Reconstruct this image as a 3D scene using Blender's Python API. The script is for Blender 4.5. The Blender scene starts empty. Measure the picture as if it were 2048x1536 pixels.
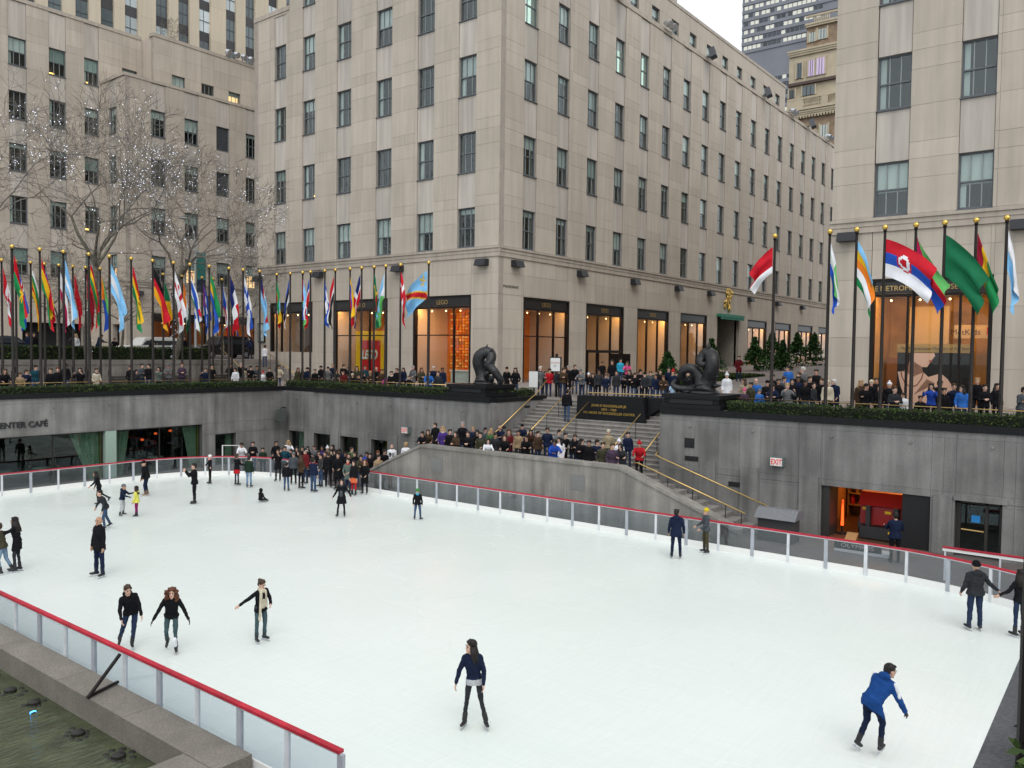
import bpy, bmesh, math, random
from mathutils import Vector, Matrix, noise
from mathutils.bvhtree import BVHTree
random.seed(11)
scene = bpy.context.scene
COL = scene.collection
rad = math.radians
# ---------------------------------------------------------------- camera, sky, sun, exposure
cam_d = bpy.data.cameras.new('camera'); cam = bpy.data.objects.new('camera', cam_d); COL.objects.link(cam)
cam_d.sensor_width = 36; cam_d.lens = 28.776; cam_d.clip_start = .1; cam_d.clip_end = 2500
AX = [[0.612999, -0.022677, 0.789758], [-0.789982, -0.033655, 0.612206], [0.012696, -0.999176, -0.038545]]
cam.matrix_world = Matrix(((AX[0][0], -AX[0][1], -AX[0][2], 0), (AX[1][0], -AX[1][1], -AX[1][2], 0), (AX[2][0], -AX[2][1], -AX[2][2], 7.0), (0, 0, 0, 1)))
scene.camera = cam
SUN_EL, SUN_AZ = rad(52), rad(222)          # azimuth of the sun measured from +Y clockwise
world = bpy.data.worlds.new('World'); scene.world = world; world.use_nodes = True
wn = world.node_tree.nodes; wl = world.node_tree.links; wn.clear()
sky = wn.new('ShaderNodeTexSky'); sky.sky_type = 'NISHITA'; sky.sun_disc = False
sky.sun_elevation = SUN_EL; sky.sun_rotation = SUN_AZ; sky.air_density = 1.0; sky.dust_density = 6.0; sky.ozone_density = .6
hs = wn.new('ShaderNodeHueSaturation'); hs.inputs['Saturation'].default_value = .28
bg = wn.new('ShaderNodeBackground'); bg.inputs['Strength'].default_value = .15
wo = wn.new('ShaderNodeOutputWorld')
cloud = wn.new('ShaderNodeMix'); cloud.data_type = 'RGBA'; cloud.inputs[0].default_value = .72; cloud.inputs[7].default_value = (6.6, 6.95, 7.3, 1)   # even white overcast over the clear-sky gradient
wl.new(sky.outputs[0], hs.inputs['Color']); wl.new(hs.outputs[0], cloud.inputs[6]); wl.new(cloud.outputs[2], bg.inputs['Color']); wl.new(bg.outputs[0], wo.inputs['Surface'])
sd = bpy.data.lights.new('sun', 'SUN'); sd.energy = 0.6; sd.angle = rad(40); sd.color = (1, .97, .93)
sun = bpy.data.objects.new('sun', sd); COL.objects.link(sun)
sdir = Vector((math.sin(SUN_AZ) * math.cos(SUN_EL), math.cos(SUN_AZ) * math.cos(SUN_EL), math.sin(SUN_EL)))
sun.rotation_euler = sdir.to_track_quat('Z', 'Y').to_euler(); sun.location = (0, 0, 60)
scene.view_settings.view_transform = 'Standard'; scene.view_settings.look = 'None'
scene.view_settings.exposure = 0.3; scene.view_settings.gamma = 1; scene.view_settings.use_curve_mapping = False
scene.cycles.max_bounces = 5; scene.cycles.diffuse_bounces = 3; scene.cycles.glossy_bounces = 3; scene.cycles.transparent_max_bounces = 12; scene.cycles.caustics_reflective = False; scene.cycles.caustics_refractive = False

# ---------------------------------------------------------------- materials
MATS = {}
def M(name, col=(.5, .5, .5), rough=.6, metal=0., var=0., nz=None, streak=0., bump=None, spec=.4, emit=0., spk=0., hue=None):
    """procedural material: colour varied per object (var), by noise (nz = scale, amount), by rain streaks, by speckle"""
    if name in MATS: return MATS[name]
    m = bpy.data.materials.new(name); m.use_nodes = True; MATS[name] = m
    nt = m.node_tree; N = nt.nodes; Lk = nt.links; b = N['Principled BSDF']
    b.inputs['Base Color'].default_value = (*col, 1); b.inputs['Roughness'].default_value = rough
    b.inputs['Metallic'].default_value = metal; b.inputs['Specular IOR Level'].default_value = spec
    m.diffuse_color = (*col, 1)
    fac = None
    def mul(out, lo, hi, a=0., c=1.):
        nonlocal fac
        r = N.new('ShaderNodeMapRange'); r.inputs['From Min'].default_value = a; r.inputs['From Max'].default_value = c
        r.inputs['To Min'].default_value = lo; r.inputs['To Max'].default_value = hi; Lk.new(out, r.inputs['Value'])
        if fac is None: fac = r.outputs[0]
        else:
            q = N.new('ShaderNodeMath'); q.operation = 'MULTIPLY'; Lk.new(fac, q.inputs[0]); Lk.new(r.outputs[0], q.inputs[1]); fac = q.outputs[0]
    geo = N.new('ShaderNodeNewGeometry')
    def noi(scale, vec=(1, 1, 1), detail=3., rgh=.55):
        mp = N.new('ShaderNodeMapping'); mp.inputs['Scale'].default_value = vec; Lk.new(geo.outputs['Position'], mp.inputs['Vector'])
        n = N.new('ShaderNodeTexNoise'); n.inputs['Scale'].default_value = scale; n.inputs['Detail'].default_value = detail; n.inputs['Roughness'].default_value = rgh
        Lk.new(mp.outputs[0], n.inputs['Vector']); return n.outputs['Fac']
    if var:
        oi = N.new('ShaderNodeObjectInfo'); mul(oi.outputs['Random'], 1 - var, 1 + var)
    if nz: mul(noi(nz[0]), 1 - nz[1], 1 + nz[1], .3, .7)
    if streak:
        mul(noi(2.6, (1, 1, .07), 4), 1 - streak, 1 + streak, .3, .7)
        mul(noi(.35, (1, 1, .3), 2), 1 - streak * .6, 1 + streak * .6, .3, .7)
    if spk: mul(noi(38., (1, 1, 1), 1), 1 - spk, 1 + spk, .32, .68)
    if fac is not None:
        v = N.new('ShaderNodeVectorMath'); v.operation = 'SCALE'; v.inputs[0].default_value = col; Lk.new(fac, v.inputs['Scale'])
        Lk.new(v.outputs[0], b.inputs['Base Color'])
    if bump:
        bp = N.new('ShaderNodeBump'); bp.inputs['Strength'].default_value = bump[1]; bp.inputs['Distance'].default_value = .02
        Lk.new(noi(bump[0], (1, 1, 1), 4), bp.inputs['Height']); Lk.new(bp.outputs[0], b.inputs['Normal'])
    if emit:
        b.inputs['Emission Color'].default_value = (*col, 1); b.inputs['Emission Strength'].default_value = emit
        if not name.startswith(('shop_fill_lamp', 'garage_lamp')): m.cycles.emission_sampling = 'NONE'
    return m
def glass(name, tint=(.8, .85, .85), ior=1.5, rough=.02, base=.06):
    if name in MATS: return MATS[name]
    m = bpy.data.materials.new(name); m.use_nodes = True; MATS[name] = m
    nt = m.node_tree; N = nt.nodes; Lk = nt.links; N.clear()
    o = N.new('ShaderNodeOutputMaterial'); t = N.new('ShaderNodeBsdfTransparent'); g = N.new('ShaderNodeBsdfGlossy'); x = N.new('ShaderNodeMixShader')
    lw = N.new('ShaderNodeLayerWeight'); lw.inputs['Blend'].default_value = .5
    pw = N.new('ShaderNodeMath'); pw.operation = 'POWER'; pw.inputs[1].default_value = 4.5; Lk.new(lw.outputs['Facing'], pw.inputs[0])
    ad = N.new('ShaderNodeMath'); ad.operation = 'MULTIPLY_ADD'; ad.inputs[1].default_value = .75; ad.inputs[2].default_value = base; ad.use_clamp = True
    t.inputs[0].default_value = (*tint, 1); g.inputs['Roughness'].default_value = rough; g.inputs['Color'].default_value = (.9, .95, .95, 1)
    Lk.new(pw.outputs[0], ad.inputs[0]); Lk.new(ad.outputs[0], x.inputs[0]); Lk.new(t.outputs[0], x.inputs[1]); Lk.new(g.outputs[0], x.inputs[2]); Lk.new(x.outputs[0], o.inputs[0])
    return m
LIME = M('limestone', (.48, .425, .357), .8, var=.06, nz=(.5, .05), streak=.085, bump=(9, .12), spec=.25)
LIMB = M('limestone_spandrel', (.475, .435, .385), .8, var=.06, streak=.17, bump=(9, .1), spec=.25)
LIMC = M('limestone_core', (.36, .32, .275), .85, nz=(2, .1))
LIMT = M('limestone_trim', (.43, .38, .32), .8, streak=.12, bump=(9, .1), spec=.25)
GRAN = M('grey_granite', (.175, .172, .166), .7, var=.05, nz=(.6, .24), streak=.26, spk=.16, bump=(40, .15), spec=.35)
GRANL = M('pale_granite', (.215, .203, .183), .7, var=.07, nz=(.8, .2), streak=.24, spk=.22, bump=(40, .2), spec=.35)
GRANC = M('granite_core', (.09, .09, .09), .8)
GRANT = M('granite_step', (.215, .20, .185), .75, var=.1, nz=(3, .18), spk=.15)
BLKG = M('black_granite', (.010, .0105, .012), .5, nz=(6, .15), spec=.18)
BRNZ = M('dark_bronze', (.014, .011, .010), .5, metal=.1, spec=.25)
BRASS = M('brass', (.62, .43, .17), .3, metal=.9, nz=(8, .1))
GOLD = M('gilt', (.75, .5, .12), .28, metal=.9)
STEEL = M('window_steel', (.115, .13, .145), .5, spec=.45)
ALU = M('white_aluminium', (.60, .62, .65), .45, nz=(5, .08))
WHITE = M('white_paint', (.78, .78, .76), .5)
RED = M('red_rail', (.42, .016, .035), .45, var=.12, nz=(4, .2), spk=.1)
DARK = M('dark_room', (.02, .02, .021), .9)
BLACK = M('black_paint', (.012, .012, .013), .5)
GLS = glass('window_glass', (.90, .935, .925), 1.5, .03, .06)
PLEX = glass('rink_glass', (.86, .89, .92), 1.45, .05, .05)
SHOPG = glass('shop_glass', (.93, .93, .92), 1.45, .01, .02)
DGLS = glass('dark_glass', (.62, .70, .66), 1.5, .02, .04)

# ---------------------------------------------------------------- mesh helpers
def link(o, parent=None):
    COL.objects.link(o)
    if parent is not None: o.parent = parent
    return o
def tag(o, label=None, cat=None, group=None, kind=None):
    if label: o['label'] = label
    if cat: o['category'] = cat
    if group: o['group'] = group
    if kind: o['kind'] = kind
    return o
def empty(name, label, cat, loc=(0, 0, 0), rz=0., group=None):
    o = bpy.data.objects.new(name, None); o.location = loc; o.rotation_euler = (0, 0, rz); o.empty_display_size = .3
    link(o); return tag(o, label, cat, group)
CUBES = {}
def cube(m):
    if m.name in CUBES: return CUBES[m.name]
    me = bpy.data.meshes.new('block_' + m.name)
    v = [(x, y, z) for x in (0, 1) for y in (0, 1) for z in (0, 1)]
    me.from_pydata(v, [], [(0, 1, 3, 2), (4, 6, 7, 5), (0, 4, 5, 1), (2, 3, 7, 6), (0, 2, 6, 4), (1, 5, 7, 3)])
    me.materials.append(m); CUBES[m.name] = me; return me
def boxo(name, m, a, b, parent=None):
    """axis-aligned box object between corners a and b (world coordinates), sharing one unit cube per material"""
    o = bpy.data.objects.new(name, cube(m))
    off = parent.location if parent is not None else Vector((0, 0, 0))
    lo = [min(p, q) for p, q in zip(a, b)]; hi = [max(p, q) for p, q in zip(a, b)]
    o.location = Vector(lo) - off; o.scale = [max(1e-4, h - l) for l, h in zip(lo, hi)]
    return link(o, parent)
class MB:
    """collects geometry, then becomes one mesh object"""
    def __init__(s): s.v = []; s.f = []; s.mi = []; s.mats = []
    def mat(s, m):
        if m not in s.mats: s.mats.append(m)
        return s.mats.index(m)
    def poly(s, pts, m):
        i = len(s.v); s.v += [tuple(p) for p in pts]; s.f.append(tuple(range(i, i + len(pts)))); s.mi.append(s.mat(m)); return s
    def box(s, a, b, m, mtx=None):
        lo = [min(p, q) for p, q in zip(a, b)]; hi = [max(p, q) for p, q in zip(a, b)]
        c = [(x, y, z) for x in (lo[0], hi[0]) for y in (lo[1], hi[1]) for z in (lo[2], hi[2])]
        if mtx is not None: c = [tuple(mtx @ Vector(p)) for p in c]
        i = len(s.v); s.v += c; k = s.mat(m)
        for f in ((0, 1, 3, 2), (4, 6, 7, 5), (0, 4, 5, 1), (2, 3, 7, 6), (0, 2, 6, 4), (1, 5, 7, 3)): s.f.append(tuple(i + q for q in f)); s.mi.append(k)
        return s
    def tube(s, pts, rr, m, n=8, cap=True):
        pts = [Vector(p) for p in pts]
        if not isinstance(rr, (list, tuple)): rr = [rr] * len(pts)
        k = s.mat(m); base = len(s.v); prev = None
        for i, p in enumerate(pts):
            d = (pts[min(i + 1, len(pts) - 1)] - pts[max(i - 1, 0)])
            if d.length < 1e-9: d = Vector((0, 0, 1))
            d.normalize()
            if prev is None: a = d.orthogonal().normalized()
            else:
                a = prev - d * prev.dot(d)
                a = a.normalized() if a.length > 1e-6 else d.orthogonal().normalized()
            prev = a; b = d.cross(a)
            for j in range(n):
                t = 2 * math.pi * j / n; s.v.append(tuple(p + (a * math.cos(t) + b * math.sin(t)) * rr[i]))
        for i in range(len(pts) - 1):
            for j in range(n):
                q = base + i * n; s.f.append((q + j, q + (j + 1) % n, q + n + (j + 1) % n, q + n + j)); s.mi.append(k)
        if cap:
            s.f.append(tuple(base + j for j in reversed(range(n)))); s.mi.append(k)
            q = base + (len(pts) - 1) * n; s.f.append(tuple(q + j for j in range(n))); s.mi.append(k)
        return s
    def ball(s, c, r, m, nu=10, nv=7, rot=None):
        if not isinstance(r, (list, tuple)): r = (r, r, r)
        k = s.mat(m); base = len(s.v); c = Vector(c)
        for i in range(nv + 1):
            p = math.pi * i / nv
            for j in range(nu):
                t = 2 * math.pi * j / nu
                q = Vector((r[0] * math.sin(p) * math.cos(t), r[1] * math.sin(p) * math.sin(t), r[2] * math.cos(p)))
                if rot is not None: q = rot @ q
                s.v.append(tuple(c + q))
        for i in range(nv):
            for j in range(nu):
                a = base + i * nu + j; b = base + i * nu + (j + 1) % nu
                s.f.append((a, a + nu, b + nu, b)); s.mi.append(k)
        return s
    def prism(s, prof, axis, a, b, m):
        """extrude a 2-d profile along a world axis ('x','y','z') from a to b"""
        def P(q, t): return (t, q[0], q[1]) if axis == 'x' else ((q[0], t, q[1]) if axis == 'y' else (q[0], q[1], t))
        n = len(prof); i = len(s.v); k = s.mat(m)
        s.v += [P(q, a) for q in prof] + [P(q, b) for q in prof]
        s.f.append(tuple(i + j for j in range(n))); s.mi.append(k); s.f.append(tuple(i + n + j for j in reversed(range(n)))); s.mi.append(k)
        for j in range(n): s.f.append((i + j, i + n + j, i + n + (j + 1) % n, i + (j + 1) % n)); s.mi.append(k)
        return s
    def mesh(s, name, smooth=False):
        me = bpy.data.meshes.new(name); me.from_pydata(s.v, [], s.f)
        for m in s.mats: me.materials.append(m)
        me.polygons.foreach_set('material_index', s.mi)
        if smooth: me.polygons.foreach_set('use_smooth', [True] * len(s.f))
        me.update(); return me
    def build(s, name, parent=None, smooth=False, loc=None, fix=True):
        o = bpy.data.objects.new(name, s.mesh(name, smooth))
        bm = bmesh.new(); bm.from_mesh(o.data)
        if fix: bmesh.ops.recalc_face_normals(bm, faces=bm.faces)
        bm.to_mesh(o.data); bm.free()
        link(o, parent)
        if parent is not None and loc is None: o.location = -Vector(parent.location)
        elif loc is not None: o.location = loc
        return o
TMP = bpy.data.scenes.new('workbench')
def evalmesh(ob):
    """mesh of an object with its modifiers, evaluated in a scratch scene so that the big scene is not re-evaluated"""
    TMP.collection.objects.link(ob)
    with bpy.context.temp_override(scene=TMP, view_layer=TMP.view_layers[0]):
        dg = bpy.context.evaluated_depsgraph_get(); dg.update(); me = bpy.data.meshes.new_from_object(ob.evaluated_get(dg))
    TMP.collection.objects.unlink(ob); return me
def text(body, size, loc, face, m, parent=None, name='lettering', ext=.01, bold=0., align='CENTER', sx=1., shear=0.):
    c = bpy.data.curves.new('t', 'FONT'); c.body = body; c.size = size; c.extrude = ext; c.align_x = align; c.offset = bold; c.shear = shear
    c.resolution_u = 3
    t = bpy.data.objects.new('t', c); me = evalmesh(t); bpy.data.objects.remove(t); bpy.data.curves.remove(c)
    me.materials.clear(); me.materials.append(m)
    o = bpy.data.objects.new(name, me)
    R3 = Matrix(((0, 0, -1), (-1, 0, 0), (0, 1, 0))) if face == 'W' else Matrix(((1, 0, 0), (0, 0, -1), (0, 1, 0)))
    off = Vector(parent.location) if parent is not None else Vector((0, 0, 0))
    o.matrix_local = Matrix.Translation(Vector(loc) - off) @ R3.to_4x4() @ Matrix.Diagonal((sx, 1, 1, 1))
    return link(o, parent)
class Face:
    """a vertical plane facing west ('W', x = c, runs along y) or south ('S', y = c, runs along x); d is measured inwards"""
    def __init__(s, o, c): s.o = o; s.c = c
    def P(s, u, d, z): return (s.c + d, u, z) if s.o == 'W' else (u, s.c + d, z)
    def box(s, name, m, u0, u1, d0, d1, z0, z1, parent=None): return boxo(name, m, s.P(u0, d0, z0), s.P(u1, d1, z1), parent)
    def mbox(s, mb, m, u0, u1, d0, d1, z0, z1): mb.box(s.P(u0, d0, z0), s.P(u1, d1, z1), m)
def cells(u0, u1, z0, z1, holes, ul=(), zl=()):
    """rectangles that fill u0..u1 x z0..z1 outside the holes (a,b,c,d)"""
    us = sorted({round(q, 3) for q in [u0, u1, *ul, *[h[0] for h in holes], *[h[1] for h in holes]] if u0 - 1e-6 <= q <= u1 + 1e-6})
    zs = sorted({round(q, 3) for q in [z0, z1, *zl, *[h[2] for h in holes], *[h[3] for h in holes]] if z0 - 1e-6 <= q <= z1 + 1e-6})
    out = []
    for a, b in zip(us, us[1:]):
        for c, d in zip(zs, zs[1:]):
            if b - a < .02 or d - c < .02: continue
            mu, mz = (a + b) / 2, (c + d) / 2
            if not any(h[0] < mu < h[1] and h[2] < mz < h[3] for h in holes): out.append((a, b, c, d))
    return out
# ================================================================ GROUND
def gx(x): return 4.2 + max(0, min(x, 40) - 36) * .19 + max(0, x - 40) * .025
PAVE = M('plaza_paving', (.23, .20, .185), .75, nz=(1.2, .12), spk=.1)
ROAD = M('asphalt', (.05, .05, .052), .85, nz=(3, .15))
SOIL = M('planting_soil', (.03, .035, .015), .95, nz=(8, .3))
FLOOR = M('rink_floor_paving', (.12, .105, .10), .55, nz=(1.5, .15), spk=.1)
mb = MB()
for a, b in (((-420, -420), (-21, 900)), ((-21, -420), (900, -31)), ((116, -31), (900, 900)), ((-21, 180), (116, 900))):
    mb.poly([(a[0], a[1], 3.4), (b[0], a[1], 3.4), (b[0], b[1], 3.4), (a[0], b[1], 3.4)], ROAD)
mb.poly([(-21, -31, -.4), (116, -31, -.4), (116, 180, -.4), (-21, 180, -.4)], ROAD)
tag(mb.build('ground', fix=False), 'grey city ground beyond the sunken rink', kind='structure')
mb = MB(); mb.poly([(7.3, -30, 0), (38.2, -30, 0), (38.2, 44.6, 0), (7.3, 44.6, 0)], FLOOR); mb.poly([(-20, -30, 0), (7.3, -30, 0), (7.3, 11.6, 0), (-20, 11.6, 0)], FLOOR)
tag(mb.build('rink_floor', fix=False), 'dark paved floor around the skating rink', kind='structure')
mb = MB()
def sheet(x0, x1, y0, y1): mb.poly([(x0, y0, gx(x0)), (x1, y0, gx(x1)), (x1, y1, gx(x1)), (x0, y1, gx(x0))], PAVE)
sheet(-20, 32.6, 44.1, 52.8)
for a, b in ((32.8, 36), (36, 40.3)): sheet(a, b, 26.5, 57.9); sheet(a, b, -30, 16.85)
sheet(37.3, 40.3, 16.85, 26.5); sheet(40.3, 116, 12.0, 32.4)
sheet(32.6, 32.8, 43.9, 57.9)
tag(mb.build('plaza_pavement', fix=False), 'brown paved walkway around the sunken plaza and along the promenade', kind='structure')
mb = MB(); mb.poly([(-21, 57.9, 6.2), (116, 57.9, 6.2), (116, 74, 6.2), (-21, 74, 6.2)], ROAD)
tag(mb.build('street', fix=False), 'asphalt side street behind the hedge', kind='structure')
mb = MB(); mb.box((-21, 74, 5.9), (116, 84.6, 6.33), PAVE)
tag(mb.build('pavement'), 'pavement along the far side of the street', kind='structure')
mb = MB(); mb.box((-21, 53.1, 4.2), (34.3, 57.9, 6.16), SOIL); mb.box((34.3, 54.6, 4.2), (39.9, 57.88, 6.19), PAVE)
tag(mb.build('planting_bed'), 'raised planting bed of dark soil behind the retaining wall', kind='structure')

# ================================================================ ICE
ice_m = M('ice', (.80, .845, .84), .22, spec=.5)
nt = ice_m.node_tree; N_ = nt.nodes; L_ = nt.links; b_ = N_['Principled BSDF']
geo = N_.new('ShaderNodeNewGeometry')
def inoise(sc, vec=(1, 1, 1), det=3):
    mp = N_.new('ShaderNodeMapping'); mp.inputs['Scale'].default_value = vec; mp.inputs['Rotation'].default_value = (0, 0, .5); L_.new(geo.outputs['Position'], mp.inputs[0])
    n = N_.new('ShaderNodeTexNoise'); n.inputs['Scale'].default_value = sc; n.inputs['Detail'].default_value = det; L_.new(mp.outputs[0], n.inputs[0]); return n.outputs['Fac']
cr = N_.new('ShaderNodeValToRGB'); cr.color_ramp.interpolation = 'B_SPLINE'; cr.color_ramp.elements[0].position = .1; cr.color_ramp.elements[1].position = .85
cr.color_ramp.elements[0].color = (.665, .745, .690, 1); cr.color_ramp.elements[1].color = (.785, .815, .80, 1)
L_.new(inoise(.16, (1, .6, 1), 2.5), cr.inputs[0])
sc1 = N_.new('ShaderNodeMath'); sc1.operation = 'MULTIPLY'; L_.new(inoise(.8, (1, 18, 1), 3), sc1.inputs[0])
mp2 = N_.new('ShaderNodeMapping'); mp2.inputs['Scale'].default_value = (16, .7, 1); mp2.inputs['Rotation'].default_value = (0, 0, -.35); L_.new(geo.outputs['Position'], mp2.inputs[0])
n2_ = N_.new('ShaderNodeTexNoise'); n2_.inputs['Scale'].default_value = .9; n2_.inputs['Detail'].default_value = 3; n2_.inputs['Distortion'].default_value = .6; L_.new(mp2.outputs[0], n2_.inputs[0]); L_.new(n2_.outputs['Fac'], sc1.inputs[1])
rs_ = N_.new('ShaderNodeMapRange'); rs_.inputs['From Min'].default_value = .15; rs_.inputs['From Max'].default_value = .38; rs_.inputs["To Min"].default_value = .975; rs_.inputs["To Max"].default_value = 1.02; L_.new(sc1.outputs[0], rs_.inputs[0])
vs_ = N_.new('ShaderNodeVectorMath'); vs_.operation = 'SCALE'; L_.new(cr.outputs[0], vs_.inputs[0]); L_.new(rs_.outputs[0], vs_.inputs['Scale']); L_.new(vs_.outputs[0], b_.inputs['Base Color'])
rr_ = N_.new('ShaderNodeMapRange'); rr_.inputs['To Min'].default_value = .20; rr_.inputs['To Max'].default_value = .34; L_.new(inoise(.35, (1, 1, 1), 1), rr_.inputs[0]); L_.new(rr_.outputs[0], b_.inputs['Roughness'])
X0, X1, Y0, Y1 = 7.92, 27.5, -2.6, 41.9
def arc(cx, cy, r, a0, a1, n): return [(cx + r * math.cos(rad(a0 + (a1 - a0) * i / n)), cy + r * math.sin(rad(a0 + (a1 - a0) * i / n))) for i in range(n + 1)]
NE = arc(X1 - 5.5, Y1 - 5.5, 5.5, 0, 90, 7); NW = arc(X0 + 5.5, Y1 - 5.5, 5.5, 90, 180, 7); SE = arc(X1 - 9.5, Y0 + 9.5, 9.5, -90, 0, 12)
mb = MB(); mb.poly([(x, y, .02) for x, y in NE + NW + [(X0, Y0)] + SE], ice_m)
tag(mb.build('ice', fix=False), 'white scuffed ice of the skating rink', kind='structure')

# ================================================================ RINK BARRIERS
def boxr(name, m, c, dims, rz, parent):
    o = bpy.data.objects.new(name, cube(m)); off = Vector(parent.location) if parent is not None else Vector((0, 0, 0))
    o.matrix_local = Matrix.Translation(Vector(c) - off) @ Matrix.Rotation(rz, 4, 'Z') @ Matrix.Diagonal((*dims, 1)) @ Matrix.Translation((-.5, -.5, 0))
    return link(o, parent)
GREYP = M('grey_post', (.36, .38, .42), .5, nz=(4, .1))
def barrier(pts, label, side=1, top=1.07, kick=.24, z0=0.):
    """glass rink barrier along a polyline already cut into bays"""
    e = empty('rink_barrier', label, 'barrier', (pts[0][0], pts[0][1], 0))
    for i, (p, q) in enumerate(zip(pts, pts[1:])):
        d = Vector((q[0] - p[0], q[1] - p[1], 0)); L = d.length; a = math.atan2(d.y, d.x); c = Vector(((p[0] + q[0]) / 2, (p[1] + q[1]) / 2, 0))
        boxr('post', ALU if i % 2 else GREYP, (p[0], p[1], z0), (.085 if i % 2 else .12, .06, top - .06), a, e)
        boxr('pane', PLEX, c + Vector((0, 0, kick + .02)), (L - .10, .014, top - kick - .11), a, e)
        boxr('kick_plate', WHITE, c + Vector((0, 0, .001)), (L - .004, .035, kick), a, e)
        boxr('trim_rail', ALU, c + Vector((0, 0, top - .085)), (L, .05, .035), a, e)
        boxr('top_rail', RED, c + Vector((0, 0, top - .05)), (L + .003, .10, .05), a, e)
    boxr('post', ALU, (q[0], q[1], z0), (.10, .09, top - .055), a, e)
    return e
def bays(p, q, n): return [(p[0] + (q[0] - p[0]) * i / n, p[1] + (q[1] - p[1]) * i / n) for i in range(n + 1)]
def resamp(pl, step):
    out = [pl[0]]; acc = 0.
    for p, q in zip(pl, pl[1:]):
        L = math.hypot(q[0] - p[0], q[1] - p[1]); t = step - acc
        while t < L - 1e-6: out.append((p[0] + (q[0] - p[0]) * t / L, p[1] + (q[1] - p[1]) * t / L)); t += step
        acc = L - (t - step)
    if math.hypot(out[-1][0] - pl[-1][0], out[-1][1] - pl[-1][1]) > .4: out.append(pl[-1])
    return out
barrier(bays((X0, 9.26), (X0, 34.9), 20), 'near glass rink barrier with red top rail beside the fountain ledge')
barrier(resamp([(8.9, 39.2)] + NW[::-1][2:] + [(X1 - 5.5, Y1)] + NE[::-1][1:] + [(X1, 33.4)], 1.25), 'curved glass rink barrier with red rail below the café windows')
barrier(bays((X1, 30.6), (X1, 6.9), 19), 'long glass rink barrier with red rail in front of the granite parapet')
barrier(resamp(SE[::-1][:9], 1.22), 'curved end of the glass rink barrier in front of the blue-sign door')
e = empty('crowd_fence', 'straight white fence with red rail behind the curved barrier end', 'fence', (28.6, 6.4, 0))
for i in range(6):
    y = 4.8 - i * 1.5; boxo('post', ALU, (28.58, y, 0), (28.64, y + .05, 1.0), e)
boxo('rail', WHITE, (28.57, -3, .93), (28.65, 4.9, 1.02), e); boxo('top_rail', RED, (28.555, -3, 1.022), (28.665, 4.9, 1.07), e)

# ================================================================ FOUNTAIN EDGE (near left)
e = empty('fountain_ledge', 'speckled granite ledge of the fountain basin along the near barrier', 'ledge', (7.5, 12, 0))
LED = M('ledge_granite', (.20, .18, .155), .75, var=.07, nz=(1.5, .14), spk=.22, bump=(40, .2))
ys = [11.4, 14.35, 17.0, 19.9, 22.6, 25.5, 28.4, 31.4, 34.6]
for a, b in zip(ys, ys[1:]): boxo('ledge_stone', LED, (7.19, a + .006, -.9), (7.865, b - .006, .35), e)
for a, b in ((3.0, 4.6), (4.6, 6.0), (6.0, 7.184)): boxo('ledge_stone', LED, (a + .006, 11.42, -.9), (b - .006, 12.3, .345), e)
water = M('fountain_water', (.050, .062, .030), .12, spec=.6, nz=(2.0, .4))
bp = water.node_tree.nodes.new('ShaderNodeBump'); wv = water.node_tree.nodes.new('ShaderNodeTexNoise'); wv.inputs['Scale'].default_value = 3.2; wv.inputs['Detail'].default_value = 4
bp.inputs['Strength'].default_value = .55; bp.inputs['Distance'].default_value = .06; water.node_tree.links.new(wv.outputs[0], bp.inputs['Height']); water.node_tree.links.new(bp.outputs[0], water.node_tree.nodes['Principled BSDF'].inputs['Normal'])
gg = water.node_tree.nodes.new('ShaderNodeNewGeometry'); mp = water.node_tree.nodes.new('ShaderNodeMapping'); mp.inputs['Rotation'].default_value = (0, 0, .7); mp.inputs['Scale'].default_value = (1, 3, 1)
water.node_tree.links.new(gg.outputs['Position'], mp.inputs[0]); water.node_tree.links.new(mp.outputs[0], wv.inputs[0])
mb = MB(); mb.poly([(-8, 12.2, -.12), (7.3, 12.2, -.12), (7.3, 36, -.12), (-8, 36, -.12)], water)
tag(mb.build('water', fix=False), 'murky green rippled water of the fountain basin', kind='structure')
ROCK = M('wet_nozzle', (.015, .014, .011), .5)
for i, (x, y) in enumerate(((6.9, 19.6), (6.85, 18.3), (6.9, 17.3), (6.85, 15.3), (6.9, 13.9), (6.8, 12.9))):
    n = MB()
    n.tube([(x, y, -.3), (x, y, -.07), (x, y, -.03)], [.13, .12, .03], ROCK, 9)
    for k in range(9):
        t = k * .7; q_ = random.uniform(.5, 1.5); n.ball((x + .16 * q_ * math.cos(t), y + .24 * q_ * math.sin(t), -.15), (.07 * q_, .10, .05), ROCK, 7, 5)
    o = n.build('fountain_nozzle'); lab = ['farthest', 'second', 'third', 'fourth', 'fifth', 'nearest'][i]
    tag(o, f'dark fountain nozzle in the water beside the ledge, {lab} from the camera' if 0 < i < 5 else f'dark fountain nozzle in the water, {lab} along the ledge', 'nozzle', 'fountain nozzles along the ledge')
BLUEL = M('pool_lamp', (.05, .35, 1.), emit=6)
n = MB(); n.ball((6.72, 16.9, -.11), (.06, .03, .02), BLUEL); n.tube([(6.72, 16.9, -.4), (6.72, 16.9, -.1)], .05, ROCK)
tag(n.build('pool_light'), 'small lit blue lamp at the water surface', 'lamp')
e = empty('steel_brace', 'dark steel angle brace bolted from the barrier post to the ledge', 'brace', (7.6, 15.7, .35))
mb = MB(); mb.tube([(7.86, 15.75, .98), (7.16, 15.6, .37)], .035, BRNZ, 4); mb.build('strut', e)
mb = MB(); mb.tube([(7.87, 15.85, .40), (7.16, 15.62, .385)], .033, BRNZ, 4); mb.build('foot_bar', e)

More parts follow.
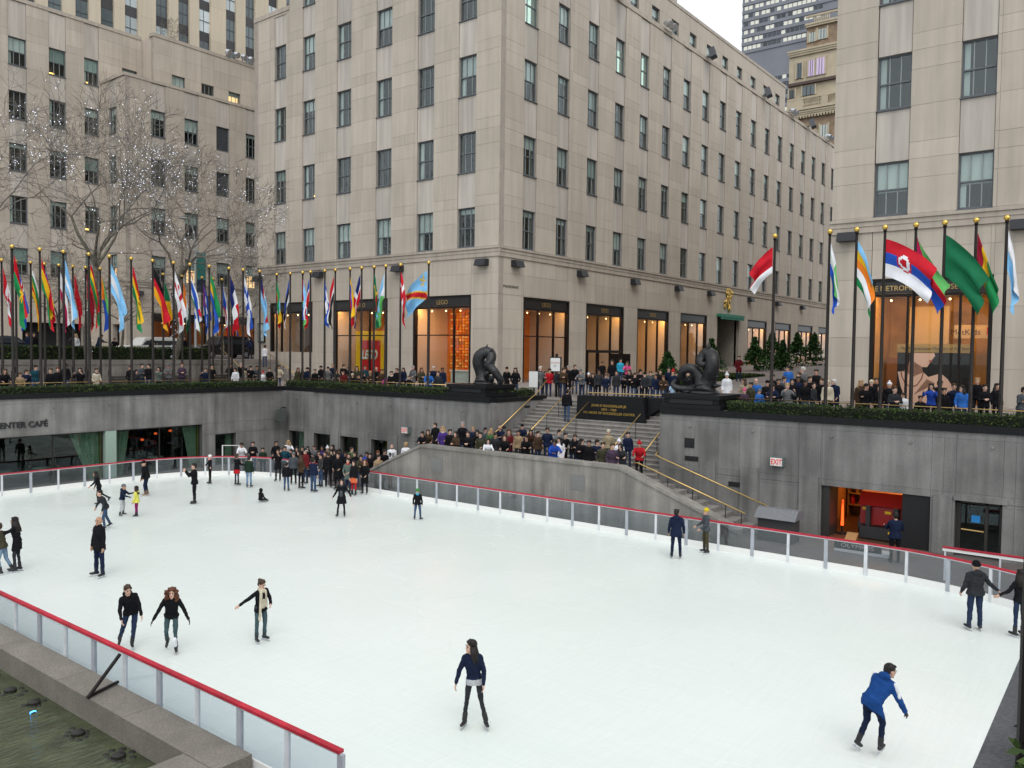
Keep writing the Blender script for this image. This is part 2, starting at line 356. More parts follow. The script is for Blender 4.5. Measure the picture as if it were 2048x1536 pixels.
# ================================================================ SUNKEN PLAZA WALLS
def stonewall(e, F, u0, u1, z0, z1, holes, ul, zl, m, core, d1=.55, gap=.004, name='granite_panel'):
    c = MB()
    for a, b, q, r in cells(u0, u1, z0, z1, holes, ul, zl):
        F.box(name, m, a + gap, b - gap, 0, .06, q + gap, r - gap, e)
        F.mbox(c, core, a, b, .02, d1, q, r)
    return c.build('wall_core', e)
FN = Face('S', 43.7); FE = Face('W', 32.4)
nw = empty('plaza_wall', 'grey granite wall with the café name and big café windows', 'wall', (18, 43.7, 0))
HN = [(10.6, 15.6, -.1, 2.55), (15.98, 26.75, -.1, 2.55), (27.6, 29.0, .0, 1.9)]
stonewall(nw, FN, 2, 32.4, 0, 4.4, HN, [5, 7.6, 10.3, 13.1, 15.8, 18.6, 21.4, 24.1, 26.95, 29.6], [1.95, 2.6, 4.16], GRAN, GRANC)
ew = empty('plaza_wall', 'long dark granite wall around the stairs and the machine garage', 'wall', (32.4, 20, 0))
HE = [(41.55, 43.07, -.1, 1.87), (39.05, 40.61, -.1, 1.87), (36.54, 38.11, -.1, 1.87), (34.07, 35.42, -.1, 1.87), (6.0, 9.84, -.1, 2.0), (3.76, 5.21, -.1, 1.98), (16.85, 26.5, -.1, 4.5)]
stonewall(ew, FE, -14, 43.7, 0, 4.4, HE, [-11, -8, -5, -2, 1, 3.4, 5.6, 9.9, 10.75, 12.3, 13.2, 14.1, 15.2, 27.6, 30.4, 33.2, 35.7, 38.4, 41.1], [2.25, 4.16], GRAN, GRANC)
for a, b, z in ((40.72, 41.42, 2.2), (38.22, 38.92, 2.2), (35.55, 36.4, 2.2), (33.2, 33.95, 2.2), (9.95, 10.68, 2.3), (12.35, 13.1, 2.42), (14.2, 14.9, 2.5), (5.3, 5.9, 2.1)):
    FE.box('pilaster', GRAN, a, b, -.07, -.002, .01, z, ew)
FE.box('lintel', GRAN, 3.6, 5.24, -.05, -.002, 1.985, 2.18, ew)
for y in (1.5, 4.1, 6.7, 9.5, 12.6, 15.4, 28.4, 31.0, 33.8, 36.6, 39.2, 42.2):
    n = MB(); n.tube([(32.4, y, 3.92), (32.33, y, 3.92)], [.05, .04], GRANL, 8); n.build('wall_stud', ew)
for x in (10, 12.8, 15.7, 18.5, 21.3, 24, 26.7, 29.3, 31.6):
    n = MB(); n.tube([(x, 43.7, 3.92), (x, 43.63, 3.92)], [.045, .035], GRAN, 8); n.build('wall_stud', nw)
FE.box('vent', BLACK, 15.2, 15.65, -.02, .01, 3.0, 3.42, ew)
for a, b in zip([2, 5.5, 9, 12.5, 16, 19.5, 23, 26.5, 30], [5.5, 9, 12.5, 16, 19.5, 23, 26.5, 30, 32.39]): FN.box('coping', BLKG, a + .004, b - .004, -.07, .42, 4.402, 4.65, nw)
for lo, hi in ((-14, 16.85), (26.5, 44.1)):
    n = max(1, round((hi - lo) / 3.4)); 
    for i in range(n): FE.box('coping', BLKG, lo + (hi - lo) * i / n + .004, lo + (hi - lo) * (i + 1) / n - .004, -.07 if lo < 0 or i < n - 1 else .0, .42, 4.402, 4.65, ew)
INK = M('sign_black', (.02, .02, .022), .4)
t = text('CENTER CAFÉ', .40, (18.2, 43.66, 3.0), 'S', INK, nw, ext=.025, bold=.008, align='RIGHT', sx=.98)
# café glazing
cafe = empty('cafe_glazing', 'wide dark café windows with pale green curtains', 'windows', (21, 43.8, 0))
CURT = M('green_curtain', (.46, .55, .45), .8, nz=(2, .1)); YEL = M('yellow_trim', (.42, .32, .05), .6)
FRM = M('cafe_frame', (.03, .028, .025), .5)
for a, b in ((10.6, 15.6), (15.98, 21.08), (21.70, 26.75), (27.6, 29.0)):
    zt = 2.55 if b < 27 else 1.9
    FN.box('glass_pane', DGLS, a, b, .30, .312, .02, zt, cafe)
    for u in (a, (a + b) / 2 if b < 27 else a, b - .06): FN.box('mullion', FRM, u, u + .06, .26, .36, .0, zt, cafe)
    n = MB(); FN.mbox(n, FRM, a, b, .26, .36, zt - .08, zt); FN.mbox(n, DARK, a - .2, b + .2, 3.8, 3.9, 0, 2.7); FN.mbox(n, DARK, a - .2, b + .2, .6, 3.9, 2.7, 2.75); n.build('interior', cafe)
def curtain(u0t, u1t, u0b, u1b, zt, F, e, d=.42, m=None):
    n = MB(); k = 22; top = []; bot = []
    for i in range(k + 1):
        t = i / k; dd = d + .05 * math.sin(i * 2.3)
        top.append(F.P(u0t + (u1t - u0t) * t, dd, zt)); bot.append(F.P(u0b + (u1b - u0b) * t, dd, .02))
    mid = []
    for i in range(k): n.poly([top[i], top[i + 1], bot[i + 1], bot[i]], m or CURT)
    return n.build('curtain', e, smooth=True)
curtain(19.4, 20.95, 20.4, 20.95, 2.5, FN, cafe); curtain(21.85, 22.6, 21.85, 22.2, 2.5, FN, cafe); curtain(25.7, 26.6, 26.2, 26.6, 2.5, FN, cafe); curtain(28.5, 28.95, 28.5, 28.95, 1.85, FN, cafe)
boxo('yellow_strip', YEL, (20.96, 44.05, 0), (21.04, 44.1, 2.5), cafe); boxo('yellow_strip', YEL, (26.62, 44.05, 0), (26.69, 44.1, 2.5), cafe)
boxo('column', M('pale_green_column', (.30, .40, .34), .5), (21.10, 43.72, 0), (21.69, 44.2, 2.54), cafe)
LAMPR = M('red_lamp', (1., .12, .03), emit=1.2)
for x, z in ((23.0, 2.0), (23.9, 1.75), (24.7, 2.05), (25.6, 2.15)):
    n = MB(); n.tube([(x, 45.2, 2.68), (x, 45.2, z + .1)], .008, BLACK, 4); n.ball((x, 45.2, z), (.10, .10, .07), LAMPR, 8, 5); o = n.build('pendant_lamp')
    tag(o, 'small red pendant lamp inside the dark café window, ' + {23.0: 'leftmost', 23.9: 'lowest', 24.7: 'third from left', 25.6: 'rightmost'}[x], 'lamp', 'red pendant lamps inside the café')
TBL = M('tablecloth_aqua', (.35, .5, .5), .7)
for i, x in enumerate((16.6, 18.4, 22.9, 24.6)):
    n = MB(); n.tube([(x, 45.0, 0), (x, 45.0, .7)], .04, BLACK, 6); n.tube([(x, 45, .7), (x, 45, .74)], .42, TBL, 14); n.tube([(x, 45, 0), (x, 45, .03)], .2, BLACK, 10)
    tag(n.build('cafe_table'), 'small round café table behind the glass, ' + ['leftmost', 'second from left', 'third from left', 'rightmost'][i] + ' of four', 'table', 'café tables')
# recessed doors of the east wall
dd = empty('wall_doorways', 'row of four dark doorways with curtains in the granite wall behind the crowd', 'doors', (32.6, 38.5, 0))
for i, (a, b, z) in enumerate(((41.55, 43.07, 1.87), (39.05, 40.61, 1.87), (36.54, 38.11, 1.87), (34.07, 35.42, 1.87))):
    FE.box('glass_pane', DGLS, a, b, .30, .31, 0, z, dd)
    n = MB(); FE.mbox(n, FRM, a, a + .07, .24, .36, 0, z); FE.mbox(n, FRM, b - .07, b, .24, .36, 0, z); FE.mbox(n, FRM, a, b, .24, .36, z - .07, z); n.build('door_frame', dd)
    n = MB(); FE.mbox(n, DARK, a - .1, b + .1, 1.6, 1.7, 0, 2); n.build('interior', dd)
    curtain(a + .25, b - .5 if i == 0 else a + .6, a + .25, b - .5 if i == 0 else a + .6, z - .05, FE, dd, .45, CURT if i == 0 else YEL)
ex = M('exit_face', (.75, .70, .66), .4, emit=.05); exr = M('exit_red', (.60, .03, .03), .4, emit=.15); exb = M('exit_box', (.12, .15, .15), .5)
for y, z, lab in ((11.54, 2.59, 'lit red EXIT sign on the granite wall above the litter box'), (32.42, 2.42, 'lit red EXIT sign on the wall above the corner crowd')):
    e = empty('exit_sign', lab, 'sign', (32.3, y, z))
    boxo('housing', exb, (32.14, y - .27, z), (32.39, y + .27, z + .37), e); boxo('face', ex, (32.125, y - .22, z + .03), (32.138, y + .24, z + .34), e)
    text('EXIT', .30, (32.12, y, z + .085), 'W', exr, e, ext=.004, bold=.004, sx=.72)
e = empty('loudspeaker', 'grey box loudspeaker hung in the corner of the granite walls', 'speaker', (31.9, 43.2, 2.4))
SPK = M('speaker_grey', (.07, .08, .075), .6)
n = MB(); n.box((31.55, 42.85, 2.45), (32.05, 43.3, 3.2), SPK); n.prism([(31.5, 2.5), (31.55, 2.5), (31.55, 3.15), (31.5, 3.1)], 'y', 42.9, 43.25, SPK); n.build('cabinet', e)
n = MB(); n.tube([(31.8, 43.1, 3.2), (32.1, 43.35, 3.3), (32.38, 43.4, 3.3)], .04, BLACK, 6); n.build('bracket', e)
# door with blue notice, garage
e = empty('glass_door', 'tall glass door with brass push bar and blue notice', 'door', (32.6, 4.5, 0))
FE.box('door_pane', DGLS, 3.86, 4.2, .28, .29, .02, 1.9, e); FE.box('door_pane', DGLS, 4.27, 5.05, .28, .29, .02, 1.9, e)
n = MB()
for u in (3.76, 4.2, 5.05): FE.mbox(n, FRM, u, u + (.10 if u < 5 else .16), .22, .34, 0, 1.97)
FE.mbox(n, FRM, 3.76, 5.21, .22, .34, 1.88, 1.98); FE.mbox(n, DARK, 3.5, 5.4, 2.5, 2.6, 0, 2.1); n.build('door_frame', e)
n = MB(); n.tube([(32.60, 4.32, .93), (32.58, 5.02, .95)], .028, BRASS, 8); n.build('push_bar', e)
FE.box('blue_notice', M('blue_notice', (.02, .22, .55), .5), 4.45, 4.72, .262, .275, 1.22, 1.47, e)
gar = empty('machine_garage', 'orange-lit garage opening in the granite wall', 'garage', (34, 8, 0))
GW = M('garage_wall', (.42, .20, .08), .8, nz=(1.2, .2)); GL = M('garage_lamp', (1., .42, .08), emit=17); HEAT = M('heater_glow', (1., .07, .01), emit=2.5)
n = MB(); FE.mbox(n, GW, 5.6, 10.3, 5.6, 5.7, 0, 3); FE.mbox(n, GW, 10.3, 10.4, .6, 5.7, 0, 3); FE.mbox(n, GW, 5.5, 5.6, .6, 5.7, 0, 3); FE.mbox(n, DARK, 5.5, 10.4, .6, 5.7, 3, 3.1); FE.mbox(n, M('garage_floor', (.10, .05, .03), .4), 5.5, 10.4, .05, 5.7, .004, .012); n.build('room', gar)
n = MB(); FE.mbox(n, GL, 6.2, 9.6, 3.6, 3.9, 2.9, 2.97); FE.mbox(n, GL, 6.2, 9.6, 1.6, 1.75, 2.93, 2.97); n.build('unseen_ceiling_lamp', gar)
n = MB(); FE.mbox(n, BLACK, 6.02, 6.95, .10, .17, 0, 1.98); FE.mbox(n, BLACK, 6.05, 6.12, .17, 1.1, 0, 1.98); n.build('door_leaf', gar)
n = MB(); FE.mbox(n, M('garage_leaf', (.03, .028, .026), .6), 9.55, 9.83, .1, 1.2, 0, 1.99); n.build('door_leaf', gar)
SHELF = M('garage_shelf', (.25, .14, .06), .7)
n = MB()
for z in (.5, 1.0, 1.5, 2.0): FE.mbox(n, SHELF, 8.4, 10.2, 4.9, 5.5, z, z + .05)
for u in (8.4, 9.3, 10.15): FE.mbox(n, SHELF, u, u + .05, 4.9, 5.5, 0, 2.2)
for k in range(9): FE.mbox(n, [GW, SHELF, RED][k % 3], 8.5 + k * .18, 8.62 + k * .18, 5.0, 5.3, 1.05 if k % 2 else .55, 1.3 if k % 2 else .9)
n.build('shelving', gar)
e = empty('radiant_heater', 'glowing red radiant heater standing in the garage', 'heater', (33.4, 9.3, 0))
n = MB(); n.tube([(33.4, 9.3, 0), (33.4, 9.3, .08), (33.4, 9.3, .1)], [.2, .2, .04], BLACK, 10); n.tube([(33.4, 9.3, .1), (33.4, 9.3, 1.3)], .035, BLACK, 6); n.build('stand', e)
n = MB(); n.tube([(33.4, 9.3, .35), (33.4, 9.3, 1.35)], [.06, .03], HEAT, 8); n.build('element', e)
# terrace below the camera
TER = empty('terrace', 'granite terrace edge at the near right corner', 'terrace', (4, -2, 0))
boxo('wall', GRAN, (-7, -8, 0), (10.2, .6, 4.1), TER)
for a, b in zip((-7, -4.2, -1.5, 1.2, 3.9, 5.35, 8.0), (-4.2, -1.5, 1.2, 3.9, 5.35, 8.0, 10.4)): boxo('coping', M('terrace_coping', (.085, .088, .095), .6, var=.06, spk=.25, nz=(2, .12)), (a + .004, .12, 4.102), (b - .004, .79, 4.4), TER)
boxo('deck', PAVE, (-7, -8, 4.102), (10.2, -.62, 4.2), TER)
n = MB(); n.tube([(6.05, .507, 4.3), (6.05, .507, 11.6)], [.075, .05], BRNZ, 12); tag(n.build('near_pole'), 'dark pole at the right edge of the view', 'pole')
n = MB(); n.tube([(5.25, .62, 4.4), (5.25, .62, 4.47), (5.25, .62, 4.52)], [.045, .04, .015], BRNZ, 10); tag(n.build('coping_light'), 'small dark fitting on the near granite coping', 'lamp')

# ================================================================ STAIRS AND PARAPET
TREAD = M('granite_tread_lit', (.26, .245, .225), .75, var=.08, nz=(3, .15), spk=.12)  # tread tone lighter than the risers, standing in for light from above
st = empty('staircase', 'grey granite stairs from the promenade down to a landing and two side flights', 'stairs', (32, 21.7, 0))
for i in range(1, 18):
    x = 32.0 + .312 * (i - 1); boxo('step', GRANT, (x, 16.87, max(1.3, 1.55 + .1706 * i - .5)), (x + .36 if i < 17 else 37.34, 26.48, 1.55 + .1706 * i - .045), st); boxo('tread', TREAD, (x - .03, 16.875, 1.55 + .1706 * i - .044), (x + .345 if i < 17 else 37.33, 26.475, 1.55 + .1706 * i - (.004 if i == 17 else 0)), st)
for a, b in zip((16.5, 19.1, 21.7, 24.3), (19.1, 21.7, 24.3, 26.9)): boxo('landing_slab', GRANT, (28.66, a + .004, 1.2), (31.99, b - .004, 1.55), st)
for i in range(1, 10):
    z = 1.55 - .172 * i
    if z > .01:
        boxo('step', GRANT, (28.66, 16.5 - .52 * i, 0), (32.32, 16.49 - .52 * (i - 1), z), st); boxo('step', GRANT, (28.66, 26.91 + .52 * (i - 1), 0), (32.32, 26.9 + .52 * i, z), st)
n = MB(); n.box((32.405, 26.49, 0), (37.3, 26.95, 4.398), GRAN); n.build('side_wall', st); n = MB(); n.box((32.405, 16.4, 0), (37.3, 16.86, 4.398), GRAN); n.build('side_wall', st); n = MB(); n.box((37.35, 16.9, 0), (37.9, 26.45, 4.2), GRANC); n.build('stair_core', st)
n = MB(); n.box((32.83, 26.45, 4.402), (37.3, 26.95, 4.62), BLKG); n.build('side_coping', st); n = MB(); n.box((32.83, 16.4, 4.402), (37.3, 16.9, 4.62), BLKG); n.build('side_coping', st)
for u in ((33.2, 3.0), (35.3, 4.0)): boxo('vent', BLACK, (u[0], 26.485, u[1]), (u[0] + .5, 26.499, u[1] + .13), st)
for y, z in ((15.0, 2.45), (13.0, 1.55)): FE.box('vent', BLACK, y, y + .62, -.03, -.001, z, z + .2, st)
pp = empty('granite_parapet', 'speckled granite parapet wall hiding the stair landing, with sloping ends', 'wall', (28.4, 21.9, 0))
knots = [(11.45, .70), (13.3, 1.42), (16.4, 2.55), (18.9, 2.55), (22.0, 2.55), (24.9, 2.55), (27.3, 2.55), (29.3, 1.72), (31.3, .82)]
for (a, za), (b, zb) in zip(knots, knots[1:]):
    n = MB(); n.prism([(a + .005, 0), (b - .005, 0), (b - .005, zb - .13), (a + .005, za - .13)], 'x', 28.18, 28.62, GRANL); n.build('panel', pp)
    n = MB(); n.prism([(a + .003, za - .126), (b - .003, zb - .126), (b - .003, zb), (a + .003, za)], 'x', 28.12, 28.67, GRANL); n.build('coping', pp)
for y in (18.0, 25.9): boxo('inset_panel', M('inset_granite', (.17, .168, .165), .7, spk=.2), (28.168, y, 1.35), (28.179, y + .75, 2.0), pp)
pq = empty('memorial_block', 'polished black memorial block with gilt inscription in the stairs', 'monument', (35.9, 21.4, 3.6))
n = MB(); n.prism([(19.3, 3.5), (23.35, 3.5), (23.3, 4.82), (19.45, 4.86)], 'x', 35.6, 36.3, BLKG); n.prism([(18.4, 4.55), (19.35, 3.9), (19.35, 4.84), (18.6, 4.84)], 'x', 35.9, 36.6, BLKG); n.build('block', pq)
n = MB(); n.tube([(35.95, 22.9, 4.97), (35.95, 18.6, 4.99)], .028, BRASS, 8); n.tube([(35.95, 22.5, 4.8), (35.95, 22.5, 4.97)], .02, BRASS, 6); n.tube([(35.95, 19.6, 4.8), (35.95, 19.6, 4.97)], .02, BRASS, 6); n.build('brass_rail', pq)
n = MB(); n.ball((35.59, 21.4, 4.62), (.02, .10, .13), BLKG, 10, 7); n.build('portrait_relief', pq)
for s_, z in (('JOHN D ROCKEFELLER JR', 4.30), ('1874 – 1960', 4.11), ('FOUNDER OF ROCKEFELLER CENTER', 3.92)): text(s_, .17, (35.59, 21.4, z), 'W', GOLD, pq, ext=.006, sx=1.05)
def handrail(pts, posts, label, r=.03):
    e = empty('handrail', label, 'handrail', pts[0]); n = MB(); n.tube(pts, r, BRASS, 8); n.build('rail', e, smooth=True)
    for p, zb in posts: q = MB(); q.tube([(p[0], p[1], zb), p], .016, BLACK, 6); q.build('post', e)
def cz(x): return 1.55 + max(0, (x - 31.9)) / .312 * .1706
for y, xa, xb, lab, po in ((26.38, 31.9, 37.1, 'brass handrail along the left side wall of the central stairs', 0), (24.4, 32.0, 37.0, 'long brass handrail on black posts, left on the central stairs', 1), (22.6, 32.0, 35.6, 'short brass handrail just left of the black memorial block', 1), (19.2, 32.0, 34.9, 'short brass handrail just right of the black memorial block', 1), (17.5, 32.0, 36.4, 'brass handrail on black posts at the right side of the central stairs', 1)):
    pts = [(xa, y, cz(xa) + .92), (xb, y, cz(xb) + .92)]
    if not po: pts = [(31.9, y, 2.45), (35.6, y, cz(35.6) + .9), (36.2, y, cz(36.2) + .85), (37.2, y, cz(37.2) + 1.05)]
    handrail(pts, [((x, y, cz(x) + .9), cz(x) - .05) for x in [xa + .35 + k * 1.05 for k in range(int((xb - xa) / 1.05) + 1) if xa + .35 + k * 1.05 < xb]] if po else [], lab)
handrail([(30.2, 16.9, 2.42), (30.2, 16.7, 2.45), (30.2, 12.0, .92)], [((30.2, y, 2.45 - (16.7 - y) * .3255), max(0, 1.55 - .33 * max(0, 16.5 - y))) for y in (16.6, 15.3, 14.2, 12.8, 12.15)], 'brass handrail on black posts down the right-hand side flight')
handrail([(32.5, 16.95, 2.75), (32.15, 16.9, 2.6), (32.15, 16.7, 2.5), (32.15, 11.6, .88)], [((32.15, 11.75, .9), 0)], 'brass handrail fixed to the wall above the right-hand side flight')
n = MB(); gm = M('bin_granite', (.16, .165, .175), .6, spk=.3); gk = M('bin_dark', (.05, .05, .052), .6)
e = empty('litter_box', 'granite litter box with sloping lid beside the side flight', 'bin', (30.6, 10.8, 0))
n.box((30.2, 10.15, 0), (30.9, 11.5, .86), gk); n.build('body', e); n = MB(); n.prism([(30.05, .88), (30.95, .88), (30.95, 1.08), (30.75, 1.22), (30.45, 1.22)], 'y', 10.05, 11.6, gm); n.build('lid', e)
for y0, y1, lab, ysgn in ((26.9, 29.7, 'left', 1), (14.1, 16.9, 'right', -1)):
    e = empty('pedestal', f'black granite pedestal under the {lab} bronze sea creature', 'pedestal', (33.9, (y0 + y1) / 2, 4.65))
    boxo('plinth', BLKG, (32.46, y0, 4.652), (35.2, y1, 4.85), e); boxo('die', BLKG, (32.62, y0 + .12, 4.852), (35.05, y1 - .12, 5.1), e); boxo('cap', BLKG, (32.52, y0 + .04, 5.102), (35.15, y1 - .04, 5.28), e)
    boxo('recess', BLACK, (32.6, y0 + .4, 4.88), (32.618, y1 - .4, 5.07), e)
e = empty('mat_board', 'flat pale promotional board lying behind the rink barrier', 'board', (30.6, 7.5, 0))
boxo('board', M('pale_board', (.42, .42, .43), .6), (30.3, 6.9, .012), (31.0, 8.7, .12), e)
text('OLYMPUS', .2, (30.28, 7.9, .20), 'W', M('faded_white', (.32, .32, .32), .6), e, ext=.004, sx=1.3); boxo('sign_back', BLACK, (30.30, 7.1, .122), (30.34, 8.7, .40), e)
# retaining wall with brackets behind the north walk
rw = empty('retaining_wall', 'pale granite retaining wall behind the seated onlookers', 'wall', (18, 52.8, 4.2))
FR = Face('S', 52.8)
for i in range(17):
    a = -6 + i * 2.37; FR.box('granite_panel', GRANL, a + .006, a + 2.364, 0, .3, 4.21, 5.88, rw); FR.box('coping', GRANL, a + .004, a + 2.366, -.04, .34, 5.884, 6.2, rw)
e = empty('side_steps', 'granite steps from the street down to the plaza by the left shop', 'stairs', (37.3, 53.5, 4.2))
for i in range(11): boxo('step', GRANT, (34.5, 54.6 - .34 * (i + 1) - (.0 if i else 0), 4.1), (39.8, 54.59 - .34 * i, 6.19 - .18 * (i + 1)), e)
handrail([(34.9, 54.6, 7.05), (34.9, 51.0, 5.1)], [((34.9, 54.4, 6.95), 6.0), ((34.9, 52.7, 6.0), 5.0), ((34.9, 51.1, 5.15), 4.2)], 'brass handrail on the steps near the parked black car')
handrail([(38.6, 53.9, 6.7), (38.6, 50.3, 5.1)], [((38.6, 53.6, 6.55), 5.6), ((38.6, 52.0, 5.85), 4.9), ((38.6, 50.5, 5.2), 4.55)], 'brass handrail on the steps beside the left shop window')
def brassfence(pts, label):
    e = empty('brass_rail', label, 'railing', pts[0]); n = MB(); n.tube(pts, .022, BRASS, 7); n.build('rail', e, smooth=True)
    (a, b) = pts; k = max(2, int((Vector(b) - Vector(a)).length / 2.1))
    for i in range(k + 1):
        p = Vector(a).lerp(Vector(b), (i + .15) / (k + .3)); q = MB(); q.tube([(p.x, p.y, 4.2), tuple(p)], .015, BLACK, 6); q.build('post', e)
brassfence([(6, 44.95, 5.12), (32.9, 44.95, 5.12)], 'thin brass rail behind the left hedge'); brassfence([(33.75, 44.7, 5.14), (33.75, 30.1, 5.14)], 'thin brass rail behind the middle hedge'); brassfence([(33.75, 13.9, 5.16), (33.75, -8, 5.16)], 'thin brass rail behind the right hedge')
# ================================================================ BUILDINGS
BLIND = M('pale_blind', (.60, .66, .63), .7, var=.2); BLINDG = M('green_blind', (.34, .44, .41), .7, var=.2)
WARM = M('warm_lamp', (1., .48, .1), emit=5); WARMP = M('lit_ceiling', (1., .62, .3), emit=1.2); COOLP = M('lit_room', (.62, .80, .70), emit=.75); SILL = M('window_sill', (.10, .11, .125), .6)
ROOMD = M('office_room', (.045, .045, .043), .9, var=.4)
FRAMES = {}; MUNT = M('window_muntin_sheen', (.27, .30, .30), .5)  # bars paler than the frame steel, reflected light put into the colour
def frame_mesh(w, h, style):
    k = (round(w, 2), round(h, 2), style)
    if k in FRAMES: return FRAMES[k]
    n = MB(); f = .075; d0, d1 = .19, .29
    n.box((0, d0, 0), (f, d1, h), STEEL); n.box((w - f, d0, 0), (w, d1, h), STEEL); n.box((f, d0, h - f), (w - f, d1, h), STEEL); n.box((f, d0, 0), (w - f, d1, .11), STEEL)
    if style != 'vent':
        n.box((f, d0 - .015, h * .475), (w - f, d1, h * .475 + .07), STEEL)
        for t in ((1 / 3, 2 / 3) if style == 6 else ()): n.box((w * t - .022, d0 + .012, .11), (w * t + .022, d1 - .02, h - f), MUNT)
    else:
        k2 = int(h / .13)
        for i in range(k2): n.box((f, d0 + .02, .1 + i * .13), (w - f, d1 - .03, .16 + i * .13), STEEL)
    me = n.mesh('window_frame'); FRAMES[k] = me; return me
def win(parent, F, u0, u1, z0, z1, style=6, blind=None, lit=0):
    w, h = u1 - u0, z1 - z0
    o = bpy.data.objects.new('window', frame_mesh(w, h, style))
    base = Matrix.Translation(Vector(F.P(u1 if F.o == 'W' else u0, 0, z0)) - Vector(parent.location)) @ (Matrix.Rotation(-math.pi / 2, 4, 'Z') if F.o == 'W' else Matrix())
    o.matrix_local = base; link(o, parent)
    def ch(name, m, a, b):
        c = bpy.data.objects.new(name, cube(m)); c.location = a; c.scale = [q - p for p, q in zip(a, b)]; return link(c, o)
    if style == 'vent': ch('backing', BLACK, (.02, .30, .02), (w - .02, .33, h - .02)); return o
    f = .07; xs = [f, w / 3, 2 * w / 3, w - f] if style == 6 else [f, w - f]
    for a, b in zip(xs, xs[1:]):
        for c, d in ((.10, h * .475), (h * .475 + .07, h - f)): ch('pane', GLS, (a, .235, c), (b, .243, d))
    ch('sill', SILL, (-.03, -.03, -.05), (w + .03, .19, -.002))
    if blind is None: blind = random.choice((0, 0, .3, .5, .55, .15))
    if blind: ch('blind', random.choice((BLIND, BLIND, BLINDG)), (.06, .30, h * (1 - blind)), (w - .06, .31, h - .04))
    if random.random() < .5: ch('curtain', BLIND, (.05, .32, .08), (w * .22, .34, h - .06))
    ch('room', ROOMD, (-.3, 1.15, -.3), (w + .3, 1.2, h + .3))
    if lit: ch('lamp', WARM, (w * .2, .9, h * .12), (w * .55, 1.0, h * .17)) if lit == 1 else ch('lit_ceiling', WARMP if lit == 2 else COOLP, (.02, .55, .05), (w - .02, .6, h - .05))
    return o
def stones(e, F, u0, u1, z0, z1, holes, zl, far=1e9, split=2.0, name='stone_block', mat=None):
    c = MB(); farm = MB(); m = mat or LIME
    for a, b, q, r in cells(u0, u1, z0, z1, holes, (), zl):
        F.mbox(c, LIMC, a, b, .025, .5, q, r)
        parts = [(a, b)]
        if b - a > split:
            k = max(1, round((b - a) / 2.6)); cut = [a] + [a + (b - a) * (i + 1) / (k + 1) + random.uniform(-.3, .3) for i in range(k)] + [b]
            if random.random() < .6 or k > 1: parts = list(zip(cut, cut[1:]))
        for p, s in parts:
            off = random.uniform(0, .006)
            if p > far: F.mbox(farm, m, p + .006, s - .006, off, .06, q + .006, r - .006)
            else: F.box(name, m, p + .006, s - .006, off, .06, q + .006, r - .006, e)
    c.build('wall_core', e)
    if farm.f: tag(farm.build('stone_facing', e), kind='stuff')
def spandrels(e, F, cols, rows, h, ztop):
    for a, b in cols:
        for i, z in enumerate(rows):
            t = rows[i + 1] if i + 1 < len(rows) else ztop
            if t - (z + h) > .2: F.box('spandrel', LIMB, a + .02, b - .02, .05, .10, z + h + .004, t - .055, e)
def ledge(e, F, u0, u1, z):
    F.box('ledge', LIMT, u0, u1, -.10, .02, z, z + .22, e); F.box('ledge', LIMT, u0, u1, -.16, .02, z + .224, z + .36, e); F.box('ledge', LIMT, u0, u1, -.07, .02, z - .28, z - .004, e)
SIGNBK = M('sign_band', (.016, .015, .015), .3, spec=.6)
SPOT = M('spot_lamp', (1., .72, .35), emit=5); WRET = M('shop_white_wall', (.62, .58, .52), .7)
def store(e, F, u0, u1, z0, z1, sign, mull, back, lamp=4., depth=3.4, trans=None, retL=.0, retR=.0, tx=.42, ceil=True, signm=None):
    n = MB(); f = .16
    F.mbox(n, BRNZ, u0, u0 + f, .02, .32, z0, z1); F.mbox(n, BRNZ, u1 - f, u1, .02, .32, z0, z1); F.mbox(n, BRNZ, u0 + f, u1 - f, .02, .32, z1 - .12, z1); F.mbox(n, BRNZ, u0 + f, u1 - f, .04, .32, z1 - .82, z1 - .70)
    n.build('shop_frame', e)
    F.box('sign_band', SIGNBK, u0 + f, u1 - f, .10, .2, z1 - .69, z1 - .125, e)
    if sign: text(sign, tx, F.P((u0 + u1) / 2, .09, z1 - .55), F.o, signm or BRASS, e, ext=.012, sx=.95)
    us = [u0 + f] + list(mull) + [u1 - f]
    for u in mull: F.box('mullion', BRNZ, u - .045, u + .045, .10, .26, z0, z1 - .825, e)
    if trans: F.box('transom', BRNZ, u0 + f, u1 - f, .11, .25, trans, trans + .07, e)
    for a, b in zip(us, us[1:]): F.box('shop_pane', SHOPG, a, b, .17, .18, z0 + .02, z1 - .83, e)
    n = MB(); zt = z1 - .7
    F.mbox(n, back, u0 - .2, u1 + .2, depth, depth + .1, z0, zt); F.mbox(n, back if not retR else WRET, u0, u0 + .1, .35, depth, z0, zt); F.mbox(n, back if not retL else WRET, u1 - .1, u1, .35, depth, z0, zt)
    F.mbox(n, M('shop_floor', (.22, .15, .09), .4), u0, u1, .33, depth, z0 - .1, z0); F.mbox(n, WRET, u0, u1, .33, depth, zt + .004, zt + .1)
    n.build('shop_interior', e)
    if ceil:
        n = MB(); k = max(2, int((u1 - u0) / 1.1)); lm = M('shop_fill_lamp_%d' % int(lamp * 10), (1., .48, .14), emit=lamp * 3.8)
        F.mbox(n, lm, u0 + .3, u1 - .3, .36, .62, zt - .06, zt); n.build('unseen_ceiling_lamp', e)  # unseen glowing strip behind the sign band, added to light the interior
        n = MB()
        for i in range(k): n.ball(F.P(u0 + (u1 - u0) * (i + .5) / k, 1.2, zt - .22), .05, SPOT, 8, 5)
        n.build('spot_lamp', e)
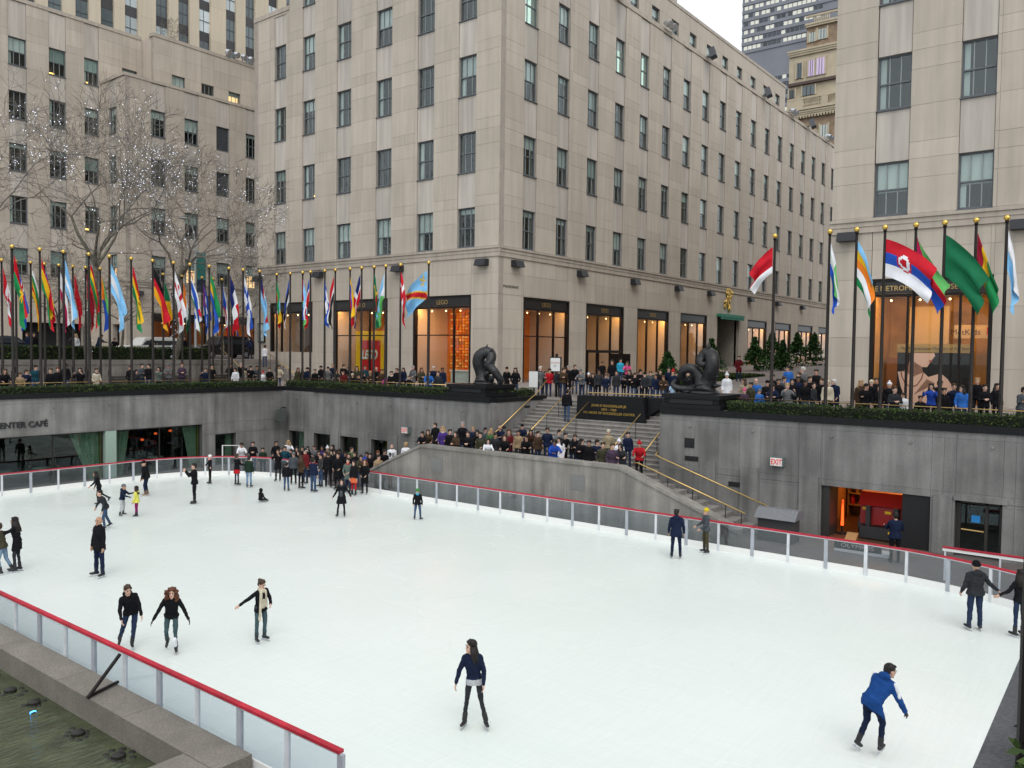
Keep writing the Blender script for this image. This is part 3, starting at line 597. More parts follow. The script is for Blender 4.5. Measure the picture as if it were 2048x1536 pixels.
def wall_lamp(e, F, u, z, s=1.):
    n = MB(); m = M('lamp_black', (.02, .021, .025), .5)
    pr = [(-.35, .42), (.02, .42), (.02, 0), (-.52, 0)] if True else None
    if F.o == 'W': n.prism([(F.c + a * s, z + b * s) for a, b in pr], 'y', u - .42 * s, u + .42 * s, m)
    else:
        i = len(n.v); n.v += [(u - .42 * s, F.c + a * s, z + b * s) for a, b in pr] + [(u + .42 * s, F.c + a * s, z + b * s) for a, b in pr]; k = n.mat(m)
        for f in ((0, 1, 2, 3), (7, 6, 5, 4), (0, 4, 5, 1), (1, 5, 6, 2), (2, 6, 7, 3), (3, 7, 4, 0)): n.f.append(tuple(i + q for q in f)); n.mi.append(k)
    return n.build('wall_lamp', e)
ROWS = [13.7, 18.5, 23.36, 28.18]; WH = 2.55
# ---------------- corner building (LEGO shop)
A = empty('office_building', 'big limestone corner building with the toy shop at street level', 'building', (46, 42, 4.9))
FA = Face('W', 40.0); FB = Face('S', 32.2)
AC = [(34.18, 35.68), (37.84, 39.36), (41.83, 43.40), (46.03, 47.61), (50.1, 51.57), (53.62, 55.05)]
zc = sorted([z + k * 1.607 for z in ROWS for k in range(3)] + [34.6, 36.2, 6.0, 7.25, 8.5, 9.75, 10.68, 12.0, 13.3])
rowsA = ROWS + [33.0]
holes = [(a, b, z, z + WH) for a, b in AC for z in ROWS] + [(a, b, 33.0, 35.55) for a, b in AC[:5]] + [(50.3, 55.6, 6.82, 10.67), (42.1, 47.9, 4.4, 10.67), (34.42, 39.62, 4.4, 10.67)]
holes += [(a, b, z + WH, t) for a, b in AC for z, t in zip(rowsA, rowsA[1:] + [37.0]) if not (a > 53 and z > 30)]
stones(A, FA, 32.2, 53.2, 4.3, 37.0, holes, zc); stones(A, FA, 53.2, 57.7, 4.3, 33.2, holes, zc)
spandrels(A, FA, AC[:5], rowsA, WH, 37.0); spandrels(A, FA, AC[5:], ROWS, WH, 33.2)
c = MB()
for a, b in AC:
    for z, t in zip(rowsA, rowsA[1:] + [37.0]):
        if a > 53 and z > 30: continue
        FA.mbox(c, LIMC, a, b, .10, .5, z + WH, min(t, 33.2 if a > 53 else 99))
for i in range(19):
    a = 42.45 + 3.77 * i
    for z, t in zip(ROWS, ROWS[1:] + [33.4]): FB.mbox(c, LIMC, a, a + 1.44, .10, .5, z + WH, t)
c.build('spandrel_core', A)
for a, b in AC:
    for k, z in enumerate(rowsA):
        if a > 53 and z > 30: continue
        win(A, FA, a, b, z, z + WH, 6, {0: .5, 1: .0}.get(k) if random.random() < .8 else None, 1 if (k, round(a)) in ((3, 46), (1, 50)) else 0)
ledge(A, FA, 32.1, 57.8, 13.3)
store(A, FA, 34.42, 39.62, 4.75, 10.67, 'LEGO', (36.0, 38.3), M('shop_orange', (.60, .20, .02), .7, nz=(1.5, .2)), 8., trans=8.05, retL=1)
store(A, FA, 42.1, 47.9, 4.75, 10.67, 'LEGO', (44.1, 46.2), M('shop_amber', (.40, .19, .05), .7, nz=(1.5, .2)), 5., trans=8.05, retL=1)
store(A, FA, 50.3, 55.6, 6.82, 10.67, '', (51.9, 54.3), M('shop_brown', (.12, .07, .04), .7, nz=(2, .3)), 2.2, retL=1)
# wall of little coloured bricks behind the right toy window
cols = [M('brick_%d' % i, c_, .5, emit=.12) for i, c_ in enumerate(((.8, .3, .04), (.9, .45, .06), (.75, .12, .02), (.9, .6, .2), (.5, .2, .05)))]  # faint glow added to plain bricks, no light source
n = MB(); rnd = random.Random(3)
for i in range(16):
    for j in range(22):
        y = 34.75 + i * .28; z = 5.3 + j * .205; n.box((43.25, y, z), (43.38, y + .15, z + .12), cols[rnd.randrange(5)])
tag(n.build('toy_brick_grid', A), kind='stuff')
n = MB(); cm = M('counter_mint', (.55, .66, .60), .4); n.box((41.0, 34.9, 4.76), (41.7, 37.0, 5.7), cm); n.box((40.9, 34.85, 5.7), (41.8, 37.05, 5.78), WHITE); n.build('counter', A)
# big logo panel
lg = empty('logo_panel', 'big yellow and red toy logo panel inside the shop window', 'sign', (40.65, 44.6, 4.8))
YLW = M('logo_yellow', (.80, .50, .01), .4); LRED = M('logo_red', (.55, .012, .012), .4)
boxo('yellow_board', YLW, (40.66, 43.15, 4.76), (40.85, 46.15, 8.42), lg); boxo('red_board', LRED, (40.63, 43.5, 5.05), (40.658, 45.6, 7.75), lg)
text('LEGO', .86, (40.615, 44.60, 6.42), 'W', YLW, lg, ext=.004, bold=.075, sx=.74, shear=.22); text('LEGO', .86, (40.605, 44.60, 6.42), 'W', BLACK, lg, ext=.004, bold=.05, sx=.74, shear=.22); text('LEGO', .86, (40.595, 44.60, 6.42), 'W', WHITE, lg, ext=.004, bold=.022, sx=.74, shear=.22)
# poster on the left pier
e = empty('poster_case', 'dark framed poster case on the pier left of the first shop window', 'poster', (39.95, 56.6, 7.6))
boxo('case', BRNZ, (39.90, 56.2, 7.55), (39.995, 57.1, 9.1), e); boxo('poster', M('poster_face', (.42, .47, .46), .4, nz=(5, .5)), (39.885, 56.3, 7.65), (39.898, 57.0, 9.0), e)
# south side
BC = [(42.45 + 3.77 * i, 42.45 + 3.77 * i + 1.44) for i in range(19)]
BS = [(42.65, 48.05), (50.2, 55.62), (57.72, 63.18), (65.35, 70.8), (73.07, 78.3), (80.5, 85.8), (88.3, 93.3), (95.56, 100.85), (103.2, 108.4)]
holes = [(a, b, z, z + WH) for a, b in BC for z in ROWS] + [(a, b, z + WH, t) for a, b in BC for z, t in zip(ROWS, ROWS[1:] + [33.4])] + [(a, b, 4.2, 10.63) for a, b in BS]
stones(A, FB, 40.5, 112, 4.3, 33.4, holes, zc, far=72, split=2.9)
spandrels(A, FB, BC, ROWS, WH, 33.4)
for i, (a, b) in enumerate(BC):
    for k, z in enumerate(ROWS):
        win(A, FB, a, b, z, z + WH, 6 if i < 6 else 2, None, 3 if (k == 3 and i in (0, 3, 4)) else 0)
ledge(A, FB, 40.1, 112, 13.3)
SB = [M('shop_orange', (.55, .20, .03)), M('shop_yellow', (.50, .34, .06), .7, nz=(1, .3)), M('shop_gold', (.60, .42, .10), .7, nz=(1, .3)), M('shop_tan', (.40, .22, .09), .7, nz=(1.5, .3))]
for i, (a, b) in enumerate(BS):
    g = gx(a) + .05
    if i == 4: continue
    store(A, FB, a, b, g, 10.63, 'LEGO' if i < 3 else '', (a + (b - a) * .34, a + (b - a) * .68), [SB[0], SB[1], SB[2], SB[3], SB[1], SB[3], SB[0], SB[2], SB[3]][i], [3., 4., 7., 4.5, 4, 6, 5, 5, 5][i], trans=8.05 if i == 0 else (7.1 if i == 1 else None), retR=0, retL=1)
# shop door with awning bar
dr = empty('shop_doors', 'dark bronze shop doors standing open below the second promenade window', 'doors', (52.9, 32.3, 5.3))
n = MB()
for u in (50.4, 51.9, 53.6, 55.3): FB.mbox(n, BRNZ, u, u + .12, -.05, .06, 5.25, 7.1)
FB.mbox(n, BRNZ, 50.4, 55.42, -.06, .08, 7.05, 7.25); n.build('door_frame', dr)
n = MB(); FB.mbox(n, BRNZ, 53.7, 53.78, -1.0, -.05, 5.3, 7.0); FB.mbox(n, BRNZ, 54.9, 54.98, -1.0, -.05, 5.3, 7.0); n.build('door_leaf', dr)
# entrance with green canopy and gilt emblem
n = MB(); FB.mbox(n, DARK, 73.0, 78.4, 3.0, 3.1, 5.6, 10.7); FB.mbox(n, LIMC, 73.0, 73.07, .3, 3, 5.6, 10.7); FB.mbox(n, LIMC, 78.3, 78.4, .3, 3, 5.6, 10.7); n.build('entrance', A)
GRN = M('copper_green', (.04, .22, .15), .6); n = MB(); FB.mbox(n, GRN, 72.9, 78.4, -.5, .3, 10.63, 10.9)
for k in range(22): FB.mbox(n, GRN, 72.92 + k * .25, 73.08 + k * .25, -.48, -.42, 10.4, 10.63)
n.build('canopy', A)
n = MB(); rnd = random.Random(8)
for k in range(48): t = rnd.random(); n.ball((75.5 + rnd.gauss(0, .42) * (1.15 - .5 * t), 32.1 + .05 * rnd.random(), 11.4 + 1.9 * t), (.12 + .16 * rnd.random(), .09, .10 + .16 * rnd.random()), GOLD, 8, 5)
tag(n.build('gilt_emblem', A, smooth=True), 'gilded carved emblem above the green canopy')
text('P R O M E N A D E', .24, (41.3, 32.19, 11.1), 'S', INK, A, ext=.01, sx=.80)
for u in (33.4, 40.95, 49.43, 57.0): wall_lamp(A, FA, u, 12.45)
for u in (41.7, 49.3, 56.94, 64.5, 71.06, 80.66, 88.5, 96.5): wall_lamp(A, FB, u, 12.45)
# masses, roofs and setbacks
n = MB()
n.box((41.4, 33.6, 11), (112, 57.6, 33.2), DARK); n.box((45.2, 37.2, 4), (111, 57.5, 11), DARK); n.box((41.4, 33.6, 33.2), (52, 53.1, 46), DARK); n.build('building_core', A)
n = MB(); FA.mbox(n, LIMT, 53.2, 57.75, -.05, .6, 33.2, 33.55); n.box((40.0, 57.2, 4.3), (112, 57.7, 33.2), LIMC); n.box((40.5, 53.1, 33.21), (52, 53.2, 46), LIMC); FB.mbox(n, LIMT, 52, 112.2, -.06, .7, 33.4, 33.75); n.box((40.05, 32.25, 37.0), (52, 53.15, 46), LIME); n.build('parapet', A)
F2 = Face('S', 35.4); h2 = [(a, b, 35.3, 37.7) for a, b in BC if 52 < a < 97]
stones(A, F2, 52, 98.5, 33.4, 39.1, h2, [35.3, 37.7], far=0)
for a, b in BC:
    if 52 < a < 97: win(A, F2, a, b, 35.3, 37.7, 2, .3)
n = MB(); F2.mbox(n, LIMT, 51.9, 98.6, -.05, .6, 39.1, 39.4); n.box((52, 36.9, 33.3), (98.4, 57, 39.0), DARK); n.box((98.2, 35.9, 33.3), (98.5, 57, 39.1), LIME)
n.box((52, 39.2, 39), (77.3, 56, 64), LIME); n.build('setback', A)
FLAMP = M('flood_metal', (.07, .075, .085), .5); SILV = M('lamp_silver', (.6, .62, .65), .25, metal=.8)
for x in (53.6, 69.4, 83.0, 97.0):
    n = MB(); mt = Matrix.Translation((x, 31.7, 33.9)) @ Matrix.Rotation(.5, 4, 'Y') @ Matrix.Rotation(-.4, 4, 'X'); n.box((-.22, -.4, -.6), (.22, .15, .6), FLAMP, mt); n.tube([(x, 32.0, 33.7), (x, 32.4, 33.75)], .06, BLACK, 5); n.build('flood_lamp', A)
for x in (61.3, 91.0, 104.0):
    for k in (0, .8):
        n = MB(); n.tube([(x + k, 31.6, 33.9), (x + k + .1, 32.0, 34.1), (x + k + .2, 32.3, 34.2)], [.30, .28, .12], SILV, 9); n.build('flood_lamp', A)
# ---------------- right building (museum shop)
Rb = empty('office_building', 'limestone building at the right with the museum shop window', 'building', (46, 0, 4.9))
FRr = Face('W', 40.0); RC = [(8.72, 10.15), (5.4, 6.75), (2.05, 3.4), (-1.3, .05), (-4.7, -3.3)]; RR = [13.42, 18.2, 22.95, 27.7]; RH = 2.43
holes = [(a, b, z, z + RH) for a, b in RC for z in RR] + [(a, b, z + RH, t) for a, b in RC for z, t in zip(RR, RR[1:] + [33.0])] + [(5.25, 10.17, 4.4, 10.57)]
stones(Rb, FRr, -12, 12.0, 4.3, 33.0, holes, sorted([z + k * 1.585 for z in RR for k in range(3)] + [6.55, 7.9, 9.2, 10.57, 11.9, 13.0]))
spandrels(Rb, FRr, RC, RR, RH, 33.0)
c = MB()
for a, b in RC:
    for z, t in zip(RR, RR[1:] + [33.0]): FRr.mbox(c, LIMC, a, b, .10, .5, z + RH, t)
c.box((41.4, -12, 11), (110, 10.8, 33), DARK); c.box((45.2, -12, 4), (110, 11, 11), DARK); c.build('building_core', Rb)
n = MB(); n.box((40.5, 11.5, 4.3), (110, 12.0, 33.2), LIME); n.build('side_wall', Rb)
for a, b in RC:
    for k, z in enumerate(RR): win(Rb, FRr, a, b, z, z + RH, 6, .55 if k == 0 else 0, 0)
ledge(Rb, FRr, -12, 12.06, 13.0)
SM = M('shop_cream_gold', (.55, .36, .13), .7, nz=(.8, .2))
store(Rb, FRr, 5.25, 10.17, 4.75, 10.57, 'THE METROPOLITAN MUSEUM OF ART', (6.5, 8.6), SM, 6.5, tx=.33)
for u in (11.22, 4.28): wall_lamp(Rb, FRr, u, 12.35)
ms = empty('shop_display', 'pale display wall with lettering inside the museum shop window', 'display', (41.5, 7.5, 4.8))
CRM = M('display_cream', (.62, .50, .28), .6); INKB = M('display_ink', (.08, .06, .04), .5); INKR = M('display_red', (.55, .06, .02), .5)
boxo('header_band', M('header_tan', (.50, .33, .11), .6), (40.78, 6.05, 7.24), (40.84, 9.15, 7.62), ms); text('The Metropolitan Museum of Art Store', .19, (40.77, 7.55, 7.36), 'W', INKB, ms, ext=.003, sx=.95)
boxo('panel', CRM, (41.9, 5.3, 7.9), (42.0, 7.0, 8.5), ms); text('MetKids', .36, (41.89, 6.55, 8.06), 'W', INKB, ms, ext=.003); text('M', .5, (41.89, 5.55, 8.05), 'W', INKR, ms, ext=.003); boxo('panel', CRM, (42.4, 7.3, 7.6), (42.5, 9.0, 9.4), ms)
boxo('shelf', M('shelf_wood', (.28, .13, .04), .5), (42.2, 9.05, 4.8), (42.6, 9.9, 7.0), ms); boxo('pedestal', M('ped_gold', (.7, .36, .06), .5, emit=.25), (41.2, 6.3, 4.75), (41.6, 6.6, 5.6), ms)
# poster: lower half of a face, neck, shoulder and a red necklace (flat print)
ps = empty('poster', 'large shop poster of a bare neck and shoulder with a red necklace', 'poster', (40.7, 7.6, 4.8))
PBK = M('poster_black', (.012, .010, .010), .4); PSK = M('poster_skin_glow', (.66, .42, .31), .5, emit=.18); PSH = M('poster_shadow', (.36, .19, .13), .5); PRD = M('poster_red', (.16, .02, .02), .4); PLI = M('poster_lip', (.45, .09, .07), .5)  # printed skin given a glow of its own to brighten the dim poster
boxo('backing', PBK, (40.70, 6.1, 4.77), (40.74, 9.1, 7.22), ps)
def flatp(pts, m, x, name):
    n = MB(); n.poly([(x, y, z) for y, z in pts], m); return n.build(name, ps, fix=False)
def PP(*L): return [(9.08 - (a - 1110) * .00537, 7.21 - (b - 1150) * .0060) for a, b in L]
flatp(PP((1222, 1150), (1392, 1150), (1398, 1172), (1384, 1190)), PSK, 40.694, 'face_print'); flatp(PP((1222, 1150), (1384, 1190), (1372, 1205), (1340, 1256), (1300, 1256), (1216, 1200)), PSK, 40.693, 'face_print')
flatp(PP((1222, 1150), (1216, 1200), (1300, 1256), (1312, 1300), (1240, 1340), (1150, 1300), (1195, 1240)), PSH, 40.692, 'neck_print')
flatp(PP((1112, 1296), (1150, 1290), (1240, 1330), (1312, 1296), (1352, 1330), (1445, 1300), (1445, 1560), (1205, 1560), (1140, 1410)), PSK, 40.691, 'chest_print'); flatp(PP((1445, 1300), (1500, 1345), (1575, 1455), (1600, 1560), (1445, 1560)), PSK, 40.6905, 'arm_print')
flatp(PP((1340, 1345), (1400, 1375), (1330, 1420), (1240, 1470)), PSH, 40.689, 'shadow_print'); flatp(PP((1350, 1206), (1376, 1203), (1380, 1212), (1362, 1224)), PLI, 40.688, 'lip_print')
n = MB(); pts = PP((1138, 1290), (1146, 1330), (1170, 1375), (1220, 1412), (1268, 1392), (1300, 1345), (1313, 1295))
for (a, b), (c_, d_) in zip(pts, pts[1:]):
    for t in range(6): n.ball((40.684, a + (c_ - a) * t / 6, b + (d_ - b) * t / 6), (.005, .03, .03), PRD, 6, 4)
n.build('necklace_print', ps)
# ---------------- left building across the street
Lb = empty('office_building', 'stepped limestone office building across the street behind the bare trees', 'building', (44, 84, 6.3))
FM, FW, FU, FX = Face('S', 84.0), Face('S', 79.2), Face('S', 81.7), Face('W', 40.3)
MC = [(21.2, 22.7), (24.7, 26.2), (28.25, 29.75), (31.85, 33.4), (35.4, 36.95), (38.7, 40.1)]; RL = ROWS + [33.1]
WC = [(42.95, 44.48), (46.55, 48.1), (50.2, 51.75), (53.8, 55.3), (57.4, 58.9), (61, 62.5)]
holes = [(a, b, z, z + WH) for a, b in MC for z in RL] + [(42.5, 44.05, 33.1, 35.65), (32.8, 38.4, 6.2, 9.3)]
zl = sorted([z + k * 1.607 for z in RL for k in range(3)] + [37.9, 7.8, 9.3, 10.8, 12.2, 13.3])
hs_ = holes + [(a, b, z + WH, t) for a, b in MC for z, t in zip(RL, RL[1:] + [39.0])]
stones(Lb, FM, 16, 44.6, 6.3, 39.0, hs_, zl, split=2.4)
spandrels(Lb, FM, MC, RL, WH, 39.0)
for a, b in MC:
    for k, z in enumerate(RL): win(Lb, FM, a, b, z, z + WH, 6, {4: .5, 0: .6}.get(k), 1 if (k == 4 and a > 34) or (k == 1 and a > 38) else (0))
win(Lb, FM, 42.5, 44.05, 33.1, 35.65, 6, .3)
hw = [(a, b, z, z + WH) for a, b in WC for z in ROWS] + [(42.9, 49.0, 6.2, 10.5), (50.2, 57.2, 6.2, 10.5), (58.4, 64, 6.2, 10.5)]
stones(Lb, FW, 40.8, 66, 6.3, 33.4, hw + [(a, b, z + WH, t) for a, b in WC for z, t in zip(ROWS, ROWS[1:] + [33.4])], zl, split=2.0)
spandrels(Lb, FW, WC, ROWS, WH, 33.4)
for i, (a, b) in enumerate(WC):
    for k, z in enumerate(ROWS): win(Lb, FW, a, b, z, z + WH, 'vent' if i == 2 and k in (2, 3) else 6, .45 if k in (0, 1) else None, 2 if k == 0 and i in (1, 3) else 0)
hx = [(80.9, 82.4, z, z + WH) for z in ROWS] + [(80.5, 81.9, 6.2, 9.3)]
stones(Lb, FX, 79.2, 84.0, 6.3, 33.4, hx + [(80.9, 82.4, z + WH, t) for z, t in zip(ROWS, ROWS[1:] + [33.4])], zl, split=9)
spandrels(Lb, FX, [(80.9, 82.4)], ROWS, WH, 33.4)
for k, z in enumerate(ROWS): win(Lb, FX, 80.9, 82.4, z, z + WH, 6, None, 2 if k == 0 else 0)
UC = [(46.6, 48.1), (50.0, 51.5), (53.3, 54.8), (56.8, 58.3)]
stones(Lb, FU, 44.6, 66, 33.4, 39.0, [(a, b, 33.1, 35.65) for a, b in UC], [35.65, 37.4], split=2.4)
for i, (a, b) in enumerate(UC): win(Lb, FU, a, b, 33.3, 35.65, 6, [.6, 0, .2, 0][i], [0, 0, 2, 0][i])
ledge(Lb, FM, 16, 40.2, 13.3); ledge(Lb, FW, 40.2, 66, 13.3); ledge(Lb, FX, 79.05, 83.8, 13.3)
c = MB()
for cs_, F_, rr2, tp in ((MC, FM, RL, 39.0), (WC, FW, ROWS, 33.4), ([(80.9, 82.4)], FX, ROWS, 33.4)):
    for a, b in cs_:
        for z, t in zip(rr2, rr2[1:] + [tp]): F_.mbox(c, LIMC, a, b, .10, .5, z + WH, t)
c.box((16, 85.3, 6), (44.5, 96, 39), DARK); c.box((41.6, 80.5, 11.5), (66, 85, 33.3), DARK); c.box((44.7, 82.9, 33.3), (66, 96, 38.9), DARK); c.box((44.62, 82.2, 33.4), (44.75, 84.6, 38.95), LIME); c.build('building_core', Lb)
n = MB(); FM.mbox(n, LIMT, 16, 44.55, -.06, .8, 39.0, 39.35); FW.mbox(n, LIMT, 40.2, 66, -.06, 2.6, 33.4, 33.7); FU.mbox(n, LIMT, 44.5, 66, -.06, .8, 39.0, 39.35); n.box((40.22, 79.3, 33.4), (44.6, 84, 33.69), LIMT); n.build('parapet', Lb)
store(Lb, FW, 42.9, 49.0, 6.3, 10.5, '', (45, 47), M('shop_dim', (.20, .10, .04), .7, nz=(1.5, .3)), 3.5); store(Lb, FW, 50.2, 57.2, 6.3, 10.5, '', (52.5, 55), M('shop_amber', (.4, .19, .05)), 4.)
for u in (20, 39.5): wall_lamp(Lb, FM, u, 12.2)
for u in (41.5, 45.4, 49.5): wall_lamp(Lb, FW, u, 12.2)
for x in (53.2, 54.25, 55.2, 56.1):
    n = MB(); n.tube([(x, 81.3, 39.7), (x - .1, 81.6, 39.85), (x, 82, 39.9)], [.36, .33, .14], SILV, 9); n.tube([(x, 81.9, 39.3), (x, 81.9, 39.8)], .04, BLACK, 5); n.build('flood_lamp', Lb)
# ---------------- pier-fronted tower behind it
Tw = empty('office_tower', 'pale stone tower with tall window strips, upper left behind the stepped building', 'tower', (58, 96, 39))
FT = Face('S', 96.0); PIER = M('tower_stone', (.60, .52, .40), .8, var=.05, streak=.06); TGL = M('tower_glass', (.10, .13, .14), .12, spec=.8, var=.5); TSP = M('tower_spandrel', (.06, .06, .062), .5, var=.3); TWL = M('tower_bright_pane', (.55, .62, .64), .2, var=.2)
ST = [(34.6, 36.1), (37.5, 39.0), (40.3, 41.8), (43.2, 44.7), (46.0, 47.55), (48.8, 50.4), (52.6, 54.2), (55.5, 57.0), (58.3, 59.9), (62.1, 63.6), (65.0, 66.5), (68.6, 70.1), (71.5, 73)]
us = [30] + [q for s_ in ST for q in s_] + [76]
for a, b in zip(us[::2], us[1::2]):
    for z in range(6): FT.box('stone_pier', PIER, a, b, -.25, .5, 38 + z * 4.2, 42.19 + z * 4.2, Tw)
rnd = random.Random(4)
for a, b in ST:
    for z in range(6):
        zz = 38.2 + z * 3.9
        w_ = FT.box('window', rnd.choice((TGL, TGL, TWL)), a, b, .12, .2, zz + 1.2, zz + 3.9, Tw); FT.box('spandrel', TSP, a, b, .08, .2, zz, zz + 1.19, Tw)
        FT.box('glazing_bar', STEEL, (a + b) / 2 - .03, (a + b) / 2 + .03, .07, .118, zz + 1.2, zz + 3.88, Tw); FT.box('glazing_bar', STEEL, a, b, .06, .117, zz + 2.5, zz + 2.57, Tw)
n = MB(); n.box((30, 96.5, 30), (76, 110, 64), DARK); n.build('building_core', Tw)
# ---------------- dark glass tower and ornate brick building, far right
Dt = empty('office_tower', 'dark steel and glass skyscraper with rows of pale lit windows', 'tower', (345, 120, 4))
DM = M('dark_steel_hazed', (.20, .21, .24), .5, spec=.5, nz=(.05, .15)); LITW = M('lit_office', (.62, .62, .54), emit=.24); DKW = M('dark_office', (.06, .07, .08), .15, var=.3); FD = Face('W', 340.0)  # steel colour lightened to stand in for distance haze
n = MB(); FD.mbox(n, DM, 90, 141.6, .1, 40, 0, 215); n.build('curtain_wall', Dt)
rnd = random.Random(6)
zr = [122 - 3.35 * i for i in range(7)] + [137 + 3.35 * i for i in range(12)]
for z in zr:
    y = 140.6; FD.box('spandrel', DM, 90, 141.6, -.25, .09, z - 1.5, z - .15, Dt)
    while y > 108:
        lit = rnd.random() < (.85 if z > 150 or y > 134 else .5); FD.box('window', LITW if lit else DKW, y - 1.55, y, -.02, .09, z, z + 1.5, Dt); y -= 1.9 if rnd.random() < .8 else 2.8
Bb = empty('ornate_building', 'ornate tan brick building with cornices and a balustraded balcony', 'building', (155, 48, 5))
BRK = M('tan_brick', (.30, .22, .15), .85, nz=(1.2, .25)); CRMs = M('cream_stone', (.50, .43, .31), .8, nz=(.6, .1)); LAV = M('lavender_blind', (.62, .50, .70), .6, emit=.15); FBb = Face('W', 150.0)
n = MB(); FBb.mbox(n, BRK, 30, 53.0, .4, 12, 5, 51); FBb.mbox(n, CRMs, 30, 53.4, .2, 12, 51.4, 62.3); FBb.mbox(n, BRK, 30, 50.4, .3, 12, 62.3, 66.4); n.build('wall', Bb)
def corn(z, u, k, t=.35):
    for i in range(k): FBb.box('cornice', CRMs, 30, u + .12 * i, -.12 * (i + 1), .3, z + t * i, z + t * (i + 1) - .01, Bb)
corn(61.2, 53.4, 3); corn(65.9, 50.5, 2); corn(50.3, 53.3, 3, .3); FBb.box('roof_band', M('brown_roof', (.10, .07, .06), .7), 30, 53.4, -.35, .2, 55.9, 56.4, Bb)
for i in range(22): FBb.box('modillion', CRMs, 42 + i * .52, 42.25 + i * .52, -.3, .2, 49.9, 50.29, Bb)
FBb.box('balcony_rail', CRMs, 42, 53.4, -.5, -.2, 53.2, 53.55, Bb); FBb.box('balcony_base', CRMs, 42, 53.4, -.5, .2, 51.3, 51.75, Bb); FBb.box('balcony_pier', CRMs, 50.5, 53.4, -.48, -.22, 51.75, 53.2, Bb); FBb.box('balcony_pier', CRMs, 46.2, 47.3, -.48, -.22, 51.75, 53.2, Bb)
for i in range(9):
    n = MB(); y = 47.5 + i * .36; n.tube([(149.65, y, 51.76), (149.65, y, 52.1), (149.65, y, 52.5), (149.65, y, 53.2)], [.08, .15, .08, .1], CRMs, 7); n.build('baluster', Bb)
for i in range(8):
    n = MB(); y = 46.4 + i * .36; n.tube([(149.9, y, 66.62), (149.9, y, 67.0), (149.9, y, 67.6)], [.08, .13, .07], CRMs, 7); n.build('baluster', Bb)
FBb.box('balcony_rail', CRMs, 44, 50.5, -.2, .1, 67.6, 67.95, Bb)
for u, v, z, t, m_ in ((51.0, 51.9, 57.2, 59.9, TGL), (48.8, 49.8, 57.2, 60.0, LAV), (47.0, 48.4, 57.2, 60.1, LAV), (48.6, 50.8, 53.9, 55.5, TGL), (52.2, 53.2, 53.9, 55.3, TGL), (48.8, 49.9, 63.3, 64.9, BLIND), (46.8, 48.3, 63.4, 65.2, BLIND), (49.2, 51.0, 44.8, 48.2, BLIND), (46.2, 47.5, 44.8, 48.2, BLIND)):
    FBb.box('window', m_, u, v, -.05 if z > 51 and z < 61 else .1, .22 if z > 51 else .38, z, t, Bb)
    for k in (1, 2): FBb.box('glazing_bar', FRM, u + (v - u) * k / 3 - .04, u + (v - u) * k / 3 + .04, -.1 if z > 51 and z < 61 else .04, -.052 if z > 51 and z < 61 else .098, z, t, Bb)
    FBb.box('surround', CRMs, u - .25, u - .02, -.12, .3, z - .1, t + .25, Bb); FBb.box('surround', CRMs, v + .02, v + .25, -.12, .3, z - .1, t + .25, Bb)
n = MB(); n.tube([(150.38, 48.4, 47.2), (150.25, 48.4, 47.2)], [.55, .5], CRMs, 14); n.build('roundel', Bb); FBb.box('string_course', CRMs, 30, 53.1, .05, .4, 44.2, 44.5, Bb)
# ================================================================ HEDGES
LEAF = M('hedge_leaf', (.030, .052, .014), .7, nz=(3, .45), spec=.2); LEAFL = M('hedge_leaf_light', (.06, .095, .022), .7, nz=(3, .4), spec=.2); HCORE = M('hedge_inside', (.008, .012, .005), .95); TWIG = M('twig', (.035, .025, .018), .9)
def leafcloud(n, pts, size, mats, rnd):
    for p in pts:
        s = size * rnd.uniform(.6, 1.3); a = Vector((rnd.gauss(0, 1), rnd.gauss(0, 1), rnd.gauss(0, 1))).normalized(); b = a.orthogonal().normalized(); c = a.cross(b)
        t = rnd.uniform(0, 6.3); b, c = b * math.cos(t) + c * math.sin(t), c * math.cos(t) - b * math.sin(t)
        n.poly([p - b * s, p + c * s * .45, p + b * s, p - c * s * .45], mats[0] if rnd.random() < .72 else mats[1])
def hedge(x0, x1, y0, y1, z0, z1, per_m, label, size=.05, seed=1):
    e = empty('hedge', label, 'hedge', ((x0 + x1) / 2, (y0 + y1) / 2, z0)); rnd = random.Random(seed); n = MB()
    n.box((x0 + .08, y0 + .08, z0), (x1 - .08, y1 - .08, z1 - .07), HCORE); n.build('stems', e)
    n = MB(); L = max(x1 - x0, y1 - y0); P = []
    for _ in range(int(per_m * L)):
        x, y = rnd.uniform(x0, x1), rnd.uniform(y0, y1); q = rnd.random()
        bumpy = .05 * noise.noise(Vector((x * 1.3, y * 1.3, seed))) + .03 * noise.noise(Vector((x * 4, y * 4, 3)))
        if q < .42: P.append(Vector((x, y, z1 + bumpy + rnd.uniform(-.07, .03))))
        else:
            z = rnd.uniform(z0 + .02, z1)
            if x1 - x0 > y1 - y0: y = (y0 if q < .8 else y1) + rnd.uniform(-.04, .05) + bumpy
            else: x = (x0 if q < .8 else x1) + rnd.uniform(-.04, .05) + bumpy
            P.append(Vector((x, y, z)))
    leafcloud(n, P, size, (LEAF, LEAFL), rnd); o = n.build('foliage', e, fix=False); return e
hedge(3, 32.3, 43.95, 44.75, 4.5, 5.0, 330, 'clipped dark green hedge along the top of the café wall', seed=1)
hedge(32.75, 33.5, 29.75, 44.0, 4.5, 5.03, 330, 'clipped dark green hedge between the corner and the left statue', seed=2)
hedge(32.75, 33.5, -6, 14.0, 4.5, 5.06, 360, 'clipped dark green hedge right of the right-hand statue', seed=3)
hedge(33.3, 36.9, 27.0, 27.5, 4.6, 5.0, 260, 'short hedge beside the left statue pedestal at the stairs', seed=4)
hedge(-4, 34.0, 54.3, 55.3, 6.1, 7.03, 300, 'tall dark hedge along the street behind the flagpoles', size=.07, seed=5)
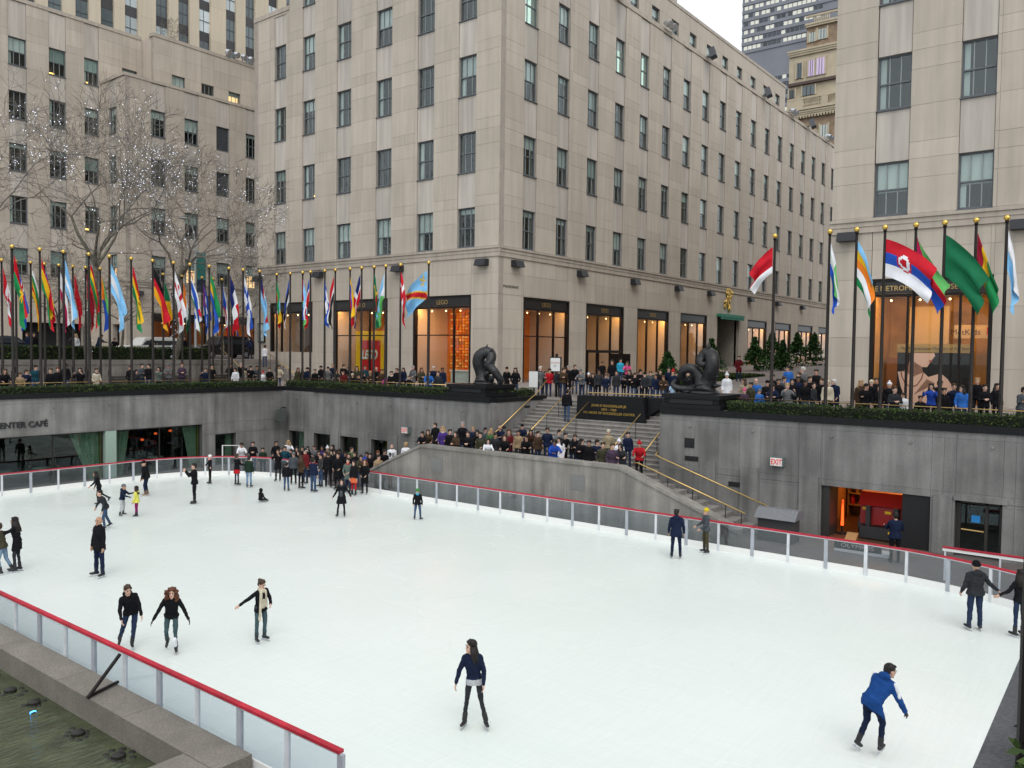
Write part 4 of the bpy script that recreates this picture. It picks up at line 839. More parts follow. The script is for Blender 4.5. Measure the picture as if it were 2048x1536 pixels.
hedge(3.0, 10.0, -.35, .50, 4.15, 4.66, 700, 'green hedge on the near terrace corner', size=.045, seed=6)
# ================================================================ FLAGPOLES AND FLAGS
FC = dict(red=(.50, .012, .025), green=(.015, .22, .07), dgreen=(.01, .14, .06), yellow=(.75, .45, .02), blue=(.02, .08, .42), sky=(.22, .50, .78), white=(.72, .73, .76), black=(.012, .012, .014), orange=(.75, .2, .02), maroon=(.28, .01, .03), gold=(.78, .38, .02), navy=(.012, .02, .12), lime=(.15, .55, .08), purple=(.16, .03, .2), crimson=(.42, .01, .08), ltgreen=(.12, .42, .12))
def fm(c): return M('flag_' + c, FC[c], .75, nz=(2.5, .08), spec=.15)
def pat(spec):
    """(kind, colours, charges): charge = (shape, colour, s, t, size)"""
    kind, cs, ch = spec if len(spec) == 3 else (*spec, ())
    def f(s, t):
        for sh, c, a, b, r in ch:
            ds, dt = (s - a) * 1.5, t - b
            if sh == 'disc' and ds * ds + dt * dt < r * r: return c
            if sh == 'star' and math.hypot(ds, dt) < r * (.55 + .45 * math.cos(5 * math.atan2(ds, dt))): return c
            if sh == 'cross' and (abs(ds) < r or abs(dt) < r): return c
            if sh == 'canton' and s < a and t < b: return c
            if sh == 'tri' and s < a * (1 - abs(2 * t - 1)): return c
            if sh == 'diag' and abs((1 - t) - s * .85 - .06) < r: return c
        if kind == 'v': return cs[min(len(cs) - 1, int(s * len(cs)))]
        if kind == 'fan': return cs[min(len(cs) - 1, int((math.atan2(1 - t, s + .02) / (math.pi / 2)) * len(cs)))]
        if kind == 'q': return cs[(1 if s > .5 else 0) + (2 if t > .5 else 0)]
        return cs[min(len(cs) - 1, int(t * len(cs)))]
    return f
def flag(loc, d, spec, label, a0=66, a1=86, L=1.75, H=1.2, fold=.10, seed=0, squash=.35, group=None):
    rnd = random.Random(seed); ns, ntt = 30, 20; P = pat(spec); d = Vector(d).normalized(); side = Vector((-d.y, d.x, 0)); n = MB(); V = []
    p1, p2, k1 = rnd.uniform(0, 6), rnd.uniform(0, 6), rnd.uniform(1.2, 2.0)
    xs, zs = [0.], [0.]
    for i in range(ns): a = rad(a0 + (a1 - a0) * (i / ns) ** .7); xs.append(xs[-1] + L / ns * math.cos(a)); zs.append(zs[-1] - L / ns * math.sin(a))
    for i in range(ns + 1):
        s = i / ns
        for j in range(ntt + 1):
            t = j / ntt; lat = fold * (s ** .6) * (math.sin(6.28 * k1 * t + p1 + s * 2.2) + .35 * math.sin(11 * s + p2 + t * 2)); fwd = xs[i] * (1 - squash * t * s) + fold * .7 * s * math.sin(9 * t + p2)
            V.append(d * fwd + side * lat + Vector((0, 0, zs[i] - t * H * (1 - squash * .8 * s))))
    n.v = [tuple(v) for v in V]
    for i in range(ns):
        for j in range(ntt):
            q = i * (ntt + 1) + j; n.f.append((q, q + 1, q + ntt + 2, q + ntt + 1)); n.mi.append(n.mat(fm(P((i + .5) / ns, (j + .5) / ntt))))
    o = n.build('flag', smooth=True, loc=loc, fix=False); return tag(o, label, 'flag', group)
def pole_mesh():
    n = MB(); n.tube([(0, 0, 0), (0, 0, .25), (0, 0, .27), (0, 0, 7.48)], [.11, .11, .075, .05], BRNZ, 10); return n.mesh('pole', True)
PM = pole_mesh(); n = MB(); n.ball((0, 0, 7.62), .105, GOLD, 12, 8); n.tube([(0, 0, 7.47), (0, 0, 7.53)], [.075, .06], BRNZ, 8); BM_ = n.mesh('ball', True); n = MB(); n.box((-.09, -.02, 1.15), (-.05, .03, 1.5), BRNZ); CMh = n.mesh('cleat')
def pole(x, y, label, group, z=4.28):
    e = empty('flagpole', label, 'flagpole', (x, y, z), group=group)
    for nm, me in (('mast', PM), ('gold_ball', BM_), ('cleat', CMh)): link(bpy.data.objects.new(nm, me), e)
ORD = ['first', 'second', 'third', 'fourth', 'fifth', 'sixth', 'seventh', 'eighth', 'ninth', 'tenth', 'eleventh', 'twelfth', 'thirteenth', 'fourteenth', 'fifteenth', 'sixteenth', 'seventeenth', 'eighteenth', 'nineteenth', 'twentieth', 'twenty-first', 'twenty-second', 'twenty-third', 'twenty-fourth', 'twenty-fifth', 'twenty-sixth', 'twenty-seventh', 'twenty-eighth', 'twenty-ninth', 'thirtieth']
ORD += [t_ + '-' + o_ for t_ in ('thirty', 'forty') for o_ in ORD[:9]]; ORD.insert(39, 'fortieth')
NF = [16.9, 18.18, 19.32, 20.6, 21.69, 22.89, 24.12, 25.37, 26.39, 27.64, 28.96, 29.96, 31.16]
NFp = [(('h', ['red', 'green'], [('star', 'yellow', .5, .5, .2)]), 'red and green'), (('h', ['red', 'yellow', 'green']), 'red, yellow and green'), (('h', ['sky', 'sky', 'white', 'sky']), 'pale blue'), (('h', ['red', 'yellow', 'green', 'red']), 'four-banded red-yellow-green'), (('h', ['sky', 'white', 'sky']), 'sky blue and white striped'), (('h', ['red', 'yellow', 'green'], [('star', 'black', .5, .5, .15)]), 'red-yellow-green black-starred'), (('h', ['black', 'red', 'gold']), 'black, red and gold'), (('h', ['white'], [('cross', 'red', .5, .5, .1), ('disc', 'red', .25, .25, .06), ('disc', 'red', .75, .75, .06)]), 'white with red cross'), (('h', ['red', 'white', 'blue', 'blue', 'white', 'green']), 'red, blue and green'), (('h', ['green', 'yellow', 'blue']), 'green, yellow and blue'), (('v', ['navy', 'white', 'red']), 'dark blue, white and red'), (('h', ['white'], [('cross', 'blue', .35, .5, .13)]), 'white with blue cross'), (('h', ['sky'], [('canton', 'navy', .18, .5, 0), ('canton', 'red', .3, .5, 0), ('canton', 'white', .42, .5, 0), ('disc', 'red', .72, .55, .16)]), 'light blue with dark corner')]
for i, (x, (sp, nm)) in enumerate(zip(NF, NFp)):
    pole(x, 44.38, f'dark gold-topped flagpole, {ORD[i]} from left in the front row above the café', 'flagpoles above the café')
    flag((x + .07, 44.36, 11.5), (1, -.15, 0), sp, f'limp {nm} flag, {ORD[i]} from left in the front row', 60 if i in (6, 4) else 70, 80 if i in (6,) else 87, seed=i, L=2.6, H=1.55, fold=.18, squash=.3, group='flags above the café')
NB = [19.21, 19.95, 20.75, 21.51, 22.33, 23.14, 23.89, 24.79, 28.93, 30.29, 31.77, 32.62, 33.31, 34.12]
NBp = [(('v', ['red', 'white', 'white', 'red'], [('star', 'red', .5, .5, .25)]), 'red and white leaf'), (('h', ['blue'], [('cross', 'red', .36, .5, .07), ('cross', 'white', .36, .5, .15)]), 'blue with red cross'), (('h', ['white', 'green', 'yellow', 'red', 'yellow']), 'white, green, yellow and red'), (('v', ['blue', 'yellow', 'red']), 'blue, yellow and red'), (('h', ['white', 'white', 'crimson']), 'white and crimson'), (('h', ['red']), 'plain red'), (('h', ['maroon', 'red']), 'maroon and red'), (('h', ['ltgreen', 'white', 'blue'], [('tri', 'orange', .4, 0, 0)]), 'green, white and blue'), (('fan', ['red', 'yellow', 'dgreen']), 'diagonal green, yellow and red'), (('v', ['orange', 'white', 'dgreen']), 'orange, white and green'), (('h', ['blue', 'white', 'blue', 'white', 'blue'], [('tri', 'purple', .5, 0, 0)]), 'blue-white striped purple-wedge'), (('h', ['white'], [('disc', 'orange', .5, .45, .2)]), 'white with an orange patch'), (('h', ['white', 'red'], [('tri', 'blue', .5, 0, 0)]), 'blue, white and red wedged'), (('h', ['blue', 'white', 'red', 'red', 'white', 'blue'], [('star', 'red', .36, .5, .18), ('disc', 'white', .36, .5, .22)]), 'blue, white and red starred')]
for i, (x, (sp, nm)) in enumerate(zip(NB, NBp)):
    pole(x, 51.9, f'dark gold-topped flagpole, {ORD[i]} from left in the back row by the retaining wall', 'flagpoles by the retaining wall')
    flag((x + .07, 51.88, 11.5), (1, -.1, 0), sp, f'limp {nm} flag, {ORD[i]} from left in the back row', 72, 87, seed=40 + i, L=2.55, H=1.5, fold=.17, squash=.3, group='flags by the retaining wall')
EA = [45.22, 43.8, 42.54, 41.76, 40.38, 39.39, 38.04, 37.01, 35.93, 34.95, 33.74, 31.54]
EAp = [(('h', ['green', 'yellow', 'red'], [('disc', 'sky', .5, .5, .22)]), 'green, yellow, red, blue-disc'), (('h', ['blue', 'black', 'white']), 'blue, black and white'), (('h', ['sky', 'red', 'ltgreen'], [('tri', 'red', .4, 0, 0)]), 'light blue, red and green'), (('h', ['blue', 'red'], [('cross', 'white', .5, .5, .07)]), 'blue and red white-crossed'), (('v', ['blue', 'white', 'blue']), 'blue and white'), (('h', ['red', 'white', 'black']), 'red, white and black'), (('h', ['yellow', 'blue', 'red']), 'yellow, blue and red'), (('q', ['navy', 'red', 'red', 'navy'], [('cross', 'white', .5, .5, .09)]), 'navy and red quartered'), (('h', ['dgreen'], [('disc', 'red', .5, .5, .28), ('cross', 'yellow', .5, .5, .06)]), 'green red-disc'), (('h', ['sky', 'ltgreen'], [('tri', 'white', .3, 0, 0)]), 'light blue and green'), (('h', ['red'], [('cross', 'white', .36, .5, .1)]), 'red with a white cross'), (('h', ['sky'], [('diag', 'red', 0, 0, .10), ('diag', 'yellow', 0, 0, .155), ('star', 'yellow', .2, .24, .22)]), 'sky blue starred, red-striped')]
for i, (y, (sp, nm)) in enumerate(zip(EA, EAp)):
    pole(33.05, y, f'dark gold-topped flagpole, {ORD[i]} from left in front of the toy shop', 'flagpoles in front of the toy shop')
    if i < 11: flag((33.0, y + (.06 if i % 2 else -.06), 11.5), (-.15, 1 if i % 2 else -1, 0), sp, f'limp {nm} flag on the {ORD[i]} pole before the toy shop', 68, 87, seed=80 + i, L=2.3, H=1.4, fold=.13, group='flags in front of the toy shop')
    else: flag((33.0, y + .06, 11.45), (.1, 1, 0), sp, f'{nm} flag blowing out to the left', 22, 42, seed=4, L=2.35, H=1.5, fold=.16, squash=.15)
ER = [12.21, 10.02, 9.01, 7.99, 6.92, 5.96, 4.96, 4.02]
ERp = [(('h', ['red', 'red', 'red', 'white']), 'red and white', 1, 34, 60, 1.3, 1.05), (('h', ['ltgreen', 'white', 'blue'], [('canton', 'white', .45, .3, 0)]), 'green, white and blue', -1, 72, 86, 1.9, 1.2), (('h', ['sky', 'yellow', 'orange', 'white', 'green']), 'five-striped blue to green', -1, 52, 78, 1.8, 1.7), (('h', ['red', 'blue', 'white'], [('disc', 'red', .38, .45, .10), ('disc', 'white', .38, .45, .19), ('disc', 'red', .38, .45, .24)]), 'red, blue and white crested', -1, 18, 46, 2.2, 1.4), (('h', ['ltgreen', 'red', 'blue'], [('tri', 'crimson', .6, 0, 0)]), 'green, red and blue', -1, 66, 52, 2.2, 1.3), (('h', ['dgreen']), 'plain deep green', -1, 34, 62, 2.1, 1.5), (('v', ['maroon', 'yellow', 'green', 'green']), 'red, yellow and green', -1, 68, 70, 2.2, 1.3), (('h', ['white', 'sky'], ()), 'white and light blue', -1, 72, 86, 1.9, 1.35)]
for i, (y, (sp, nm, sg, a0, a1, L, H)) in enumerate(zip(ER, ERp)):
    pole(33.2, y, f'dark gold-topped flagpole, {ORD[i]} from left in front of the museum shop', 'flagpoles in front of the museum shop')
    flag((33.15, y + .06 * sg, 11.45), (-.2, sg, 0), sp, f'{nm} flag on the {ORD[i]} pole before the museum shop', a0, a1, L=L, H=H, seed=120 + i, fold=.12, squash=.25 if a0 > 50 else .12, group='flags in front of the museum shop')
# ================================================================ STATUES
BRZ = M('bronze_statue', (.026, .026, .028), .45, metal=.2, nz=(6, .45), bump=(9, .35), spec=.4)
def crom(P, R, k=5):
    P = [Vector(p) for p in P]; Q = []; S = []
    for i in range(len(P) - 1):
        a, b, c, d = P[max(i - 1, 0)], P[i], P[i + 1], P[min(i + 2, len(P) - 1)]
        for j in range(k):
            t = j / k; Q.append(.5 * ((2 * b) + (c - a) * t + (2 * a - 5 * b + 4 * c - d) * t * t + (3 * b - a - 3 * c + d) * t ** 3)); S.append(R[i] + (R[i + 1] - R[i]) * t)
    return Q + [P[-1]], S + [R[-1]]
def statue(label, y, paths, fins, cx=33.9, z0=5.285, k=.0031):
    e = empty('bronze_sculpture', label, 'sculpture', (cx, y, z0))
    for nm, pts in paths:
        P, Rr = crom([(cx + .15 * math.sin(i * 1.3), y - p * k, z0 + z * k) for i, (p, z, r) in enumerate(pts)], [r * k * 1.18 for p, z, r in pts]); n = MB(); n.tube(P, Rr, BRZ, 12); n.build(nm, e, smooth=True)
    for p, z, a in fins:
        n = MB(); c = Vector((cx, y - p * k, z0 + z * k)); v = Vector((0, -math.cos(a), math.sin(a))) * .3; w = Vector((0, math.sin(a), math.cos(a))) * .11
        n.tube([c - v * .3, c + v * .3, c + v], [.11, .09, .01], BRZ, 7); n.build('fin', e, smooth=True)
    n = MB(); n.tube([(cx, y, z0), (cx, y, z0 + .07), (cx, y, z0 + .12)], [.62, .6, .45], BRZ, 16); n.build('base', e, smooth=True)
statue('coiled bronze sea creature sculpture with a ring-shaped head, left of the stairs', 28.15, [('body', [(-60, 0, 118), (-75, 120, 108), (-105, 250, 98), (-112, 380, 95), (-70, 490, 90), (10, 550, 84), (90, 520, 78), (125, 430, 74), (105, 340, 62), (45, 300, 40)]), ('tail', [(-70, 60, 95), (-30, 200, 80), (60, 285, 66), (150, 300, 60), (240, 240, 58), (290, 140, 56), (320, 60, 50), (285, 15, 30)]), ('loop', [(140 + 72 * math.cos(t * .7), 140 + 72 * math.sin(t * .7), 34) for t in range(10)])], [(20, 600, 1.2), (110, 560, .6), (130, 90, -1.2), (170, 330, .9), (-150, 420, 2.4)])
statue('forked bronze sea creature sculpture with two curling necks, right of the stairs', 15.5, [('body', [(0, 0, 150), (10, 110, 135), (75, 250, 104), (140, 390, 94), (160, 510, 92), (105, 610, 92), (0, 625, 84), (-62, 550, 70), (-40, 470, 52), (25, 470, 34), (35, 525, 18)]), ('neck', [(-30, 90, 112), (-80, 220, 88), (-155, 350, 74), (-255, 395, 66), (-350, 345, 60), (-375, 245, 50), (-310, 190, 38), (-250, 225, 22)]), ('tail', [(-60, 30, 80), (-200, 60, 60), (-330, 60, 52), (-450, 70, 44), (-520, 130, 34), (-500, 200, 18)])], [(60, 720, 1.5), (190, 130, .1), (200, 30, -.5), (-330, 10, .2), (150, 250, .3)], k=.0028)
# ================================================================ TREES
BARK = M('tree_bark', (.165, .150, .130), .9, nz=(4, .4)); BARKP = M('plane_bark', (.16, .145, .115), .9, nz=(5, .5)); LED_ = M('led_light', (.80, .86, 1.), emit=1.7)
def tree(x, y, z0, H, seed, label, lights=0, r0=.24, fork=.32, depth=7, spread=.62):
    rnd = random.Random(seed); e = empty('bare_tree', label, 'tree', (x, y, z0)); tips = []; tr = MB(); br = MB()
    def grow(p, d, L, r, lv):
        k = 3 if lv < 3 else 2; pts = [p]; q = p; dd = d.copy(); rr = [r]
        for i in range(k):
            dd = (dd + Vector((rnd.gauss(0, .16), rnd.gauss(0, .16), rnd.gauss(.03, .12)))).normalized(); q = q + dd * (L / k); pts.append(q); rr.append(r * (1 - .38 * (i + 1) / k))
            if lv > 1: tips.append(q)
        (tr if lv == 0 else br).tube(pts, rr, BARKP if lv < 2 else BARK, 9 if lv == 0 else (6 if lv < 3 else 3), cap=False)
        if lv >= depth: return
        nb = (rnd.choice((2, 3)) if lv < 5 else rnd.choice((2, 2, 3))) if lv else 5
        for i in range(nb):
            a = rnd.uniform(0, 6.283) if lv else i * 1.57 + rnd.uniform(-.4, .4); o = dd.orthogonal().normalized(); o2 = dd.cross(o); ang = rnd.uniform(.35, .95) * (spread / .62)
            nd = (dd * math.cos(ang) + (o * math.cos(a) + o2 * math.sin(a)) * math.sin(ang)); nd.z = nd.z * .9 + .10; nd.normalize()
            grow(q, nd, L * rnd.uniform(.66, .86) if lv else H * .2, max(.011, rr[-1] * rnd.uniform(.60, .80)), lv + 1)
        if 0 < lv < 6 and rnd.random() < .75:
            mid = pts[1]; o = dd.orthogonal(); a = rnd.uniform(0, 6.28); nd = (Matrix.Rotation(a, 3, dd) @ o + dd * .6).normalized(); grow(mid, nd, L * .62, max(.011, r * .42), lv + 2)
    grow(Vector((0, 0, 0)), Vector((rnd.gauss(0, .03), rnd.gauss(0, .03), 1)), H * fork, r0, 0)
    o = tr.build('trunk', e, smooth=True); o.location = (0, 0, 0); o = br.build('crown', e, smooth=True, fix=False); o.location = (0, 0, 0)
    if lights:
        n = MB(); ck = []
        while len(ck) < 75: ck.append(rnd.choice(tips))
        cand = [t for t in tips if min((t - c).length for c in ck) < .9]
        for t in rnd.sample(cand, min(lights, len(cand))):
            t = t + Vector((rnd.gauss(0, .06), rnd.gauss(0, .06), rnd.gauss(0, .06))); s = rnd.uniform(.014, .032)
            i = len(n.v); n.v += [tuple(t + Vector(v) * s) for v in ((1, 0, 0), (-1, 0, 0), (0, 1, 0), (0, -1, 0), (0, 0, 1), (0, 0, -1))]; m = n.mat(LED_)
            for f in ((0, 2, 4), (2, 1, 4), (1, 3, 4), (3, 0, 4), (2, 0, 5), (1, 2, 5), (3, 1, 5), (0, 3, 5)): n.f.append(tuple(i + q for q in f)); n.mi.append(m)
        zz = 0
        while zz < H * fork:
            t = Vector((.9 * r0 * math.cos(zz * 9), .9 * r0 * math.sin(zz * 9), zz)); s = .02; i = len(n.v); n.v += [tuple(t + Vector(v) * s) for v in ((1, 0, 0), (-1, 0, 0), (0, 1, 0), (0, -1, 0), (0, 0, 1), (0, 0, -1))]
            for f in ((0, 2, 4), (2, 1, 4), (1, 3, 4), (3, 0, 4), (2, 0, 5), (1, 2, 5), (3, 1, 5), (0, 3, 5)): n.f.append(tuple(i + q for q in f)); n.mi.append(m)
            zz += .09
        o = n.build('string_lights', loc=(x, y, z0), fix=False); tag(o, 'white string lights wound through the ' + label.split(',')[0], kind='stuff')
tree(25.0, 54.0, 6.1, 17.0, 21, 'middle bare plane tree with lights, tallest of the lit trees', 420, .26, .36, 7)
tree(30.9, 54.0, 6.1, 14.0, 5, 'right-hand bare plane tree with lights beside the white car', 420, .24, .42, 7)
tree(18.6, 54.0, 6.1, 18.0, 33, 'left-edge bare plane tree with lights', 520, .27, .33, 7)
tree(24.5, 57.0, 6.1, 9.5, 12, 'small unlit bare tree behind the left flags', 0, .13, .3, 6, .8); tree(36.8, 57.3, 6.1, 10.0, 15, 'small unlit bare tree near the black car', 0, .13, .32, 6, .8); tree(28.9, 57.0, 6.1, 9.0, 19, 'small unlit bare tree between the lit trees', 0, .12, .3, 6, .8)
# rooftop shrub
tree(47.0, 82.6, 39.0, 4.0, 7, 'bare shrub on the roof edge of the stepped building', 0, .07, .12, 5, .8)
# firs on the promenade
FIR = M('fir_needles', (.018, .055, .016), .8, nz=(4, .4), spec=.15); FIRL = M('fir_needles_light', (.05, .11, .025), .8, nz=(4, .4), spec=.15)
for i, (x, y, h) in enumerate(((50.0, 25.5, 2.0), (61.7, 27.6, 2.8), (68.2, 26.6, 2.9), (74.5, 27.4, 3.4), (79.5, 26.8, 3.3), (84, 26.6, 3.3), (70.5, 25.0, 2.6))):
    rnd = random.Random(60 + i); g = gx(x); e = empty('fir_tree', f'small green fir tree in the promenade, {ORD[i] if i < 6 else "front one"} from the stairs', 'tree', (x, y, g), group='fir trees in the promenade'); n = MB(); n.tube([(x, y, g - .05), (x, y, g + h)], [.07, .01], BARK, 6); n.build('trunk', e)
    n = MB(); P = []
    for k in range(110):
        t = rnd.random() ** .8; a = rnd.uniform(0, 6.28); R_ = (1 - t) * h * .52 + .08
        for j in range(17):
            u = (j + rnd.random()) / 17; P.append(Vector((x + R_ * u * math.cos(a) + rnd.gauss(0, .06), y + R_ * u * math.sin(a) + rnd.gauss(0, .06), g + .12 + t * (h - .15) - .22 * u * u + rnd.gauss(0, .05))))
    leafcloud(n, P, .14, (FIR, FIRL), rnd); n.build('crown', e, fix=False)
hedge(44, 60, 22.6, 25.2, gx(44) - .05, gx(44) + .55, 500, 'low evergreen planting in the promenade beds', size=.09, seed=9)
# ================================================================ STREET THINGS
def car(x, y, L, W, H, col, label, prof, rz=0., name='parked_car'):
    e = empty(name, label, 'car', (x, y, 6.2), rz); P = M('car_paint_' + label.split()[0], col, .25, spec=.6, metal=.1); GLC = M('car_glass', (.02, .025, .03), .08, spec=.7); TY = M('tyre', (.015, .015, .016), .8); RIM = M('rim', (.4, .4, .42), .35, metal=.7)
    def sec(pr, w0, w1, m, nm):
        n = MB(); k = len(pr); zmax = max(q[1] for q in pr); zmin = min(q[1] for q in pr)
        for sgn in (-1, 1):
            for a, b in pr: n.v.append((a * L, sgn * (w0 + (w1 - w0) * (b - zmin) / (zmax - zmin)) * W / 2, b * H))
        mi = n.mat(m); n.f.append(tuple(range(k))); n.mi.append(mi); n.f.append(tuple(reversed(range(k, 2 * k)))); n.mi.append(mi)
        for j in range(k): n.f.append((j, (j + 1) % k, k + (j + 1) % k, k + j)); n.mi.append(mi)
        o = n.build(nm, e, loc=(0, 0, 0)); bv = o.modifiers.new('b', 'BEVEL'); bv.width = .05; bv.segments = 2; return o
    sec(prof[0], 1, .97, P, 'body'); sec(prof[1], .96, .80, P, 'cabin'); g = [(a * .93 + .5 * .07 * 0, b) for a, b in prof[2]]; sec(prof[2], .985, .83, GLC, 'window')
    for a in (-.31, .31):
        for s_ in (-1, 1):
            w = bpy.data.objects.new('wheel', bpy.data.meshes.new('wheel')); n = MB(); n.tube([(a * L, s_ * (W / 2 - .2), .33), (a * L, s_ * (W / 2 + .005), .33)], .33, TY, 16); o = n.build('wheel', e, loc=(0, 0, 0)); n = MB(); n.tube([(a * L, s_ * (W / 2), .33), (a * L, s_ * (W / 2 + .02), .33)], .2, RIM, 12); r = n.build('rim', o, loc=(0, 0, 0))
    for s_ in (-1, 1): boxo('headlight', M('headlight', (.7, .7, .68), .2), (0, 0, 0), (.05, .3, .14), e).location = (-L * .5 - .01, s_ * W * .34 - .15, H * .42)
SUV = ([(-.5, .16), (.5, .16), (.5, .56), (.47, .60), (-.36, .60), (-.47, .53), (-.5, .45)], [(-.22, .60), (.48, .60), (.44, .96), (.30, 1.0), (-.08, 1.0), (-.14, .95)], [(-.19, .62), (.465, .62), (.435, .90), (-.10, .90)])
SED = ([(-.5, .18), (.5, .18), (.5, .58), (.46, .64), (-.30, .62), (-.47, .54), (-.5, .45)], [(-.24, .62), (.36, .64), (.22, .96), (.1, 1.0), (-.03, .98)], [(-.20, .65), (.32, .66), (.20, .92), (-.02, .92)])
car(38.7, 60.2, 5.1, 1.95, 1.85, (.012, .012, .015), 'black large car parked on the street near the steps', SUV); car(33.6, 62.6, 4.8, 1.85, 1.65, (.62, .62, .60), 'white car parked on the street behind the right lit tree', SUV); car(22.0, 60.6, 4.8, 1.85, 1.5, (.02, .025, .04), 'dark blue car parked on the street at the left edge', SED)
e = empty('street_lamp', 'tall silver street lamp with a teal banner', 'street lamp', (34.1, 56.6, 6.2)); LPG = M('lamp_grey', (.42, .45, .45), .4, metal=.4)
n = MB(); n.tube([(34.1, 56.6, 6.2), (34.1, 56.6, 6.9), (34.1, 56.6, 14.6), (34.0, 56.6, 15.6), (33.7, 56.5, 16.3), (33.3, 56.4, 16.55)], [.14, .09, .07, .055, .045, .04], LPG, 8); n.build('post', e, smooth=True); n = MB(); n.ball((33.0, 56.35, 16.55), (.38, .16, .1), LPG, 10, 6); n.build('lamp_head', e, smooth=True)
boxo('banner', M('banner_teal', (.03, .17, .15), .7, nz=(1.5, .25)), (34.22, 56.58, 12.2), (34.95, 56.61, 14.2), e); boxo('banner', M('banner_navy', (.012, .03, .06), .7), (34.22, 56.58, 11.2), (34.95, 56.61, 12.19), e); boxo('banner_strip', WHITE, (34.26, 56.57, 11.05), (34.9, 56.61, 11.19), e)
for z in (14.25, 11.0): boxo('banner_arm', LPG, (34.1, 56.58, z), (35.0, 56.61, z + .05), e)
SLAT = M('bench_slat', (.05, .045, .04), .7)
for i, x in enumerate((17.2, 20.4, 23.6, 26.8, 30.0, 33.0)):
    e = empty('bench', f'dark bench against the retaining wall, {ORD[i]} from the left', 'bench', (x, 52.2, 4.2), group='benches against the retaining wall')
    for k in range(4): boxo('slat', SLAT, (x - 1.1, 51.95 + k * .12, 4.62), (x + 1.1, 52.05 + k * .12, 4.66), e)
    for k in range(3): boxo('slat', SLAT, (x - 1.1, 52.46, 4.75 + k * .14), (x + 1.1, 52.50, 4.86 + k * .14), e)
    for s_ in (-.95, .95): boxo('leg', BLACK, (x + s_ - .03, 51.97, 4.2), (x + s_ + .03, 52.5, 4.618), e); boxo('leg', BLACK, (x + s_ - .03, 52.502, 4.2), (x + s_ + .03, 52.55, 5.15), e)
e = empty('sign_board', 'white notice board on a post at the top of the stairs', 'sign', (37.7, 26.2, 4.5)); boxo('post', BRNZ, (37.82, 26.14, 4.5), (37.9, 26.26, 6.95), e); boxo('frame', BRNZ, (37.74, 25.83, 5.92), (37.81, 26.57, 6.78), e); boxo('board', WHITE, (37.72, 25.88, 5.98), (37.738, 26.52, 6.72), e)
text('SKATING RINK', .085, (37.71, 26.2, 6.42), 'W', INKR, e, ext=.002); text('EXIT', .11, (37.71, 26.2, 6.24), 'W', M('grey_ink', (.2, .2, .2), .5), e, ext=.002)
e = empty('sign_board', 'plain white back of a standing sign by the left handrail', 'sign', (37.2, 27.3, 4.4)); boxo('board', WHITE, (37.1, 26.95, 5.05), (37.13, 27.55, 5.95), e); boxo('frame', BLACK, (37.131, 26.92, 5.02), (37.16, 27.58, 5.98), e); boxo('leg', BLACK, (37.14, 27.2, 4.42), (37.2, 27.3, 5.02), e)
n = MB(); n.tube([(26.6, 41.4, .0), (26.6, 41.4, 1.5), (27.4, 41.0, 1.47), (27.4, 41.0, 0)], .04, WHITE, 7); tag(n.build('white_frame'), 'white tubular frame behind the barrier in the rink corner', 'frame')
# ================================================================ ICE RESURFACER IN THE GARAGE
z_ = empty('ice_resurfacer', 'dark red ice resurfacing machine inside the garage', 'machine', (34.6, 7.7, 0)); ZR = M('machine_red', (.32, .012, .012), .3, spec=.6); ZD = M('machine_dark', (.03, .03, .032), .5)
n = MB(); n.prism([(33.3, .55), (36.9, .55), (36.9, 1.5), (34.5, 1.45), (34.2, 1.75), (33.5, 1.75), (33.3, 1.2)], 'y', 6.9, 8.6, ZR); n.build('body', z_)
n = MB(); n.prism([(33.15, 1.30), (33.5, 1.78), (34.9, 1.80), (34.9, 1.5), (33.6, 1.4)], 'y', 6.85, 8.65, ZR); n.build('snow_tank', z_)
n = MB(); n.box((33.0, 6.95, .06), (33.35, 8.55, .5), ZD); n.box((33.05, 7.2, .5), (33.3, 7.35, 1.3), ZD); n.box((33.05, 8.2, .5), (33.3, 8.35, 1.3), ZD); n.build('conditioner', z_)
n = MB(); n.tube([(34.75, 7.3, 1.75), (34.6, 7.3, 2.0)], .03, ZD, 6); n.tube([(34.6, 7.3, 2.0), (34.58, 7.3, 2.03)], .22, ZD, 14); n.box((35.2, 6.95, 1.5), (35.7, 7.6, 1.9), ZD); n.build('steering_seat', z_)
for x in (33.9, 36.2):
    for y in (6.88, 8.62): n = MB(); n.tube([(x, y - .12, .4), (x, y + .12, .4)], .4, ZD, 16); n.build('wheel', z_)
for y, z in ((7.5, 1.02), (7.3, .3), (8.3, 1.1)): boxo('yellow_label', YLW, (32.985 if z < .5 else 33.29, y, z), (32.998 if z < .5 else 33.298, y + .22, z + .1), z_)
e = empty('garage_board', 'small tan board leaning at the garage entrance', 'board', (32.6, 8.75, 0)); n = MB(); n.prism([(32.25, .02), (32.5, .02), (32.72, .24), (32.68, .27)], 'y', 8.5, 8.9, M('tan_board', (.35, .19, .08), .7)); n.build('board', e); e.name = 'leaning_board'  # a plain tan board, finally named leaning_board
